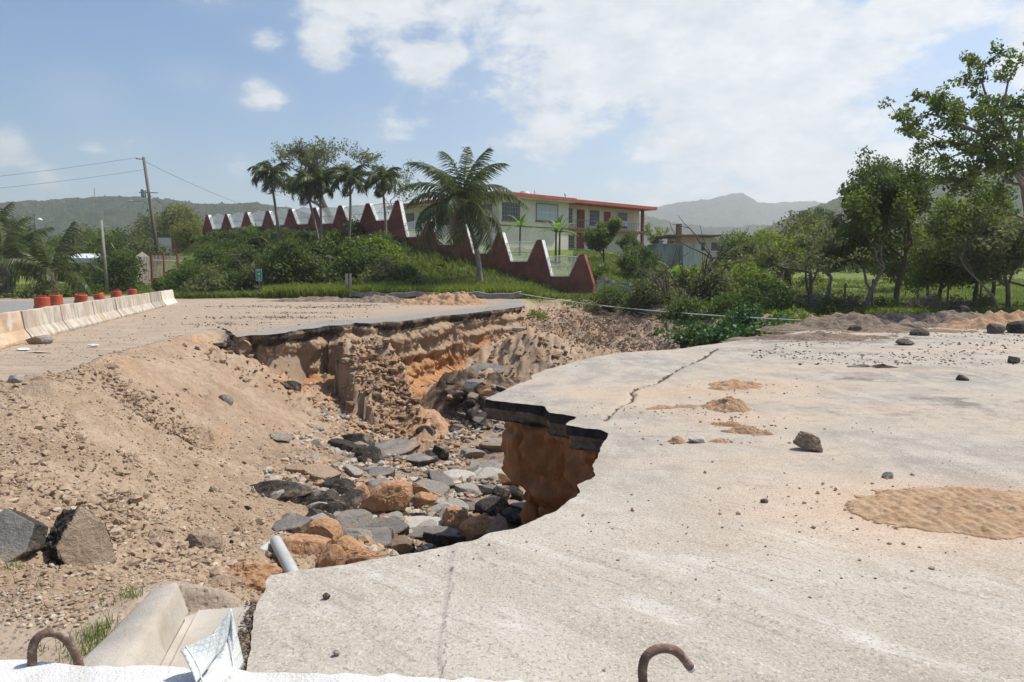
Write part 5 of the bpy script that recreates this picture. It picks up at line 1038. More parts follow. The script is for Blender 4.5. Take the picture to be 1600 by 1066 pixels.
for row, (yy, h0, n, xa, xb) in enumerate([(50.5, 2.2, 15, 285, 660), (52.8, 2.9, 15, 285, 640), (55, 2.9, 14, 285, 630), (58, 2.7, 13, 300, 610), (61.5, 2.4, 12, 300, 600), (65, 1.9, 9, 320, 560), (68, 2.2, 8, 290, 420), (73, 1.8, 6, 300, 400)]):
    for j in range(n):
        px = xa + (xb - xa) * (j + rs.uniform(.1, .9)) / n
        if row == 0 and 440 < px < 530: h = .8
        elif row >= 4 and 410 < px < 500: h = .6
        else: h = h0 * rs.choice([.6, .8, .95, 1.1, 1.3])
        if row == 0 and px > 540: h *= .5
        if abs(px - 405) < 16 and row == 0: continue
        k += 1; mt = rs.choices([LM_DARK, LM_MID, LM_OLIVE, LM_LIGHT, LM_DRY, LM_YEL], [8, 3, 2, 1.2, 0, 0])[0]; b = gp(px, 450, yy + rs.uniform(-.8, .8), -.15)
        shrub('shrub', b, mound_label(mt, row, px, h), 'bush', rs.uniform(1.0, 2.1), h, mt, 200 + k, leaf=rs.choice([.18, .22, .3]), group=GB, dens=.75)
# left mass of trees and bushes behind the drums
labs = ['broad dark bush mass between the shelter and the bare pole', 'tall dark tree right of the bare wooden pole', 'dark thicket left of the iron gate', 'olive tree on the skyline left of the leaning pole', 'low roadside bush by the foot of the bare pole', 'tangled bush under the low coconut palm', 'bush behind the gate leaf', 'yellow green bamboo like tree far behind the faded red wall', 'dark tree behind the shelter', 'mid green tree beyond the shelter roof', 'green tree behind the two coconut palms', 'tree left of the bamboo like one', 'low scrub between the palms and the bare pole', 'brown leaved bush beneath the leaning utility pole', 'dark tall tree at the far left edge', 'round tree left of the street lamp', 'pale green tree behind the bare pole']
for k, (px, d, wx, h, mt) in enumerate([(150, 70, 2.2, 2.6, LM_DARK), (190, 66, 2.4, 4.2, LM_DARK), (212, 74, 2.2, 3.2, LM_DARK), (205, 86, 4.0, 6.0, LM_DARK), (148, 58, 1.2, 1.4, LM_DARK), (55, 52.5, 2.6, 1.0, LM_OLIVE), (236, 82, 2.0, 2.4, LM_OLIVE), (286, 130, 4.5, 11, LM_YEL),
        (100, 125, 5, 6.5, LM_MID), (140, 120, 4.5, 7.5, LM_OLIVE), (40, 110, 5, 7, LM_MID), (245, 140, 4, 10.5, LM_OLIVE), (115, 56, 2.2, 1.0, LM_MID), (228, 79, 3.2, 3.4, LM_OLIVE), (-2, 100, 2.5, 11, LM_DARK), (20, 120, 4, 9, LM_OLIVE), (170, 115, 5, 7, LM_MID)]):
    shrub('thicket_tree' if h > 3.5 else 'shrub', gp(px, 450, d, -.2), labs[k], 'tree' if h > 3.5 else 'bush', wx, h, mt, 400 + k, leaf=.26 if d < 90 else .42, dens=.75 if h < 4 else .5)
# gully side
def cable_d(px):
    u = (px - 800) / F; return 47 - 22.5 * max(0, min(1, (u * 47 - .53) / (10.8 + 22.5 * u)))
labs = ['glossy dark creeper mound on the gully bank nearest the road', 'glossy leaved bush in the middle of the gully bank', 'tall glossy bush on the gully bank, right part', 'pale leaved creeper crest under the fallen trunk', 'bright low creeper bed beside the dirt heap', 'leafy clump at the left end of the green gully bank', 'dark bush behind the pale cable', 'bush between the stripped tree and the gully', 'deep green bush below the uprooted tree', 'low leafy patch right at the asphalt edge', 'glossy bush right of the gully centre', 'small bush at the foot of the straight pale trunk', 'thin leaved scrub beside the fallen trunks', 'bright scrub below the leaning pale trunk', 'dark scrub by the end of the low gully wall']
for k, (px, d, z, wx, h, mt, lf) in enumerate([(1050, 29, -1.3, 1.3, 1.1, LM_GLOSS, .17), (1110, 28.5, -1.2, 1.5, 1.3, LM_GLOSS, .17), (1170, 28.5, -1.2, 1.4, 1.4, LM_GLOSS, .16), (1140, 31, -.6, 1.2, 1.3, LM_MID, .15), (1250, 28, -.7, 1.6, .8, LM_LIGHT, .13), (1015, 31.5, -1.5, 1.1, 1.1, LM_GLOSS, .15), (1075, 32.5, -.8, 1.4, 1.3, LM_DARK, .15),
        (1225, 30.5, -.5, 1.3, 1.3, LM_DARK, .14), (1190, 33, -.3, 1.6, 1.5, LM_DARK, .15), (1085, 26.5, -1.5, 1.2, 1.0, LM_GLOSS, .15), (1210, 27, -1.1, 1.2, 1.0, LM_GLOSS, .15), (1300, 30.5, -.2, .9, .9, LM_DARK, .13), (1110, 36, .0, 1.6, 1.7, LM_OLIVE, .15), (1170, 38, .1, 1.7, 1.9, LM_LIGHT, .15), (1000, 37, -.1, 1.3, 1.1, LM_DARK, .15)]):
    d = max(d, cable_d(px) + 1.0); h *= 1.15; x, y, _ = D(px, 500, d); shrub('creeper_bush' if mt is LM_GLOSS else 'shrub', (x, y, z), labs[k], 'bush', wx, h, mt, 500 + k, leaf=lf, dens=1.0, asp=.75 if mt is LM_GLOSS else .5)
rs = random.Random(12)
for k in range(26):
    px = rs.uniform(945, 1290); d = rs.uniform(31, 44); h = rs.uniform(.9, 2.0)
    if px < 1060 and d > 38: h *= .6
    d = max(d, cable_d(px) + 1.8); x = D(px, 480, d)[0]; zz = min(Hp(x, d), .6)
    shrub('shrub', (x, d, zz - .1), '%s %s bush, %s from the left in the growth between gully and orchard' % ('tall' if h > 1.45 else 'low', 'leafy', ORD[min(17, int((px - 945) / 20))]), 'bush', rs.uniform(.8, 1.5), h, rs.choice([LM_MID, LM_LIGHT, LM_DARK, LM_MID, LM_OLIVE]), 700 + k, leaf=rs.choice([.12, .15, .2]), dens=.8, group='bushes between the gully and the orchard')
lc = ['leftmost', 'second', 'third', 'fourth', 'fifth', 'sixth', 'seventh', 'eighth', 'ninth', 'tenth', 'rightmost']
for k in range(11):
    px = 1008 + k * 25; d = cable_d(px) - 1.2 - .4 * (k % 2); h = 1.3; top = D(px, 509 - 2 * (k % 3), d); bz = top[2] - h * 1.02
    shrub('creeper_bush', (top[0], d, bz), lc[k] + (' of' if k in (0, 10) else ' from the left of') + ' the low glossy creepers just below the pale cable', 'bush', 1.25, h, LM_GLOSS if k % 4 else LM_MID, 760 + k, leaf=.16, dens=1.0, asp=.75, group='glossy creepers on the gully bank')
# hedge scrub along the far side of the meadow and round the trunks
rs = random.Random(9)
for k in range(16):
    px = 1290 + k * 20 + rs.uniform(-8, 8); d = rs.uniform(30.5, 36); h = rs.uniform(.4, .9)
    shrub('scrub', gp(px, 488, d, -.1), ORD[k] + ' low weed clump from the left along the near edge of the meadow', 'weeds', rs.uniform(.4, .8), h, rs.choice([LM_OLIVE, LM_MID, LM_DARK, LM_DRY]), 600 + k, leaf=.13, dens=.7, group='weed clumps at the edge of the meadow')
for k in range(18):
    px = 1140 + k * 27 + rs.uniform(-10, 10); d = rs.uniform(95, 150); h = rs.uniform(4.5, 7.5)
    shrub('far_tree', gp(px, 430, d, -.3), ORD[k] + ' distant tree from the left in the row that closes the meadow', 'tree', rs.uniform(3, 5), h, rs.choice([LM_OLIVE, LM_MID, LM_DARK]), 640 + k, leaf=.42, dens=.5, group='distant trees closing the meadow')
tree('spreading_tree', gp(1290, 400, 100), 'dark flat topped tree standing above the distant row', 'tree', 9.0, LM_DARK, 91, rad=.25, mx=3, leaf=.34, per=60, cr=1.0, ang=.9, first=.55, cap=30000)
# ---- grass and litter: nobody could count it
def patch(n, fx, size, mat, name, label, seed, hmin=.2, hmax=.6, wdt=.035, zoff=0):
    rng = np.random.default_rng(seed); P = fx(rng, n); n = len(P); nb = 4; P = np.repeat(P, nb, 0); P[:, :2] += rng.normal(size=(len(P), 2)) * size * .35
    h = (hmin + (hmax - hmin) * rng.random(len(P)) ** 1.5)[:, None]; a = rng.random(len(P)) * 6.283; ln = rng.normal(size=(len(P), 2)) * .35
    w_ = np.stack([np.cos(a), np.sin(a), 0 * a], 1) * wdt; tip = P + np.concatenate([ln * h, h], 1); mid = P + np.concatenate([ln * h * .3, h * .55], 1)
    V = np.stack([P - w_, P + w_, mid + w_ * .7, tip, mid - w_ * .7], 1).reshape(-1, 3); i = np.arange(len(P))[:, None] * 5
    o = mesh_np(name, V, [i + np.array([[0, 1, 2, 4]]), i + np.array([[4, 2, 3]])], mat, attrs={'tint': np.repeat(rng.random(len(P)), 5)}); tag(o, label, 'grass', None, 'stuff'); return o
def f_mound(rng, n):
    u = rng.uniform(-.50, .16, n); y = 47.2 + 24 * rng.random(n) ** 1.6; x = u * y; y = y + 1.5 * (fbm(x * .35, x * 0, oct=3, seed=66) + .4) * (y < 52); li = (x - WX0) / WDX; wy = WY0 + li * WDY; ok = (y < wy - .2) | (x > WX0 + .3); ok &= ~((x > 6) & (y < 40)); x = x[ok]; y = y[ok]
    return np.stack([x, y, Hs(x, y) - .03], 1)
patch(26000, f_mound, .25, LM_GRASS, 'mound_grass', 'rank green grass covering the mound below the red wall', 1, .2, .6, .04)
def f_foot(rng, n):
    u = rng.uniform(-.36, .03, n); y = 47.6 + 2.8 * rng.random(n) ** 1.3; x = u * y; return np.stack([x, y, Hs(x, y) - .03], 1)
patch(9000, f_foot, .2, LM_LIGHT, 'roadside_grass', 'tall bright grass behind the guard rail', 2, .4, 1.0, .035)
def f_mead(rng, n):
    u = rng.uniform(.30, 1.0, n); y = 30 + 45 * rng.random(n) ** 1.7; x = u * y; return np.stack([x, y, Hs(x, y) - .03], 1)
patch(30000, f_mead, .3, LM_GRASS, 'meadow_grass', 'sunlit green meadow grass beyond the dirt heaps', 3, .12, .35, .035)
def f_lawn(rng, n):
    u = rng.uniform(.09, .33, n); y = 38 + 42 * rng.random(n) ** 1.2; x = u * y; ok = (x > 5.8); x = x[ok]; y = y[ok]; return np.stack([x, y, Hs(x, y) - .03], 1)
patch(16000, f_lawn, .3, LM_GRASS, 'lawn_grass', 'uneven grass on the rise between the gully and the house', 4, .12, .4, .035)
def f_leftg(rng, n):
    u = rng.uniform(-.80, -.44, n); y = 53 + 20 * rng.random(n); x = u * y; ok = y > 56 + (x + 30) * -.12; x = x[ok]; y = y[ok]; return np.stack([x, y, Hs(x, y) - .03], 1)
patch(7000, f_leftg, .3, LM_GRASS, 'verge_grass', 'grass on the verge before the gate', 5, .1, .3, .04)
# dry brush washed against the bank
def brush(name, centre, rx, ry, rz_, n, label, seed, mat, ln=1.0, r=.014):
    rng = np.random.default_rng(seed); m = MB()
    for k in range(n):
        c = np.array(centre) + rng.normal(size=3) * (rx, ry, rz_) * .5; d = rng.normal(size=3) * (1, .7, .55); d /= np.linalg.norm(d); l = ln * rng.uniform(.4, 1.3); b = rng.normal(size=3) * .12
        m.tube([c - d * l / 2, c + b, c + d * l / 2], [r * rng.uniform(.6, 2), r, r * .5], 4, cap=False)
    o = m.build(name, mat); tag(o, label, 'brushwood', None, 'stuff'); return o
M_TWIG = simple('dry_twig', (.235, .19, .145), .35, 3)
brush('brushwood', D(955, 520, 33.5), 4.4, 3.4, 1.1, 900, 'tangle of dry branches and roots washed onto the gully bank', 1, M_TWIG, .38, .008)
brush('brushwood', (D(995, 545, 29)), 2.6, 1.0, .6, 160, 'dry sticks lying along the asphalt edge of the gully', 2, M_TWIG, .9, .014)
brush('brushwood', gp(1275, 480, 33, .3), 2.2, 1.2, .5, 160, 'heap of cut branches under the stripped tree', 3, M_TWIG, 1.1, .02)
brush('brushwood', gp(430, 430, 54, 1.6), 5.0, 1.5, 1.2, 260, 'dead brown stems hanging among the lower bushes of the mound', 14, M_TWIG, 1.2, .022)
brush('brushwood', gp(470, 380, 61, .6), 4.0, 2.5, .7, 200, 'dead brown brush among the bushes on the mound', 4, M_TWIG, 1.4, .03)
brush('brushwood', gp(1455, 485, 31.5, .3), 1.6, .6, .5, 120, 'brown brush pile at the edge of the meadow', 5, M_TWIG, .8, .014)
rngq = np.random.default_rng(55); cq = np.array([D(px, py, d) for px, py, d in [(930, 505, 35), (960, 515, 34), (985, 530, 32), (950, 545, 31), (1000, 510, 34), (900, 520, 34), (925, 550, 31), (1020, 500, 34)]]); Pq = cq[rngq.integers(0, 8, 2600)] + rngq.normal(size=(2600, 3)) * (.9, .8, .15); Pq[:, 2] = Hs(Pq[:, 0], Pq[:, 1]) + .12 + .1 * rngq.random(2600)
tag(leafmesh('leaf_litter', Pq, .11, LM_DRY, None, rngq), 'dead leaves and scraps spread over the gully bank among the sticks', 'litter', None, 'stuff')
# low growth over the far bank of the gully
labb = ['orange green weeds on top of the bank below the end pier', 'leafy tuft hanging over the bank edge below the end pier', 'scrub where the low gully wall begins', 'dusty weeds halfway down the bank', 'grass clump at the top of the bank right of the road end', 'green tuft low on the bank behind the pale cable', 'thin bush on the bank under the low grey wall', 'dusty leafy heap at the foot of the bank']
for k, (px, py, d, wx, h, mt) in enumerate([(905, 478, 39.5, 1.2, .6, LM_OLIVE), (880, 482, 38.5, .8, .6, LM_MID), (950, 482, 38.5, 1.3, .9, LM_OLIVE), (925, 510, 36, .8, .5, LM_OLIVE), (845, 473, 41, 1.3, .5, LM_LIGHT), (980, 515, 34, 1.0, .8, LM_MID), (1000, 492, 36.5, 1.4, 1.0, LM_MID), (955, 535, 32.5, 1.0, .5, LM_DRY)]):
    d2_ = max(d, cable_d(px) + .8); x, y, z = D(px, py, d2_); z = min(z, -.1); shrub('weeds', (x, y, z - .15), labb[k], 'weeds', wx, h, mt, 560 + k, leaf=.13, dens=.7)
# low wall along the far bank of the gully
a = Vector(D(935, 432, 44)); b = Vector(D(1100, 470, 38)); o = empty('gully_wall', (a.x, a.y, 0)); tag(o, 'low grey weathered block wall sloping down beside the gully past the end pier', 'wall')
n = 12; mb = MB()
for k in range(n):
    p = a.lerp(b, k / n) - Vector((a.x, a.y, 0)); q2 = a.lerp(b, (k + 1) / n) - Vector((a.x, a.y, 0)); an = math.atan2(q2.y - p.y, q2.x - p.x); c = (p + q2) / 2; mb.box((c.x, c.y, c.z - .6), ((q2 - p).length, .2, 1.2 - .1 * (k % 3)), rot=(0, 0, an))
mb.build('wall_panel', simple('grey_block', (.27, .28, .27), .3, 1.5, .95, .4, 9, world=True, dirt=(.09, .10, .07)), o)
# fence posts along the meadow
for k, (px, d) in enumerate([(1233, 38), (1318, 33), (1362, 33.5), (1432, 33), (1480, 33.5), (1530, 33.2)]):
    b = gp(px, 480, d); h = 1.1 + .2 * (k % 3); o = MB().tube([(0, 0, -.3), (.05 * (k % 2), 0, h)], [.06, .05], 6).build('fence_post', M_WOOD, None, loc=b); tag(o, ORD[k] + ' weathered wooden fence post from the left before the meadow', 'fence post', 'fence posts of the meadow')
# ================================================================ broken ground, blocks and stones
_ico = {}
def ico(sub):
    if sub not in _ico:
        import bmesh
        bm = bmesh.new(); bmesh.ops.create_icosphere(bm, subdivisions=sub, radius=1); V = np.array([v.co[:] for v in bm.verts]); Fc = np.array([[v.index for v in f.verts] for f in bm.faces]); bm.free()
        _ico[sub] = (V / np.linalg.norm(V, axis=1)[:, None], Fc)
    return _ico[sub]
def rock_np(rng, size, slab=False, sub=4, cuts=9, rough_=.03, sharp=.9, round_=0.):
    "angular block: a convex body bounded by random planes, its faces roughened; returns V, F, topmask"
    Dd, Fc = ico(sub); sx, sy, sz = size
    n = rng.normal(size=(cuts, 3)); n /= np.linalg.norm(n, axis=1)[:, None]; h = rng.uniform(.62, .95, cuts)
    if slab:
        a = np.sort(rng.uniform(0, 6.283, cuts)) ; a = np.linspace(0, 6.283, cuts, endpoint=False) + rng.uniform(-.35, .35, cuts); n = np.stack([np.cos(a), np.sin(a), rng.uniform(-.12, .12, cuts)], 1); h = rng.uniform(.72, 1.0, cuts)
        n = np.concatenate([n, [(0, 0, 1.), (0, 0, -1.)]]); h = np.concatenate([h, [1.0, 1.0]])
        Dd = Dd * (1, 1, .0 + sz / max(sx, sy) * 1.0 + .05); Dd = Dd / np.linalg.norm(Dd, axis=1)[:, None]; Dn = Dd / np.array((sx, sy, sz)); Dn = Dn / 1.0
    else: Dn = Dd
    den = Dn @ n.T; r = np.where(den > 1e-4, h / np.maximum(den, 1e-4), 1e9).min(1)
    if not slab: r = np.minimum(r, 1.25); r = r * (1 - round_) + round_ * .9
    U_ = Dn * r[:, None]           # unit shape
    nz_ = fbm(U_[:, 0] * 3 + rng.uniform(0, 50), U_[:, 1] * 3, U_[:, 2] * 3 * (sz / sx if slab else 1), oct=4, gain=.6, seed=int(rng.integers(1e6)))
    top = (U_[:, 2] > .93).astype(float) if slab else np.zeros(len(U_))
    P = U_ * np.array((sx, sy, sz)); ln = np.linalg.norm(P, axis=1)[:, None] + 1e-9; amp = rough_ * max(sx, sy) * np.where(top > .5, .25, 1.)
    fine = 1 - 2 * np.abs(fbm(U_[:, 0] * 7 + 9, U_[:, 1] * 7, U_[:, 2] * 7 * (sz / sx if slab else 1), oct=3, gain=.65, seed=int(rng.integers(1e6))))
    return P + P / ln * ((nz_ + .45 * fine) * amp)[:, None], Fc, top
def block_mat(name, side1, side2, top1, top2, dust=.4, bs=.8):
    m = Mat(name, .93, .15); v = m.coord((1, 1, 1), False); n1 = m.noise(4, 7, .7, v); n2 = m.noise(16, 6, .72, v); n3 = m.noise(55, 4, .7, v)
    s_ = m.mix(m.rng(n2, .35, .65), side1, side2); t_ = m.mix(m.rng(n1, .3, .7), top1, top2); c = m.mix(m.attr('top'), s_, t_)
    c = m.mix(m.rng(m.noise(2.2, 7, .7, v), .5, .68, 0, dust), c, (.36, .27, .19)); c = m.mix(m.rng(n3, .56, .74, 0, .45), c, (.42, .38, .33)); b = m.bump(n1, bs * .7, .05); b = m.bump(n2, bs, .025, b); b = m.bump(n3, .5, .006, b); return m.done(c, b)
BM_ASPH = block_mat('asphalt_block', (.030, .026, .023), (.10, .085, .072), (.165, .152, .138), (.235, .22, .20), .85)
BM_BLACK = block_mat('black_asphalt', (.020, .018, .017), (.085, .074, .064), (.10, .095, .09), (.15, .14, .13), .6, 1.0)
BM_GREY = block_mat('grey_stone', (.20, .18, .155), (.34, .31, .275), (.27, .25, .225), (.37, .34, .30), .8)
BM_PALE = block_mat('pale_stone', (.40, .37, .32), (.54, .50, .44), (.42, .40, .36), (.52, .49, .44), .25)
BM_CLAY = block_mat('clay_block', (.34, .175, .085), (.50, .31, .18), (.40, .23, .12), (.50, .31, .18), .35)
BM_TAN = block_mat('tan_clod', (.24, .17, .115), (.38, .285, .20), (.3, .22, .15), (.38, .28, .2), .2)
BM_DARKCLOD = block_mat('dark_clod', (.07, .055, .045), (.15, .12, .095), (.1, .08, .07), (.15, .12, .1), .35)
def block(name, px, py, d, size, mat, label, cat, rot=(0, 0, 0), slab=False, seed=1, sub=4, sink=.0, z=None, rough_=.05, cuts=9, group=None, round_=0.):
    rng = np.random.default_rng(seed); V, Fc, top = rock_np(rng, size, slab, sub, cuts, rough_, round_=round_); p = D(px, py, d)
    if z is None: zz = Hp(p[0], p[1]) + size[2] * (.55 if not slab else .6) - sink
    else: zz = z
    o = mesh_np(name, V, Fc, mat, smooth=slab is False, attrs={'top': top}, loc=(p[0], p[1], zz)); o.rotation_euler = rot; tag(o, label, cat, group)
    o.data.polygons.foreach_set('use_smooth', [True] * len(o.data.polygons)); o.data.update()
    if round_ < .3:
        e = o.modifiers.new('e', 'EDGE_SPLIT'); e.split_angle = R(24)
    return o
def dist_on_ground(px, py, lo=2.5, hi=45):
    "where the sight line meets the ground inside the hole"
    ds = np.arange(lo, hi, .05); P = np.array([D(px, py, d) for d in ds]); h = Hs(P[:, 0], P[:, 1]); i = np.argmax(P[:, 2] < h)
    return float(ds[i]) if (P[:, 2] < h).any() else hi
def off_cliff(x, y): return float(poly_sd(np.array([x]), np.array([y]), SLAB)[0]) < .1
def on_floor(px, py, *a, **k):
    return block(a[0], px, py, dist_on_ground(px, py), *a[1:], **k)
# the asphalt pieces one can tell apart, by their place on the floor of the hole
AS = 'asphalt piece'
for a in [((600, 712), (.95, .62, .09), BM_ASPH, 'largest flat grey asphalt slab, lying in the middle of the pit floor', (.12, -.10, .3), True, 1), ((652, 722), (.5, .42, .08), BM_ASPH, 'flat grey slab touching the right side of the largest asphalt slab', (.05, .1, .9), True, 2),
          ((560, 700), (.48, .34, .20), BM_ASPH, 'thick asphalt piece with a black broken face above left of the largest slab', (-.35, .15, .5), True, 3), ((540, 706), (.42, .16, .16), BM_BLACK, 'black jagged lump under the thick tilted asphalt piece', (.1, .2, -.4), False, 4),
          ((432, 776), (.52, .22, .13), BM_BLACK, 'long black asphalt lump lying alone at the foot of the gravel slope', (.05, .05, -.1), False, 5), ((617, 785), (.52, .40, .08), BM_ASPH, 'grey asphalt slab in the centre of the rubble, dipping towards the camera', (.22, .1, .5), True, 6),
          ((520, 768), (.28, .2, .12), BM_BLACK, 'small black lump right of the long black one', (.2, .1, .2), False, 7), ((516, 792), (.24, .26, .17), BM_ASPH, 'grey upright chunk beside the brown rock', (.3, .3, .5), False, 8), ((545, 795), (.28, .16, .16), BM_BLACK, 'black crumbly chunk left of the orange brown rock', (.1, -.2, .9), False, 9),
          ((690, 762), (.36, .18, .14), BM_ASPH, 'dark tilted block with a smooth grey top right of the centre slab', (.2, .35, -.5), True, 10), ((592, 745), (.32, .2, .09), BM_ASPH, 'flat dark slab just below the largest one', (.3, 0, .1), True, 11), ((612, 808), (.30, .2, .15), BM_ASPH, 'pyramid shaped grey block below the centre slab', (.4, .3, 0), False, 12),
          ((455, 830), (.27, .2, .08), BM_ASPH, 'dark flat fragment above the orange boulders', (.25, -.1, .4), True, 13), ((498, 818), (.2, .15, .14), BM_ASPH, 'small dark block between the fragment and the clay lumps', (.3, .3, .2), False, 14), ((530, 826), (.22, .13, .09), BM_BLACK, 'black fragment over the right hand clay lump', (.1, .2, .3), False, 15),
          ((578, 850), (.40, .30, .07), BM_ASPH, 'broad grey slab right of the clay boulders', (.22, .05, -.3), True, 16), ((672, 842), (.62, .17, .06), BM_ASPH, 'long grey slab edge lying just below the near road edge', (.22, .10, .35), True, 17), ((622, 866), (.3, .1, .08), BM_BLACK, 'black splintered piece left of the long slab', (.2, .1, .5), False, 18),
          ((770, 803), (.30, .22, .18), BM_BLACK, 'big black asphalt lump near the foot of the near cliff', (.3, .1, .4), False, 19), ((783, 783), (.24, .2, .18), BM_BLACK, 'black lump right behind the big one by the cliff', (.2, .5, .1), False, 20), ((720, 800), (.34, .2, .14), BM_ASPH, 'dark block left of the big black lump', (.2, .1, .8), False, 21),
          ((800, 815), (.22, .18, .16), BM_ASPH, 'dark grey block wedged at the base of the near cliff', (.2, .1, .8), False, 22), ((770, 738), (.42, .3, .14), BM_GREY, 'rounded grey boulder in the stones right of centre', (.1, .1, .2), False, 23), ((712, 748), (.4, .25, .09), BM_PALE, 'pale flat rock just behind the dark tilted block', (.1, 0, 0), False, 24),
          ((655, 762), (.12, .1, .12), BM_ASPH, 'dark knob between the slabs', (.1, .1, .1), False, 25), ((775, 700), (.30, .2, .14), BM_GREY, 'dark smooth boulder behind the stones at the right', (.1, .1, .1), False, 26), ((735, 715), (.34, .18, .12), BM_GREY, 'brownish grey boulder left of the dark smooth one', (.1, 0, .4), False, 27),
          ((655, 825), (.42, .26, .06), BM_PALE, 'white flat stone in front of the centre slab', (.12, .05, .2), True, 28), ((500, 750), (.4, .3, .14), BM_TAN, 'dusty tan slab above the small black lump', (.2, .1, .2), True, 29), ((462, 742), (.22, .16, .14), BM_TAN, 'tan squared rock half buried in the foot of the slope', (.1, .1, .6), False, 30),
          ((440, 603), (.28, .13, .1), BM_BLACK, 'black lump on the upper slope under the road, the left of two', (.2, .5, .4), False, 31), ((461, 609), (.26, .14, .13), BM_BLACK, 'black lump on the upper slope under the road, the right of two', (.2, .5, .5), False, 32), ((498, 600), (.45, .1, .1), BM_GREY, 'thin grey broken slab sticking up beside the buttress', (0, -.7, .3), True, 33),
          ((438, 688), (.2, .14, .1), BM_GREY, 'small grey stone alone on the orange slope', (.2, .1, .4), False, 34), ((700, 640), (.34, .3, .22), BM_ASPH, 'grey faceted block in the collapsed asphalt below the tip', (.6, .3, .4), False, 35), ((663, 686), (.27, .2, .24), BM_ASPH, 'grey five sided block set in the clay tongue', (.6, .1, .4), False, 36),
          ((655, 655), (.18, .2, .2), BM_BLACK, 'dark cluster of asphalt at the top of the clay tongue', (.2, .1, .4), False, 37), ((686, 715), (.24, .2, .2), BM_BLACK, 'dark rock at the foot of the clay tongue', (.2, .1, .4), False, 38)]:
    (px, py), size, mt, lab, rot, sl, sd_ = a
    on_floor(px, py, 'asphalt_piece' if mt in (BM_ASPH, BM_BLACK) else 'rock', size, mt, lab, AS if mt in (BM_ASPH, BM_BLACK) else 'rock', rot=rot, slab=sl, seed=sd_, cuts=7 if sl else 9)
# heap of old asphalt beyond the tip
for k, (px, py, d, sx, sy, sz, rx, lab) in enumerate([(757, 577, 24, .8, .5, .10, .5, 'grey tilted slab on top of the collapsed heap beyond the tip'), (725, 592, 23.4, .55, .4, .10, .7, 'cracked grey slab on the left flank of the collapsed heap'), (745, 606, 22.5, .5, .4, .3, .2, 'black rubble block in the upper part of the collapsed heap'),
        (715, 622, 22.0, .42, .4, .3, .2, 'black rubble block at the left of the collapsed heap'), (738, 638, 21.3, .45, .4, .3, .4, 'black rubble block in the middle of the collapsed heap'), (765, 618, 22.2, .5, .4, .3, .1, 'black rubble block close behind the asphalt tip'), (760, 655, 20.8, .5, .4, .25, .1, 'dark rubble low in the collapsed heap')]):
    block('asphalt_piece', px, py, d, (sx, sy, sz), BM_ASPH if k < 2 else BM_BLACK, lab, AS, rot=(rx, .1 * k, k), slab=k < 2, seed=50 + k, z=D(px, py, d)[2] - .1)
rngh = np.random.default_rng(77)
# soil body of that heap and of the clay tongue (parts of the ground)
def lump_ground(name, cx, cy, rx, ry, h, base, mat, seed, rot=0., n=90, amp=.18, fsc=1.6):
    u = np.linspace(-1.25, 1.25, n); A, B = np.meshgrid(u, u); r = np.sqrt(A * A + B * B); c, s = math.cos(rot), math.sin(rot); X_ = cx + (A * rx) * c - (B * ry) * s; Y_ = cy + (A * rx) * s + (B * ry) * c
    rr = r + .18 * fbm(X_ * 1.3 / min(1, rx), Y_ * 1.3 / min(1, ry), oct=3, seed=seed); Z_ = h * sstep(1.05, .1, rr) * (1 + .5 * fbm(X_ * fsc, Y_ * fsc, oct=5, gain=.62, seed=seed + 1)) + amp * fbm(X_ * 4, Y_ * 4, oct=4, gain=.65, seed=seed + 2) * sstep(1.1, .8, rr)
    gz = (Hs(X_.ravel(), Y_.ravel()).reshape(X_.shape) if base is None else base); Z_ = np.where(rr > 1.05, gz - .12, gz + Z_ - .03)
    nr, nc = X_.shape; idx = np.arange(nr * nc).reshape(nr, nc); q_ = np.stack([idx[:-1, :-1], idx[:-1, 1:], idx[1:, 1:], idx[1:, :-1]], -1).reshape(-1, 4); keep = (rr.ravel()[q_] < 1.1).any(1)
    return mesh_np(name, np.stack([X_, Y_, Z_], -1).reshape(-1, 3), q_[keep], mat, smooth=True)
M_CLAYH = (lambda m: m.done(m.mix(m.rng(m.noise(14, 6, .7), .42, .70, 0, .4), m.mix(m.rng(m.noise(4, 7, .7), .3, .7), (.37, .215, .12), (.49, .335, .215)), (.22, .13, .075)), m.bump(m.noise(24, 6, .75), .8, .02, m.bump(m.noise(7, 7, .7), .9, .05))))(Mat('clay_heap', .96, .08))
M_DIRTH = (lambda m: m.done(m.mix(m.rng(m.noise(9, 6, .7), .42, .66, 0, .7), m.mix(m.rng(m.noise(1.3, 7, .7), .38, .62), (.13, .10, .08), (.27, .205, .15)), (.34, .27, .20)), m.bump(m.noise(22, 6, .75), .9, .03, m.bump(m.noise(6, 7, .7), 1., .07))))(Mat('dirt_heap', .96, .08))
p = D(735, 625, 22.6); tag(lump_ground('collapsed_heap', p[0], p[1] + .4, 2.6, 2.3, 1.35, -2.85, (lambda m: m.done(m.mix(m.rng(m.noise(2.2, 7, .7), .42, .6), (.08, .062, .048), m.mix(m.noise(5), (.24, .15, .09), (.36, .27, .19))), m.bump(m.noise(6, 7, .75), 1., .09, m.bump(m.noise(20, 6, .7), .8, .03))))(Mat('heap_rubble', .96, .1)), 301, amp=.16, fsc=.8), 'steep heap of collapsed black asphalt and soil beyond the slab tip', 'heap')
p = D(668, 672, 20.2); tag(lump_ground('clay_tongue', p[0], p[1] + .4, .9, 2.2, .62, -3.05, M_CLAYH, 305, rot=.1, amp=.14, fsc=.9), 'tongue of orange clay standing at the foot of the far wall', 'heap')
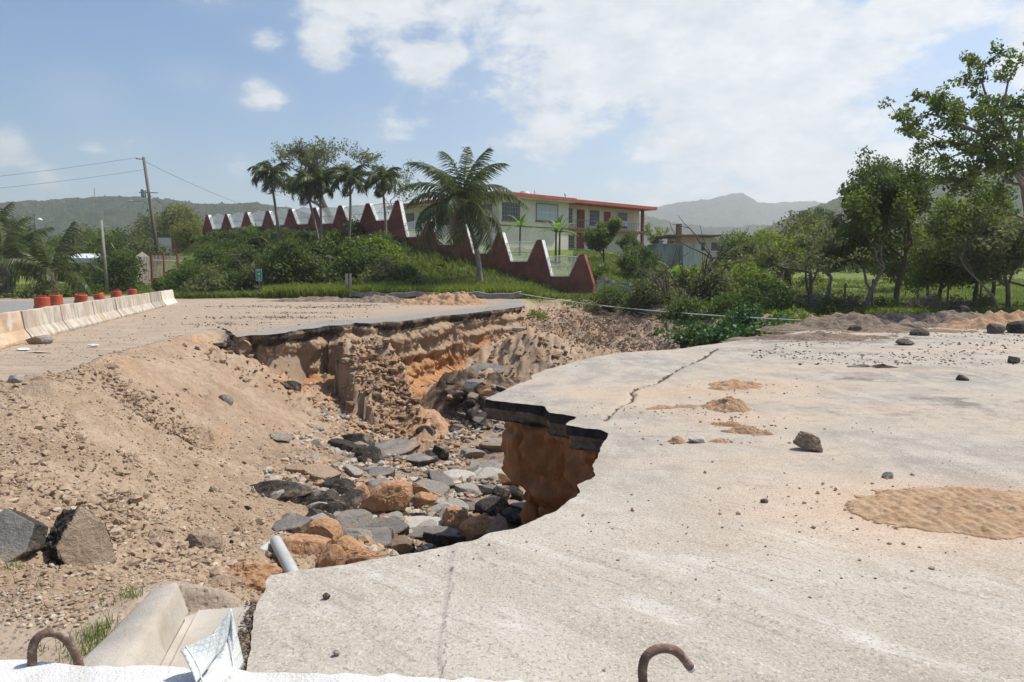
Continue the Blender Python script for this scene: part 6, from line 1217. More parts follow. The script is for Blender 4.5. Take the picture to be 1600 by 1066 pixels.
# clay boulders by the near edge
for k, (px, py, d, s, lab) in enumerate([(484, 862, 7.5, (.27, .26, .25), 'largest orange clay boulder beside the plastic pipe'), (516, 872, 7.2, (.14, .15, .20), 'squared clay block between the two orange boulders'), (546, 860, 7.5, (.17, .16, .155), 'rounded orange clay boulder right of the squared one'), (560, 872, 7.3, (.3, .15, .10), 'small clay fragments in front of the rounded boulder'),
        (605, 782, 11.6, (.42, .36, .26), 'orange brown rock left of the centre slab'), (713, 812, 11.3, (.26, .26, .27), 'tall orange clay block close to the near edge'), (560, 777, 12.2, (.28, .24, .22), 'orange brown rock right of the small black lump'), (745, 830, 10.9, (.28, .3, .36), 'dark orange clod against the near cliff'), (668, 778, 11.9, (.14, .12, .22), 'small upright orange block in the rubble'), (655, 765, 12.6, (.18, .15, .1), 'small round orange clod in the rubble'),
        (780, 828, 10.6, (.22, .22, .2), 'brown clod in the shadow of the near edge'), (505, 838, 8.2, (.22, .2, .2), 'clay lump behind the squared block'), (320, 852, 6.2, (.17, .14, .15), 'pyramid shaped brown clod on the lower slope'), (388, 912, 5.2, (.29, .2, .22), 'large broken orange clay mass beside the gutter end'), (350, 925, 5.0, (.25, .2, .14), 'dark earthy clod left of the orange clay mass'), (293, 932, 4.55, (.075, .06, .05), 'small orange stone at the end of the kerb')]):
    big = k in (13,)
    block('clay_boulder', px, py, d, s, BM_CLAY if k not in (12, 14, 10) else BM_TAN, lab, 'boulder', rot=(.2 * k, .1, k), seed=90 + k, z=D(px, py, d)[2] - (.02 if k < 15 else 0), rough_=.085 if k != 13 else .16, round_=.18, sub=5)
# medium stones of the pit floor, many and alike
def stone_proto(name, seed, mat, sub=4, slab=False, size=(1, .8, .6), rough_=.06):
    V, Fc, top = rock_np(np.random.default_rng(seed), size, slab, sub, 8, rough_); me_o = mesh_np(name, V, Fc, mat, smooth=True, attrs={'top': top}); me = me_o.data; bpy.data.objects.remove(me_o); me.polygons.foreach_set('use_smooth', [False] * len(me.polygons)); return me
protos = [stone_proto('stone', 700 + k, [BM_GREY, BM_PALE, BM_ASPH, BM_TAN, BM_GREY, BM_PALE, BM_CLAY, BM_BLACK, BM_ASPH][k], slab=k in (2, 4, 8), size=(1, .8, .55) if k not in (2, 4, 8) else (1, .8, .28)) for k in range(9)]
rs = random.Random(21); placed = 0
def stone_at(x, y, s, kind, lab, grp, cat='stone', z=None, sink=.35):
    o = bpy.data.objects.new('stone', protos[kind]); o.location = (x, y, (Hp(x, y) if z is None else z) + s * .45 - s * sink); o.scale = (s, s * rs.uniform(.75, 1.1), s * rs.uniform(.8, 1.1)); o.rotation_euler = (rs.uniform(-.35, .35), rs.uniform(-.35, .35), rs.uniform(0, 6.28)); COL.objects.link(o); tag(o, lab, cat, grp); return o
LMK = [(600, 712, 'the largest asphalt slab'), (617, 785, 'the grey centre slab'), (432, 776, 'the long black lump'), (500, 860, 'the orange clay boulders'), (655, 825, 'the white flat stone'), (770, 803, 'the black lump by the near cliff'), (775, 700, 'the dark smooth boulder'),
       (690, 762, 'the dark tilted block'), (672, 845, 'the long slab'), (735, 715, 'the brownish grey boulder'), (516, 792, 'the upright grey chunk'), (560, 700, 'the thick tilted asphalt piece'), (605, 782, 'the orange brown rock'), (712, 748, 'the pale flat rock')]
def stone_label(px, py, s, kd):
    l = min(LMK, key=lambda q_: math.hypot(px - q_[0], (py - q_[1]) * 1.6)); dx, dy = px - l[0], (py - l[1]) * 1.6
    side = ('left of ' if dx < 0 else 'right of ') if abs(dx) > abs(dy) else ('behind ' if dy < 0 else 'in front of ')
    return ('small ' if s < .12 else 'large ' if s > .24 else 'medium ') + ['grey stone', 'pale stone', 'dark flat fragment', 'tan stone', 'flat grey stone', 'pale angular stone', 'orange clay lump', 'black lump', 'grey flat fragment'][kd] + ' in rubble ' + side + l[2]
FL = [(455, 735), (540, 690), (660, 700), (780, 690), (840, 760), (830, 820), (700, 850), (600, 875), (500, 850), (430, 800)]
def inpoly(x, y, P):
    c = False; n = len(P)
    for i in range(n):
        a, b = P[i], P[(i + 1) % n]
        if (a[1] > y) != (b[1] > y) and x < (b[0] - a[0]) * (y - a[1]) / (b[1] - a[1]) + a[0]: c = not c
    return c
cnt = 0
while cnt < 150:
    px = rs.uniform(430, 850); py = rs.uniform(690, 875)
    if not inpoly(px, py, FL): continue
    d = dist_on_ground(px, py, 6, 26); s = rs.choice([.07, .09, .1, .12, .15, .2, .26, .32]) * rs.uniform(.8, 1.25); p = D(px, py, d)
    if not off_cliff(p[0], p[1]): continue
    cnt += 1
    kd_ = rs.choices(range(9), [4, 6, 3, 5, 4, 5, 3, 3, 3])[0]; stone_at(p[0], p[1], s, kd_, stone_label(px, py, s, kd_), 'loose stones on the pit floor', sink=.25)
cnt = 0
while cnt < 34:
    px = rs.uniform(160, 560); py = rs.uniform(620, 900); d = dist_on_ground(px, py, 3.5, 26); p = D(px, py, d)
    if not inpoly(px, py, [(500, 620), (560, 690), (440, 760), (430, 800), (390, 860), (270, 930), (180, 900), (250, 830), (400, 700)]): continue
    cnt += 1; stone_at(p[0], p[1], rs.uniform(.03, .07) * (1 if py < 820 else .6), rs.choices(range(9), [3, 2, 1, 8, 1, 1, 2, 1, 0])[0], 'small stone lying loose on the lower part of the gravelly slope', 'small stones on the slope', sink=.3)
for k in range(30):      # grey stone band that comes down beside the buttress
    px = rs.uniform(0, 1); px, py = 500 + 70 * px + rs.uniform(-22, 22), 590 + 95 * px + rs.uniform(-14, 14); d = dist_on_ground(px, py, 12, 27); p = D(px, py, d)
    stone_at(p[0], p[1], rs.uniform(.06, .16), rs.choices(range(9), [6, 2, 2, 2, 3, 1, 1, 2, 2])[0], 'grey stone in the band of stones below the far buttress', 'stones below the far buttress', sink=.3)
# pieces stuck in the collapsed heap
for k in range(28):
    px, py = rs.uniform(700, 790), rs.uniform(595, 680); d = 21.9 - (py - 600) * .024; p = D(px, py, d)
    stone_at(p[0], p[1], rs.uniform(.10, .30), rs.choices(range(9), [2, 1, 3, 2, 1, 1, 2, 6, 4])[0], 'dark broken piece stuck in the collapsed heap beyond the tip', 'pieces stuck in the collapsed heap', z=p[2], sink=.45)
# gravel and crumbs
def gravel(name, label, pts, smin, smax, mats, seed, pw=2.5, sink=.25):
    rng = np.random.default_rng(seed); Dd, Fc = ico(1); n = len(pts); s = smin + (smax - smin) * rng.random(n) ** pw; k = len(Dd)
    r = 1 + .28 * rng.normal(size=(n, k)); sc3 = np.stack([np.ones(n), rng.uniform(.6, 1, n), rng.uniform(.45, .85, n)], 1); a = rng.random(n) * 6.283; ca, sa = np.cos(a), np.sin(a)
    V = Dd[None] * r[..., None].clip(.6, 1.4) * sc3[:, None] * s[:, None, None]; X_ = V[..., 0] * ca[:, None] - V[..., 1] * sa[:, None]; Y_ = V[..., 0] * sa[:, None] + V[..., 1] * ca[:, None]
    V = np.stack([X_, Y_, V[..., 2]], -1) + pts[:, None, :] + np.array([0, 0, 1.])[None, None] * (s * (.5 - sink))[:, None, None]
    F_ = (Fc[None] + (np.arange(n) * k)[:, None, None]).reshape(-1, 3); mi = np.repeat(rng.integers(0, len(mats), n), len(Fc))
    o = mesh_np(name, V.reshape(-1, 3), F_, mats, matidx=mi); tag(o, label, 'gravel', None, 'stuff'); return o
def scatter_ground(n, X0, X1, Y0, Y1, seed, cond):
    rng = np.random.default_rng(seed); y = Y0 * (Y1 / Y0) ** rng.random(n); u = rng.uniform(X0, X1, n); x = u * y; h, s = H0(x, y); ok = cond(x, y, s, h); ok &= poly_sd(x, y, GUT_POLY) < -.03; x, y, h, s = x[ok], y[ok], h[ok], s[ok]; return np.stack([x, y, rough(x, y, h, s)], 1)
GMs = [simple('crumb_tan', (.34, .25, .17), .25, 3, .95, .4, 60), simple('crumb_pale', (.44, .37, .29), .25, 3, .95, .4, 60), simple('crumb_brown', (.25, .17, .11), .25, 3, .95, .4, 60), simple('crumb_tan_2', (.38, .28, .19), .25, 3, .95, .4, 60)]
GMp = [simple('crumb_grey', (.23, .21, .18), .25, 3, .95, .4, 60), simple('crumb_white', (.43, .39, .33), .25, 3, .95, .4, 60), GMs[0], simple('crumb_orange', (.42, .26, .15), .25, 3, .95, .4, 60), GMs[1]]
M_CLOD = simple('soil_clod', (.36, .265, .18), .22, 6, .95, .7, 45); GMs = [M_CLOD, simple('crumb_pale', (.44, .36, .27), .2, 3, .95, .4, 60), simple('crumb_brown', (.27, .19, .125), .2, 3, .95, .4, 60), M_CLOD]
dens_l = lambda x, y: .62 + .55 * fbm(x * .7, y * .7, oct=3, seed=123)
pts = scatter_ground(80000, -.95, -.10, 3.0, 24, 1, lambda x, y, s, h: (s > .15) & (np.random.default_rng(4).random(len(x)) < dens_l(x, y)) & (h < .3))
gravel('gravel', 'fine gravel and crumbled soil strewn over the whole left slope', pts, .004, .022, GMs, 2, 3)
pts = scatter_ground(3000, -.9, -.15, 5.2, 20, 11, lambda x, y, s, h: (s > .15)); rngc = np.random.default_rng(91); PP = []
for P, wd, nn_ in [([W(170, 595, -.2), W(215, 620, -.4), W(260, 645, -.6), W(315, 655, -.9)], .30, 420), ([W(195, 690, -.6), W(205, 760, -.7), W(190, 830, -.6), W(215, 870, -.5)], .16, 260), ([W(330, 545, -.3), W(350, 590, -.8), W(320, 640, -1.0)], .3, 200), ([W(0, 738, -.1), W(60, 765, -.2), W(140, 790, -.45)], .10, 120), ([W(250, 870, -.5), W(330, 880, -.8), W(300, 900, -.4)], .25, 260), ([W(0, 610, 0), W(90, 600, .05), W(180, 560, .05)], .25, 160)]:
    for k in range(nn_):
        i = rngc.integers(0, len(P) - 1); t_ = rngc.random(); a = np.array(P[i]) * (1 - t_) + np.array(P[i + 1]) * t_; PP.append((a[0] + rngc.normal() * wd, a[1] + rngc.normal() * wd))
PP = np.array(PP); hh_ = Hs(PP[:, 0], PP[:, 1]); gravel('clods', 'clods of the same soil gathered in broken bands on the left slope', np.stack([PP[:, 0], PP[:, 1], hh_], 1), .012, .065, [M_CLOD], 92, 2.4, sink=.1)
gravel('clods', 'clods of soil scattered over the left slope', pts, .015, .055, GMs, 3, 3)
pts = scatter_ground(24000, -.37, .06, 6.0, 24, 5, lambda x, y, s, h: (s > .5) & (h + .5 * fbm(x * .8, y * .8, oct=4, seed=231) < -1.95) & (fbm(x * 1.6, y * 1.6, oct=3, seed=232) > -.12))
def spur_pts(n, seed):
    r_ = np.random.default_rng(seed); t_ = r_.random(n); x = sa[0] + se[0] * t_ + r_.normal(size=n) * (.5 + .4 * t_); y = sa[1] + se[1] * t_ + r_.normal(size=n) * (.6 + .4 * t_)
    i_ = np.clip(np.searchsorted(ys, y), 0, len(ys) - 1); j_ = np.clip(((x / ys[i_] + 1.25) / .0027).round().astype(int), 0, Hz.shape[1] - 1); return np.stack([x, y, Hz[i_, j_]], 1)
def mesh_pts(n, px0, px1, py0, py1, seed):
    r_ = np.random.default_rng(seed); x = r_.uniform(px0, px1, n); y = r_.uniform(py0, py1, n); i_ = np.clip(np.searchsorted(ys, y), 0, len(ys) - 1); j_ = np.clip(((x / ys[i_] + 1.25) / .0027).round().astype(int), 0, Hz.shape[1] - 1); z_ = Hz[i_, j_]; ok = (z_ < -.1); return np.stack([x, y, z_], 1)[ok]
BMc = [simple('clay_crumb', (.36, .215, .12), .25, 5, .95, .6, 30), simple('clay_crumb_tan', (.37, .27, .18), .25, 5, .95, .6, 30), simple('clay_crumb_brown', (.25, .155, .09), .25, 5, .95, .6, 30)]
gravel('clay_clods', 'broken clods clinging to the clay spur below the far road edge', spur_pts(1300, 61), .02, .15, BMc, 62, 3.8, sink=.2)
gravel('clay_clods', 'crumbled soil over the gullied bank beyond the slab tip', mesh_pts(3400, -1, 8, 24, 40, 63), .02, .12, BMc, 64, 3.4, sink=.2)
gravel('slope_clods', 'crumbled soil along the foot of the far wall', mesh_pts(1800, -9, -1, 17.5, 27, 65), .02, .11, BMc, 66, 3.6, sink=.2)
gravel('pit_gravel', 'grey and pale gravel between the blocks on the pit floor', pts, .015, .13, GMp, 6, 3.0)
pts = scatter_ground(3500, -.9, -.2, 14, 44, 7, lambda x, y, s, h: (s < 0) & (x < -1)); pts[:, 2] = np.maximum(pts[:, 2], np.where(poly_sd(pts[:, 0], pts[:, 1], FAR_SLAB) > 0, .02, -9)); gravel('lane_gravel', 'scattered grit on the dirt lane beside the barrier', pts, .010, .035, GMs, 8, 4)
# on the slab
GMd = [simple('crumb_dark', (.10, .085, .07), .3, 3, .95, .4, 60), simple('crumb_umber', (.20, .145, .10), .3, 3, .95, .4, 60), GMs[2]]
rng = np.random.default_rng(31); n = 9000; y = 2.6 * (27 / 2.6) ** rng.random(n); x = rng.uniform(-.45, .95, n) * y; k_ = fbm(x * .7, y * .9, oct=4, seed=132); ok = (poly_sd(x, y, SLAB) > .1) & (rng.random(n) < sstep(-.15, .45, k_) * (.35 + .65 * sstep(5, 9, y))); x, y = x[ok], y[ok]
gravel('road_grit', 'dark crumbs and grit scattered over the pale road surface', np.stack([x, y, slab_z(x, y, np.ones_like(x))], 1), .002, .014, GMd + [GMp[0]], 9, 3.5)
rng = np.random.default_rng(32); n = 5000; pxs = rng.uniform(1170, 1640, n); pys = 496 + 75 * rng.random(n) ** 1.8; Pw = np.array([W(a_, b_) for a_, b_ in zip(pxs, pys)]); k_ = fbm(Pw[:, 0] * .5, Pw[:, 1] * .8, oct=4, seed=141); Pw = Pw[(rng.random(n) < sstep(-.2, .3, k_)) & (poly_sd(Pw[:, 0], Pw[:, 1], SLAB) > .1)]
gravel('road_rubble', 'dark dirt crumbs spread in front of the heaps at the far side of the road', Pw, .006, .038, GMd + [M_CLOD], 19, 3)
cl_ = []; 
for px, py, n_, sx, sy in [(1470, 800, 500, 1.0, .55), (1150, 605, 160, .7, .4), (1140, 655, 160, .35, .5), (1060, 640, 90, .5, .2), (1110, 690, 60, .4, .1)]:
    c_ = W(px, py); cl_.append(np.stack([c_[0] + rng.normal(size=n_) * sx, c_[1] + rng.normal(size=n_) * sy, np.zeros(n_)], 1))
gravel('clay_crumbs', 'crumbs of orange clay strewn round the clay piles and the mud patch', np.concatenate(cl_), .003, .022, [GMp[3], GMs[0]], 29, 3)
dk_ = []
for px, py, n_, sx, sy in [(430, 497, 260, 1.6, .5), (510, 481, 300, 1.5, .7), (470, 490, 120, 1.2, .3), (560, 478, 120, .9, .4), (380, 480, 150, 2, .6), (350, 508, 120, 1.0, .5)]:
    c_ = W(px, py); dk_.append(np.stack([c_[0] + rng.normal(size=n_) * sx, c_[1] + rng.normal(size=n_) * sy, np.full(n_, .03)], 1))
gravel('asphalt_crumbs', 'black asphalt crumbs lying in streaks on the far dirt lane', np.concatenate(dk_), .008, .05, GMd, 30, 2.5, sink=.3)
# heaps at the right and across the lane
def pxheap(name, px, py, rx, ry, h, mat, seed, label, rot=0., n=90, amp=.06, fsc=3.): 
    p = W(px, py); o = lump_ground(name, p[0], p[1], rx, ry, h, .012 if p[1] < 32 else .03, mat, seed, rot, n, amp, fsc); tag(o, label, 'dirt heap'); return o
pxheap('dirt_heap', 1325, 511, 2.6, 1.4, .42, M_DIRTH, 11, 'brown dirt heap at the end of the pale cable', .1, amp=.12); pxheap('dirt_heap', 1400, 506, 3.2, 1.2, .36, M_DIRTH, 12, 'middle stretch of the long dirt heap along the far road edge', -.05, amp=.12)
pxheap('dirt_heap', 1500, 508, 3.2, 1.3, .42, M_DIRTH, 13, 'right stretch of the long dirt heap, before the grey road strip', 0, amp=.14); pxheap('dirt_heap', 1580, 512, 2.6, 1.1, .5, M_CLAYH, 14, 'orange tinted heap at the right edge beside black lumps', 0, amp=.14)
pxheap('dirt_heap', 1290, 528, 2.6, .9, .12, M_DIRTH, 15, 'low spread of dark dirt in front of the heap by the cable', .1, amp=.10); pxheap('dirt_heap', 1400, 518, 3.4, .7, .10, M_DIRTH, 16, 'thin band of dirt crumbs before the middle heap', 0, amp=.09)
pxheap('clay_heap', 1152, 604, .62, .42, .10, M_CLAYH, 21, 'spread orange clay heap, the farthest of the clay row on the road', .1, amp=.10, fsc=6); pxheap('clay_heap', 1134, 636, .36, .36, .17, M_CLAYH, 22, 'tallest orange clay clod pile on the road', 0, amp=.10, fsc=7); pxheap('clay_heap', 1132, 664, .30, .16, .09, M_CLAYH, 23, 'small clay pile in front of the tallest one', 0, amp=.08, fsc=7)
pxheap('clay_heap', 1168, 676, .34, .14, .08, M_CLAYH, 24, 'crumbled clay pile right of the small one', -.3, amp=.08, fsc=7); pxheap('clay_heap', 1050, 637, .55, .10, .05, M_CLAYH, 25, 'thin line of clay crumbs left of the tallest pile', .3, amp=.06, fsc=7); pxheap('clay_heap', 1057, 691, .14, .12, .09, M_CLAYH, 26, 'small brown clay crumb pile beside the pale flat stone', 0, amp=.06, fsc=8); pxheap('clay_heap', 1126, 690, .16, .09, .04, M_CLAYH, 27, 'tiny clay crumb pile right of the pale flat stone', 0, amp=.04, fsc=8)
p = D(694, 478, 39.0); tag(lump_ground('clay_heap', p[0], p[1], 2.9, 1.6, .55, .03, M_CLAYH, 31, 0, 90, .35, 1.6), 'large orange clay heap in front of the guard rail', 'dirt heap'); p = D(590, 474, 42); tag(lump_ground('dirt_heap', p[0], p[1], 2.4, 1.5, .35, .03, M_DIRTH, 32, 0, 90, .25, 1.6), 'grey brown dirt heap left of the orange heap by the guard rail', 'dirt heap')
p = D(500, 474, 43); tag(lump_ground('dirt_heap', p[0], p[1], 4.5, 1.3, .22, .03, M_DIRTH, 33, 0, 90, .18, 1.6), 'long low dirt ridge across the far side of the lane', 'dirt heap')
M_MUD = (lambda m: m.done(m.mix(m.rng(m.noise(3, 7, .7), .50, .68, 0, .6), m.mix(m.rng(m.noise(5, 7, .7), .3, .7), (.38, .235, .135), (.50, .36, .235)), (.27, .20, .145)), m.bump(m.noise(30, 6, .75), .8, .015, m.bump(m.noise(9, 7, .7), .8, .03))))(Mat('dried_mud', .96, .08))
# ridged mud patch
c0 = W(1500, 797); n = 170; u = np.linspace(-1.15, 1.15, n); A, B = np.meshgrid(u, u); X_ = c0[0] + A * .86; Y_ = c0[1] + B * .56 + .10 * A; rr = np.sqrt(A * A + B * B) + .34 * fbm(X_ * 2.4, Y_ * 3.4, oct=7, gain=.70, seed=61)
ph = (X_ * .75 + Y_ * .66) * 52; rd = np.sin((X_ + .12 * Y_) * 58 + 2.2 * fbm(X_ * 2, Y_ * 2, oct=3, seed=62)); Z_ = sstep(1.0, .7, rr) * (.018 + .007 * rd * sstep(-.1, .4, fbm(X_ * 1.5, Y_ * 1.5, seed=63) + .2) + .045 * np.abs(fbm(X_ * 8, Y_ * 8, oct=4, gain=.6, seed=64)))
idx = np.arange(n * n).reshape(n, n); q_ = np.stack([idx[:-1, :-1], idx[:-1, 1:], idx[1:, 1:], idx[1:, :-1]], -1).reshape(-1, 4); keep = (rr.ravel()[q_] < .995).any(1)
o = mesh_np('mud_patch', np.stack([X_, Y_, Z_ + .004 + .0 * X_ + np.where(rr < 1, .006, -.02)], -1).reshape(-1, 3), q_[keep], M_MUD, smooth=True); tag(o, 'dried orange mud patch pressed into parallel ridges at the right of the road', 'mud patch')
# stones on the road
for k, (px, py, s, rot, mt, lab) in enumerate([(1264, 703, (.17, .075, .075), (.1, .35, -.6), BM_TAN, 'lone oblong brown stone casting a shadow on the pale road'), (1092, 691, (.10, .06, .04), (0, .1, .3), BM_PALE, 'pale flat stone among the clay crumbs'), (1389, 747, (.045, .04, .03), (0, 0, 0), BM_GREY, 'small grey pebble left of the mud patch'),
        (1334, 518, (.20, .16, .13), (0, 0, 0), BM_DARKCLOD, 'dark clod standing alone before the dirt heap'), (1440, 524, (.28, .17, .11), (0, 0, .2), BM_DARKCLOD, 'wide dark clod in the middle of the far road'), (1413, 539, (.20, .14, .09), (0, 0, .5), BM_DARKCLOD, 'dark lump nearer than the wide clod'), (1585, 567, (.16, .12, .09), (0, 0, .5), BM_BLACK, 'small black lump at the right edge of the road'),
        (1555, 521, (.26, .22, .20), (0, 0, .5), BM_DARKCLOD, 'rounded brown black lump left of the orange tinted heap'), (1585, 520, (.34, .28, .24), (0, 0, .5), BM_BLACK, 'big black lump at the right edge beside the orange tinted heap'), (1298, 512, (.2, .14, .14), (0, 0, .5), BM_DARKCLOD, 'dark clod on the front of the heap by the cable'),
        (1345, 573, (.22, .05, .03), (0, 0, .05), BM_PALE, 'narrow pale slab piece lying flat on the far road'), (1380, 574, (.24, .05, .03), (0, 0, -.05), BM_DARKCLOD, 'narrow dark slab piece right of the pale one'), (1503, 594, (.1, .08, .06), (0, 0, 0), BM_DARKCLOD, 'small dark stone left of the tyre mark patch'), (1495, 498, (.36, .26, .18), (0, 0, 0), BM_BLACK, 'black lump on top of the right stretch of the heap'),
        (510, 934, (.022, .018, .018), (0, 0, 0), BM_DARKCLOD, 'tiny reddish brown chip on the near pale slab'), (525, 1022, (.018, .014, .012), (0, 0, 0), BM_GREY, 'tiny grey pebble on the near slab above the barrier'), (1193, 785, (.03, .02, .02), (0, 0, 0), BM_DARKCLOD, 'tiny dark crumb on the road left of the mud patch')]):
    p = W(px, py); o = block('stone', px, py, p[1], s, mt, lab, 'stone', rot=rot, seed=800 + k, z=s[2] * (.55 if k else .95) + (.25 if k == 13 else 0), sub=5 if s[0] > .1 else 3, round_=.05, rough_=.12)
for k, (px, py, d, s, lab) in enumerate([(60, 523, 17.6, (.30, .22, .13), 'grey rock at the foot of the barrier'), (26, 597, 12.3, (.14, .11, .08), 'dusty grey stone on the crest of the left slope'), (58, 598, 12.2, (.12, .1, .08), 'grey brown stone right of the dusty one on the crest'), (172, 578, 13.6, (.13, .1, .08), 'brown stone on the upper left slope'), (352, 632, 15.3, (.14, .12, .16), 'round grey stone set in the upper orange slope'), (355, 540, 18.3, (.4, .3, .08), 'dark asphalt crumbs at the left end of the broken edge')]):
    on_floor(px, py, 'stone', s, BM_GREY if k in (0, 1, 4) else (BM_TAN if k < 5 else BM_ASPH), lab, 'stone', seed=830 + k, sub=3, sink=.03) if k else block('stone', px, py, d, s, BM_GREY, lab, 'stone', seed=830, z=.09)
# the two big pieces at the lower left
BM_UPEND = block_mat('upended_block', (.020, .018, .017), (.085, .072, .062), (.27, .20, .14), (.40, .31, .22), .35, 1.0)
du_ = dist_on_ground(122, 885, 3, 12); o = block('asphalt_block', 122, 842, du_ + .15, (.17, .29, .12), BM_UPEND, 'big upended asphalt block with a tan dusty face at the lower left', AS, slab=True, seed=908, sub=6, z=Hp(D(122, 842, du_)[0], du_ + .15) + .11, rough_=.13, cuts=6)
zl_ = Vector((.70, -.60, .38)).normalized(); yl_ = Vector((-.22, .10, .97)); yl_ = (yl_ - zl_ * yl_.dot(zl_)).normalized(); o.rotation_euler = Matrix((yl_.cross(zl_), yl_, zl_)).transposed().to_euler()
p = D(20, 832, 5.7); dq_ = dist_on_ground(20, 868, 3, 12); o = block('asphalt_block', 12, 850, dq_, (.22, .20, .06), BM_ASPH, 'grey asphalt slab leaning at the left edge, left of the upended block', AS, rot=(.85, .10, .1), slab=True, seed=904, sub=6, z=Hp(D(12, 850, dq_)[0], dq_) + .07, cuts=6)
# roots, stick and pipes
M_ROOT = simple('root_bark', (.24, .145, .085), .3, 6, .9, .5, 40); M_STICK = simple('grey_stick', (.27, .21, .155), .3, 6, .9, .4, 40)
def px_tube(name, L_, r, mat, label, cat, k=8):
    P = [Vector(D(*q_)) for q_ in L_]; b = P[0]; n = len(P); rr = r if isinstance(r, (list, tuple)) else [r] * n
    # smooth the run
    Q = []; RR = []
    for i in range(n - 1):
        for j in range(6):
            t_ = j / 6; p0 = P[max(0, i - 1)]; p1_ = P[i]; p2_ = P[i + 1]; p3 = P[min(n - 1, i + 2)]; Q.append(.5 * ((2 * p1_) + (p2_ - p0) * t_ + (2 * p0 - 5 * p1_ + 4 * p2_ - p3) * t_ * t_ + (3 * p1_ - p0 - 3 * p2_ + p3) * t_ ** 3)); RR.append(rr[i] * (1 - t_) + rr[i + 1] * t_)
    Q.append(P[-1]); RR.append(rr[-1]); o = MB().tube([a - b for a in Q], RR, k).build(name, mat, None, smooth=True, loc=b); tag(o, label, cat); return o
px_tube('root', [(-30, 785, 5.4), (10, 800, 5.4), (45, 814, 5.42), (70, 828, 5.45), (92, 836, 5.5)], [.022, .022, .024, .026, .018], M_ROOT, 'brown root running over the slab to the upended block at the lower left', 'root')
px_tube('stick', [(85, 652, 9.6), (62, 680, 8.95), (42, 702, 8.45), (20, 710, 8.2), (-20, 712, 8.15)], [.018, .026, .026, .02, .015], M_STICK, 'pale bent stick lying on the left slope', 'stick')
px_tube('stick', [(112, 888, 4.8), (128, 888, 4.72), (138, 898, 4.62), (150, 907, 4.55)], [.008, .012, .012, .014], M_STICK, 'short grey twig under the upended block', 'stick')
px_tube('root', [(620, 868, 7.2), (600, 868, 7.2), (560, 872, 7.1), (525, 874, 7.05)], .005, M_STICK, 'thin straw coloured root stretched before the clay boulders', 'root')
M_PVC = simple('plastic_pipe', (.46, .47, .45), .10, 3, .45, .03, 30, dirt=(.36, .30, .24)); 
def pipe(name, a, b, r, label, inner=None):
    a = Vector(a); b = Vector(b); d = b - a; L_ = d.length; prof = []; o = empty(name, a); tag(o, label, 'pipe'); M_ = d.to_track_quat('Z', 'Y').to_euler(); k = 20
    V = []; Fc = []
    for z in (0, L_):
        for rr_ in (r, r * .86): V += [(rr_ * math.cos(t_ * 2 * math.pi / k), rr_ * math.sin(t_ * 2 * math.pi / k), z) for t_ in range(k)]
    for j in range(k): n_ = (j + 1) % k; Fc += [(j, n_, 2 * k + n_, 2 * k + j), (k + j, 3 * k + j, 3 * k + n_, k + n_), (j, k + j, k + n_, n_), (2 * k + j, 2 * k + n_, 3 * k + n_, 3 * k + j)]
    m = MB().add(V, Fc).build('tube', M_PVC, o, smooth=False); m.rotation_euler = M_; m.data.polygons.foreach_set('use_smooth', [True] * len(m.data.polygons)); e = m.modifiers.new('e', 'EDGE_SPLIT'); e.split_angle = R(40); return o
pipe('drain_pipe', D(431, 846, 7.05), D(462, 905, 6.05), .062, 'white plastic pipe leaning down to the right against the near slab'); pipe('drain_pipe', D(428, 850, 7.15), D(380, 885, 6.6), .062, 'white plastic pipe sloping down to the left into the soil')
pipe('drain_pipe', D(836, 515.5, 33.0), D(796, 513.5, 34.0), .085, 'short white pipe sticking out of the far bank below the road end')
# ================================================================ kerb and gutter at the lower left
M_KERB = simple('old_concrete', (.43, .385, .325), .18, 2.2, .93, .5, 60, world=True, dirt=(.34, .285, .22)); M_GUT = simple('gutter_concrete', (.43, .39, .335), .12, 1.5, .9, .3, 70, world=True, dirt=(.38, .33, .27))
# section of the kerb and the channel, swept from the near end to the broken far end
nA = W(190, 1045); nB = W(265, 925); gA = W(385, 1050); gB = W(398, 950)
A0 = Vector(W(88, 1066, .06)); A1 = Vector(W(232, 925, .06)); K0 = Vector(W(216, 1066, .0)); K1 = Vector(W(288, 948, -.02)); G0 = Vector(W(376, 1075, -.06)); G1 = Vector(W(404, 944, -.06))
def lerp(a, b, t_): return a + (b - a) * t_
nl_ = 60; V = []; sec = [(-.16, .02, -.6), (-.16, .02, .0), (.0, .02, .03), (.35, .03, .05), (.75, .03, .055), (.92, .03, .04), (1.0, .0, .0), (1.04, .0, -.045), (1.10, .0, -.075)]
ext0 = -.25
for i in range(nl_ + 1):
    t_ = ext0 + (1 - ext0) * i / nl_; a = lerp(A0, A1, t_); b_k = lerp(K0, K1, t_); g_ = lerp(G0, G1, t_); row = []
    for s_, dz, z in sec:
        p = a + (b_k - a) * s_; row.append((p.x, p.y, z if z > -.5 else -.6))
    V.append(row)
e_n = np.random.default_rng(4)
Va = np.array(V); jit = .035 * fbm(np.arange(len(sec)) * 1.7 + 0 * Va[:, :, 0], Va[:, :, 1] * 0 + 3.3, oct=2, seed=5); Va[-6:, :, 1] += jit[-6:] * np.linspace(0, 1, 6)[:, None]; Va[:, :, 2] += .006 * fbm(Va[:, :, 0] * 6, Va[:, :, 1] * 6, oct=4, seed=9)
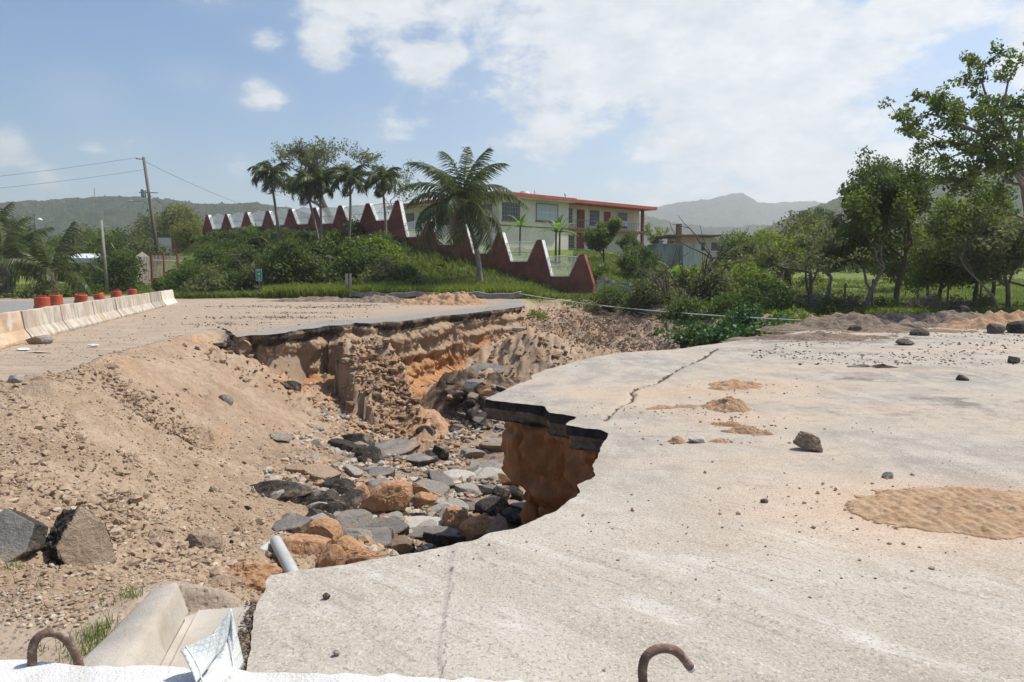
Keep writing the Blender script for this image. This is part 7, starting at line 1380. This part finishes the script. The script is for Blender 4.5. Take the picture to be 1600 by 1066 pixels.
def sweep_solid(name, Va, mat, label, cat, zb=-.35):
    ni, ns = Va.shape[:2]; bot = Va.copy(); bot[:, :, 2] = np.minimum(Va[:, :, 2] - .02, zb); P = np.concatenate([Va.reshape(-1, 3), bot.reshape(-1, 3)]); N0 = ni * ns; idx = np.arange(N0).reshape(ni, ns); Fq = []
    Fq += list(np.stack([idx[:-1, :-1], idx[1:, :-1], idx[1:, 1:], idx[:-1, 1:]], -1).reshape(-1, 4)); Fq += [f[::-1] + N0 for f in Fq[:]]
    for i in range(ni - 1): Fq += [np.array((idx[i, 0], idx[i + 1, 0], idx[i + 1, 0] + N0, idx[i, 0] + N0)), np.array((idx[i, -1], idx[i, -1] + N0, idx[i + 1, -1] + N0, idx[i + 1, -1]))]
    for j in range(ns - 1): Fq += [np.array((idx[0, j], idx[0, j] + N0, idx[0, j + 1] + N0, idx[0, j + 1])), np.array((idx[-1, j], idx[-1, j + 1], idx[-1, j + 1] + N0, idx[-1, j] + N0))]
    o = mesh_np(name, P, np.array(Fq), mat, smooth=False); o.data.polygons.foreach_set('use_smooth', [True] * len(o.data.polygons)); e = o.modifiers.new('e', 'EDGE_SPLIT'); e.split_angle = R(38)
    tag(o, label, cat); return o
sec2 = 14; nk = 60; Vk = []
for i in range(nl_ + 1):
    t_ = ext0 + (1 - ext0) * i / nl_; a = lerp(A0, A1, t_); k_ = lerp(K0, K1, t_); row = []
    for s_, z in [(-.10, .0), (.0, .045), (.15, .075), (.45, .10), (.72, .115), (.84, .11), (.92, .09), (.97, .04), (1.02, -.02), (1.08, -.055)]:
        p = a + (k_ - a) * s_; row.append((p.x, p.y, z))
    Vk.append(row)
Vk = np.array(Vk); jj = .05 * fbm(np.arange(10)[None] * 1.1 + 0 * Vk[:, :, 0], 0 * Vk[:, :, 1] + 2.2, oct=2, seed=7); Vk[-5:, :, 1] += jj[-5:] * np.linspace(.2, 1, 5)[:, None]; Vk[:, :, 2] += .007 * fbm(Vk[:, :, 0] * 7, Vk[:, :, 1] * 7, oct=4, gain=.6, seed=19)
sweep_solid('kerb', Vk, M_KERB, 'rounded concrete kerb broken off at its far end, lower left', 'kerb')
Vg = []
for i in range(nl_ + 1):
    t_ = ext0 + (1 - ext0) * i / nl_; a = lerp(K0, K1, t_); b2 = lerp(G0, G1, t_); w_ = (b2 - a); row = []
    for s_, z in [(.06, -.058), (.14, -.066), (.17, -.060), (.20, -.066), (.5, -.062), (.8, -.05), (1.0, -.04), (1.15, -.035)]:
        p = a + w_ * s_; row.append((p.x, p.y - .0, z))
    Vg.append(row)
Vg = np.array(Vg); jg = .10 * fbm(np.arange(8)[None] * .6 + 0 * Vg[:, :, 0], 0 * Vg[:, :, 1] + 4.2, oct=2, seed=17); Vg[-6:, :, 1] += jg[-6:] * np.linspace(.2, 1, 6)[:, None]; Vg[:, :, 2] += .003 * fbm(Vg[:, :, 0] * 5, Vg[:, :, 1] * 5, oct=3, seed=29)
sweep_solid('gutter', Vg, M_GUT, 'flat grey concrete gutter channel between the kerb and the pale slab', 'gutter', -.22)
# dirt along the joint of gutter and slab
rng = np.random.default_rng(8); t_ = rng.random(700); g0 = np.array(W(385, 1045)); g1 = np.array(W(412, 930)); P = g0[None] * (1 - t_[:, None]) + g1[None] * t_[:, None]; P[:, 0] += rng.normal(size=700) * .03 - .035; P[:, 2] = -.036; gravel('joint_litter', 'dark grit and leaf litter lodged along the joint of gutter and slab', P, .003, .016, GMd, 12, 2.5, sink=.1)
# dry grass tufts at the kerb
def f_k(rng, n):
    c = [W(150, 1010), W(160, 985), W(135, 1030), W(120, 1000), W(190, 935), W(15, 885), W(35, 880), W(52, 905)]; P = []
    for k in range(n): q_ = c[int(rng.choice(8, p=[.25, .2, .2, .1, .1, .05, .05, .05]))]; P.append((q_[0] + rng.normal() * .05, q_[1] + rng.normal() * .05, 0))
    P = np.array(P); P[:, 2] = Hs(P[:, 0], P[:, 1]) - .01; return P
patch(130, f_k, .05, LM_GRASS, 'kerb_grass', 'small tufts of grass growing along the back of the kerb', 6, .03, .13, .0022)
# ================================================================ near barrier, lifting loops and torn sheet
M_BARR = simple('barrier_white', (.70, .69, .665), .12, 5, .9, .9, 120, world=True, dirt=(.56, .53, .48)); M_REBAR = simple('rebar', (.20, .125, .09), .35, 18, .75, .5, 120, dirt=(.40, .34, .27), metal=.2)
B0 = Vector(W(-60, 1031, .81)); B1 = Vector(W(880, 1068, .81)); bd = (B1 - B0).normalized(); bn = Vector((bd.y, -bd.x, 0)); 
if bn.y > 0: bn = -bn
ob = empty('road_barrier', (B0.x, B0.y, 0), math.atan2(bd.y, bd.x)); tag(ob, 'white concrete road barrier whose top fills the lower left of the photo', 'barrier')
Lb = (B1 - B0).length; nx_ = 160; V = []; prof = [(0.21, 0), (.21, .08), (.07, .33), (.012, .79), (.0, .81), (-.05, .812), (-.14, .812), (-.19, .81), (-.205, .79), (-.26, .33), (-.40, .08), (-.40, 0)]
for i in range(nx_ + 1):
    for y_, z_ in prof:
        f_ = i / nx_; e = .012 * float(vnoise([f_ * 40], [z_ * 3.], seed=3)[0]) * (1 if z_ > .3 else .3); V.append((Lb * f_, y_ + e * (1 if y_ > -.1 else -.5), z_ + .25 * e))
ns = len(prof); Fq = [(i * ns + j, (i + 1) * ns + j, (i + 1) * ns + j + 1, i * ns + j + 1) for i in range(nx_) for j in range(ns - 1)]
bo = MB().add(V, Fq + [tuple(range(ns)), tuple(nx_ * ns + j for j in range(ns))[::-1]]).build('body', M_BARR, ob, smooth=True); e = bo.modifiers.new('e', 'EDGE_SPLIT'); e.split_angle = R(35)
def loop_tube(name, pts2, r, parent, mat=None, ribs=True):
    Q = []; n = len(pts2)
    for i in range(n - 1):
        for j in range(10):
            t_ = j / 10; p0 = Vector(pts2[max(0, i - 1)]); p1_ = Vector(pts2[i]); p2_ = Vector(pts2[i + 1]); p3 = Vector(pts2[min(n - 1, i + 2)]); Q.append(.5 * ((2 * p1_) + (p2_ - p0) * t_ + (2 * p0 - 5 * p1_ + 4 * p2_ - p3) * t_ * t_ + (3 * p1_ - p0 - 3 * p2_ + p3) * t_ ** 3))
    Q.append(Vector(pts2[-1])); rr = [r * (1 + (.13 if ribs and i % 2 == 0 else 0)) for i in range(len(Q))]; return MB().tube(Q, rr, 12).build(name, mat or M_REBAR, parent, smooth=True)
def tob(px, py, d): return ob.matrix_world.inverted() @ Vector(D(px, py, d))
bpy.context.view_layer.update()
dl = 1.72
loop_tube('lifting_loop', [tob(56, 1110, dl + .03), tob(52, 1060, dl), tob(50, 1020, dl), tob(56, 1000, dl), tob(70, 990, dl + .01), tob(88, 990, dl + .02), tob(104, 1000, dl + .03), tob(116, 1018, dl + .04), tob(124, 1040, dl + .05), tob(130, 1066, dl + .05), tob(136, 1110, dl + .06)], .0105, ob)
o = empty('rebar_hook', D(1008, 1120, 1.55)); tag(o, 'rusty ribbed steel hook curling up at the bottom edge right of centre', 'rebar hook'); bpy.context.view_layer.update()
def toh(px, py, d): return o.matrix_world.inverted() @ Vector(D(px, py, d))
loop_tube('bar', [toh(1012, 1500, 1.52), toh(1008, 1120, 1.55), toh(1005, 1070, 1.56), toh(1004, 1045, 1.56), toh(1010, 1026, 1.56), toh(1026, 1015, 1.57), toh(1046, 1014, 1.58), toh(1062, 1022, 1.59), toh(1078, 1042, 1.60)], .0105, o); MB().tube([toh(1074, 1037, 1.60), toh(1081, 1046, 1.602)], .0115, 12).build('paint_spot', M_BARR, o)
# the next barrier, out of the picture below, that carries the hook
ob2 = empty('road_barrier', (D(1008, 1120, 1.5)[0] - .3, .98, 0), R(-6)); tag(ob2, 'second white road barrier that holds the curled steel hook', 'barrier')
mb = MB(); V = []; prof2 = [(y_ , z_ * .95) for y_, z_ in prof]
for i in (0, 1):
    for y_, z_ in prof2: V.append((2.4 * i, y_, z_))
mb.add(V, [(j, ns + j, ns + j + 1, j + 1) for j in range(ns - 1)] + [tuple(range(ns)), tuple(ns + j for j in range(ns))[::-1]]); mb.build('body', M_BARR, ob2)
# torn reflective sheet
def sheet_mat():
    m = Mat('reflective_sheet', .38, .5); tcn = m.n('ShaderNodeTexCoord').outputs['Object']; mp_ = m.n('ShaderNodeMapping'); m.L.new(tcn, mp_.inputs[0]); mp_.inputs['Scale'].default_value = (95, 95, 95); v = m.n('ShaderNodeTexVoronoi', feature='DISTANCE_TO_EDGE'); v.inputs['Randomness'].default_value = .12; v.inputs['Scale'].default_value = 1; m.L.new(mp_.outputs[0], v.inputs['Vector'])
    c = m.mix(m.rng(v.outputs['Distance'], .04, .12), (.42, .44, .43), (.60, .62, .60)); c = m.mix(m.rng(m.noise(30, 5, .7, m.coord((1, 1, 1), False)), .55, .7, 0, .35), c, (.42, .38, .31)); return m.done(c, m.bump(v.outputs['Distance'], .15, .002))
o = empty('torn_sheet', D(340, 1060, 1.7)); tag(o, 'torn folded piece of white reflective sheeting caught on the barrier', 'reflective sheet'); bpy.context.view_layer.update(); M_SHEET = sheet_mat()
def P_(px, py, d): return tuple(o.matrix_world.inverted() @ Vector(D(px, py, d)))
def panel(name, rows_):
    n = 14; G_ = []
    a, b, c, d_ = [np.array(P_(*r_)) for r_ in rows_]
    for i in range(n + 1):
        for j in range(n + 1):
            s_, t_ = i / n, j / n; p = (a * (1 - s_) + b * s_) * (1 - t_) + (d_ * (1 - s_) + c * s_) * t_; p = p + np.array((0, .006 * math.sin(s_ * 5 + t_ * 3), .002 * math.sin(t_ * 9))); G_.append(p)
    idx = np.arange((n + 1) ** 2).reshape(n + 1, n + 1); q_ = np.stack([idx[:-1, :-1], idx[:-1, 1:], idx[1:, 1:], idx[1:, :-1]], -1).reshape(-1, 4); e = mesh_np(name, np.array(G_), q_, M_SHEET, o, smooth=True); s_ = e.modifiers.new('s', 'SOLIDIFY'); s_.thickness = .002; return e
panel('flap', [(281, 1017, 1.66), (338, 988, 1.72), (336, 1030, 1.70), (306, 1068, 1.60)]); panel('sheet', [(333, 990, 1.722), (363, 949, 1.78), (360, 1000, 1.76), (337, 1029, 1.705)]); panel('sheet', [(336, 1030, 1.702), (355, 1000, 1.745), (368, 1072, 1.66), (306, 1075, 1.58)]); panel('sheet', [(355, 1000, 1.747), (363, 949, 1.782), (380, 1040, 1.76), (366, 1062, 1.68)])
MB().tube([P_(290, 1010, 1.655), P_(302, 1028, 1.63), P_(312, 1048, 1.61), P_(318, 1075, 1.58)], .0022, 6).build('white_edge', M_BARR, o)
# ================================================================ barrier row at the left, drums, buckets
M_JB = (lambda m: (lambda v: m.done(m.mix(m.rng(m.noise(1.1, 7, .7, v), .50, .64, 0, .65), m.mix(m.rng(m.noise(2.4, 7, .7, v), .35, .65), (.32, .28, .225), (.55, .50, .425)), m.mix(m.noise(.4, 2, .5, v), (.46, .28, .16), (.26, .22, .17))), m.bump(m.noise(12, 6, .7), .5, .02)))(m.coord((1.6, 1.6, .35))))(Mat('stained_barrier', .92, .15))
M_JBO = simple('clay_stained_barrier', (.50, .36, .24), .25, 1.2, .92, .5, 12, world=True, dirt=(.58, .50, .41))
JA = Vector(W(-60, 556)); JB_ = Vector(W(268, 474.5)); LJ = (JB_ - JA).length; nb = 8; ux = (JB_ - JA).normalized(); ang = math.atan2(ux.y, ux.x); jp = [(-.30, 0), (.30, 0), (.30, .08), (.13, .33), (.075, .81), (-.075, .81), (-.13, .33), (-.30, .08)]
jl = ['clay stained barrier nearest the camera, cut by the left edge', 'second barrier from the left edge, orange stained at its near end', 'third barrier from the left edge with a chipped top', 'middle barrier of the row, behind the orange drums', 'fifth barrier of the row, streaked white and grey', 'barrier beside the yellow and white bucket', 'dark stained barrier, last but one of the row', 'cleanest cream barrier at the far end of the row']
mats = [M_JBO, M_JB, M_JB, M_JB, M_JB, M_JB, simple('dark_barrier', (.32, .28, .235), .35, 1.6, .92, .5, 12, world=True, dirt=(.5, .45, .38), stretch=(1.5, 1.5, .35)), simple('cream_barrier', (.60, .57, .48), .1, 1, .9, .3, 12, world=True)]
for k in range(nb):
    p = JA + ux * (LJ * (k + .5) / nb); hl = LJ / nb / 2 - .02; wob_ = [0, .02, -.015, .01, 0, -.02, .03, -.02][k]
    me = MB(); V = []; nj = 10; rngj = np.random.default_rng(k)
    for i in range(nj + 1):
        for y_, z_ in jp: V.append((-hl + 2 * hl * i / nj, y_ + .008 * rngj.normal(), z_ + (.008 * rngj.normal() if z_ > .5 else 0)))
    nq = len(jp); Fq = [(i * nq + j, (i + 1) * nq + j, (i + 1) * nq + (j + 1) % nq, i * nq + (j + 1) % nq) for i in range(nj) for j in range(nq)] + [tuple(range(nq)), tuple(nj * nq + j for j in range(nq))[::-1]]
    o = me.add(V, Fq).build('concrete_barrier', mats[k], None, bevel=.015, loc=(p.x, p.y, 0)); o.rotation_euler = (0, 0, ang + wob_); tag(o, jl[k], 'barrier', 'concrete barriers along the lane')
M_ORANGE = simple('drum_orange', (.46, .095, .045), .12, 3, .5, .05, 20, dirt=(.36, .13, .07)); M_WBAND = simple('drum_white', (.62, .55, .48), .1, 3, .5)
def drum(px, py_top, d, label, tilt=(0, 0), s=1.0, crush=0):
    x, y, zt = D(px, py_top, d); o = empty('traffic_drum', (x, y, zt - .95 * s)); tag(o, label, 'traffic drum', 'orange traffic drums behind the barrier'); o.rotation_euler = (tilt[0], tilt[1], 0); o.scale = (s, s, s)
    MB().lathe([(.29, 0), (.29, .30), (.27, .31), (.27, .60), (.245, .61), (.245, .90), (.235, .92), (.17, .925), (.165, .90), (0.0, .90)], k=24).build('body', M_ORANGE, o, smooth=False)
    MB().lathe([(.2715, .38), (.2715, .52), (.27, .53), (.27, .37)], k=24).build('band', M_WBAND, o); MB().lathe([(.292, .08), (.292, .22), (.29, .22), (.29, .08)], k=24).build('band', M_WBAND, o)
    MB().box((0, .03, .955), (.26, .05, .06)).box((-.13, .03, .93), (.04, .05, .06)).box((.13, .03, .93), (.04, .05, .06)).build('handle', M_ORANGE, o, bevel=.01); MB().lathe([(.42, 0), (.42, .03), (.36, .06), (.29, .07)], (0, 0, 0)).build('base', M_BLACK, o)
    return o
drum(65, 463, 24.5, 'nearest orange drum at the left, in front of another one'); drum(86, 460, 27, 'orange drum half behind the nearest one'); drum(123, 459, 30, 'tilted orange drum in the middle of the row', (.05, .14)); drum(161, 457, 33.5, 'damaged darker orange drum left of the last two', (.2, -.2), .95); drum(181, 454, 34.5, 'orange drum second from the right of the row'); drum(206, 451.5, 38.5, 'rightmost orange drum of the row')
def bucket(px, py, d, col, lab, colb=None):
    p = D(px, py, d); o = empty('bucket', (p[0], p[1], 0.0)); tag(o, lab, 'bucket'); MB().lathe([(.15, 0), (.175, .36), (.185, .36), (.185, .39), (.165, .39), (.14, .03), (0, .03)], k=20).build('body', simple('bucket_' + lab[:4], col, .15, 3, .5, .05), o); ar = [(.185 * math.cos(a_), -.02, .36 - .16 * math.sin(a_)) for a_ in np.linspace(0, math.pi, 9)]; MB().tube([(x_, y_ - .18, z_) for x_, y_, z_ in ar], .006, 4).build('handle', M_GREY, o)
bucket(192, 490, 32.2, (.42, .28, .02), 'small yellow bucket standing before the barrier row'); bucket(207, 488, 32.6, (.62, .64, .66), 'white bucket with a grey label right of the yellow one')
p = D(199.5, 488, 32.6); 
# bits of litter on the lane
for k, (px, py, s, c, lab) in enumerate([(35, 548, (.16, .08, .02), (.75, .74, .70), 'crumpled white litter on the dirt lane near the barrier'), (60, 552, (.3, .03, .015), (.6, .55, .45), 'pale stick of litter beside the white scrap'), (152, 503, (.28, .09, .01), (.12, .30, .12), 'green scrap of litter on the lane'), (145, 543, (.14, .06, .03), (.70, .66, .60), 'small white scrap on the slope crest')]):
    p = W(px, py); rngs = np.random.default_rng(k); V, Fc, top = rock_np(rngs, s, False, 3, 6, .12); o = mesh_np('litter', V, Fc, simple('litter_%s' % 'abcd'[k], c, .1, 5), smooth=False, loc=(p[0], p[1], s[2] * .8 + .02)); tag(o, lab, 'litter')
# far strip of road at the right
q0, q1, q2_, q3 = W(1475, 494.5), W(1720, 498), W(1720, 490), W(1560, 490.5)
o = MB().add([(q0[0], q0[1], .03), (q1[0], q1[1], .03), (q2_[0], q2_[1] + 1, .03), (q3[0], q3[1] + 1, .03), (q0[0], q0[1], -.2), (q1[0], q1[1], -.2), (q2_[0], q2_[1] + 1, -.2), (q3[0], q3[1] + 1, -.2)], [(0, 1, 2, 3), (7, 6, 5, 4), (0, 4, 5, 1), (1, 5, 6, 2), (2, 6, 7, 3), (3, 7, 4, 0)]).build('road', simple('grey_road', (.33, .33, .32), .12, 1, .9, .3, 30, world=True)); tag(o, kind='structure')
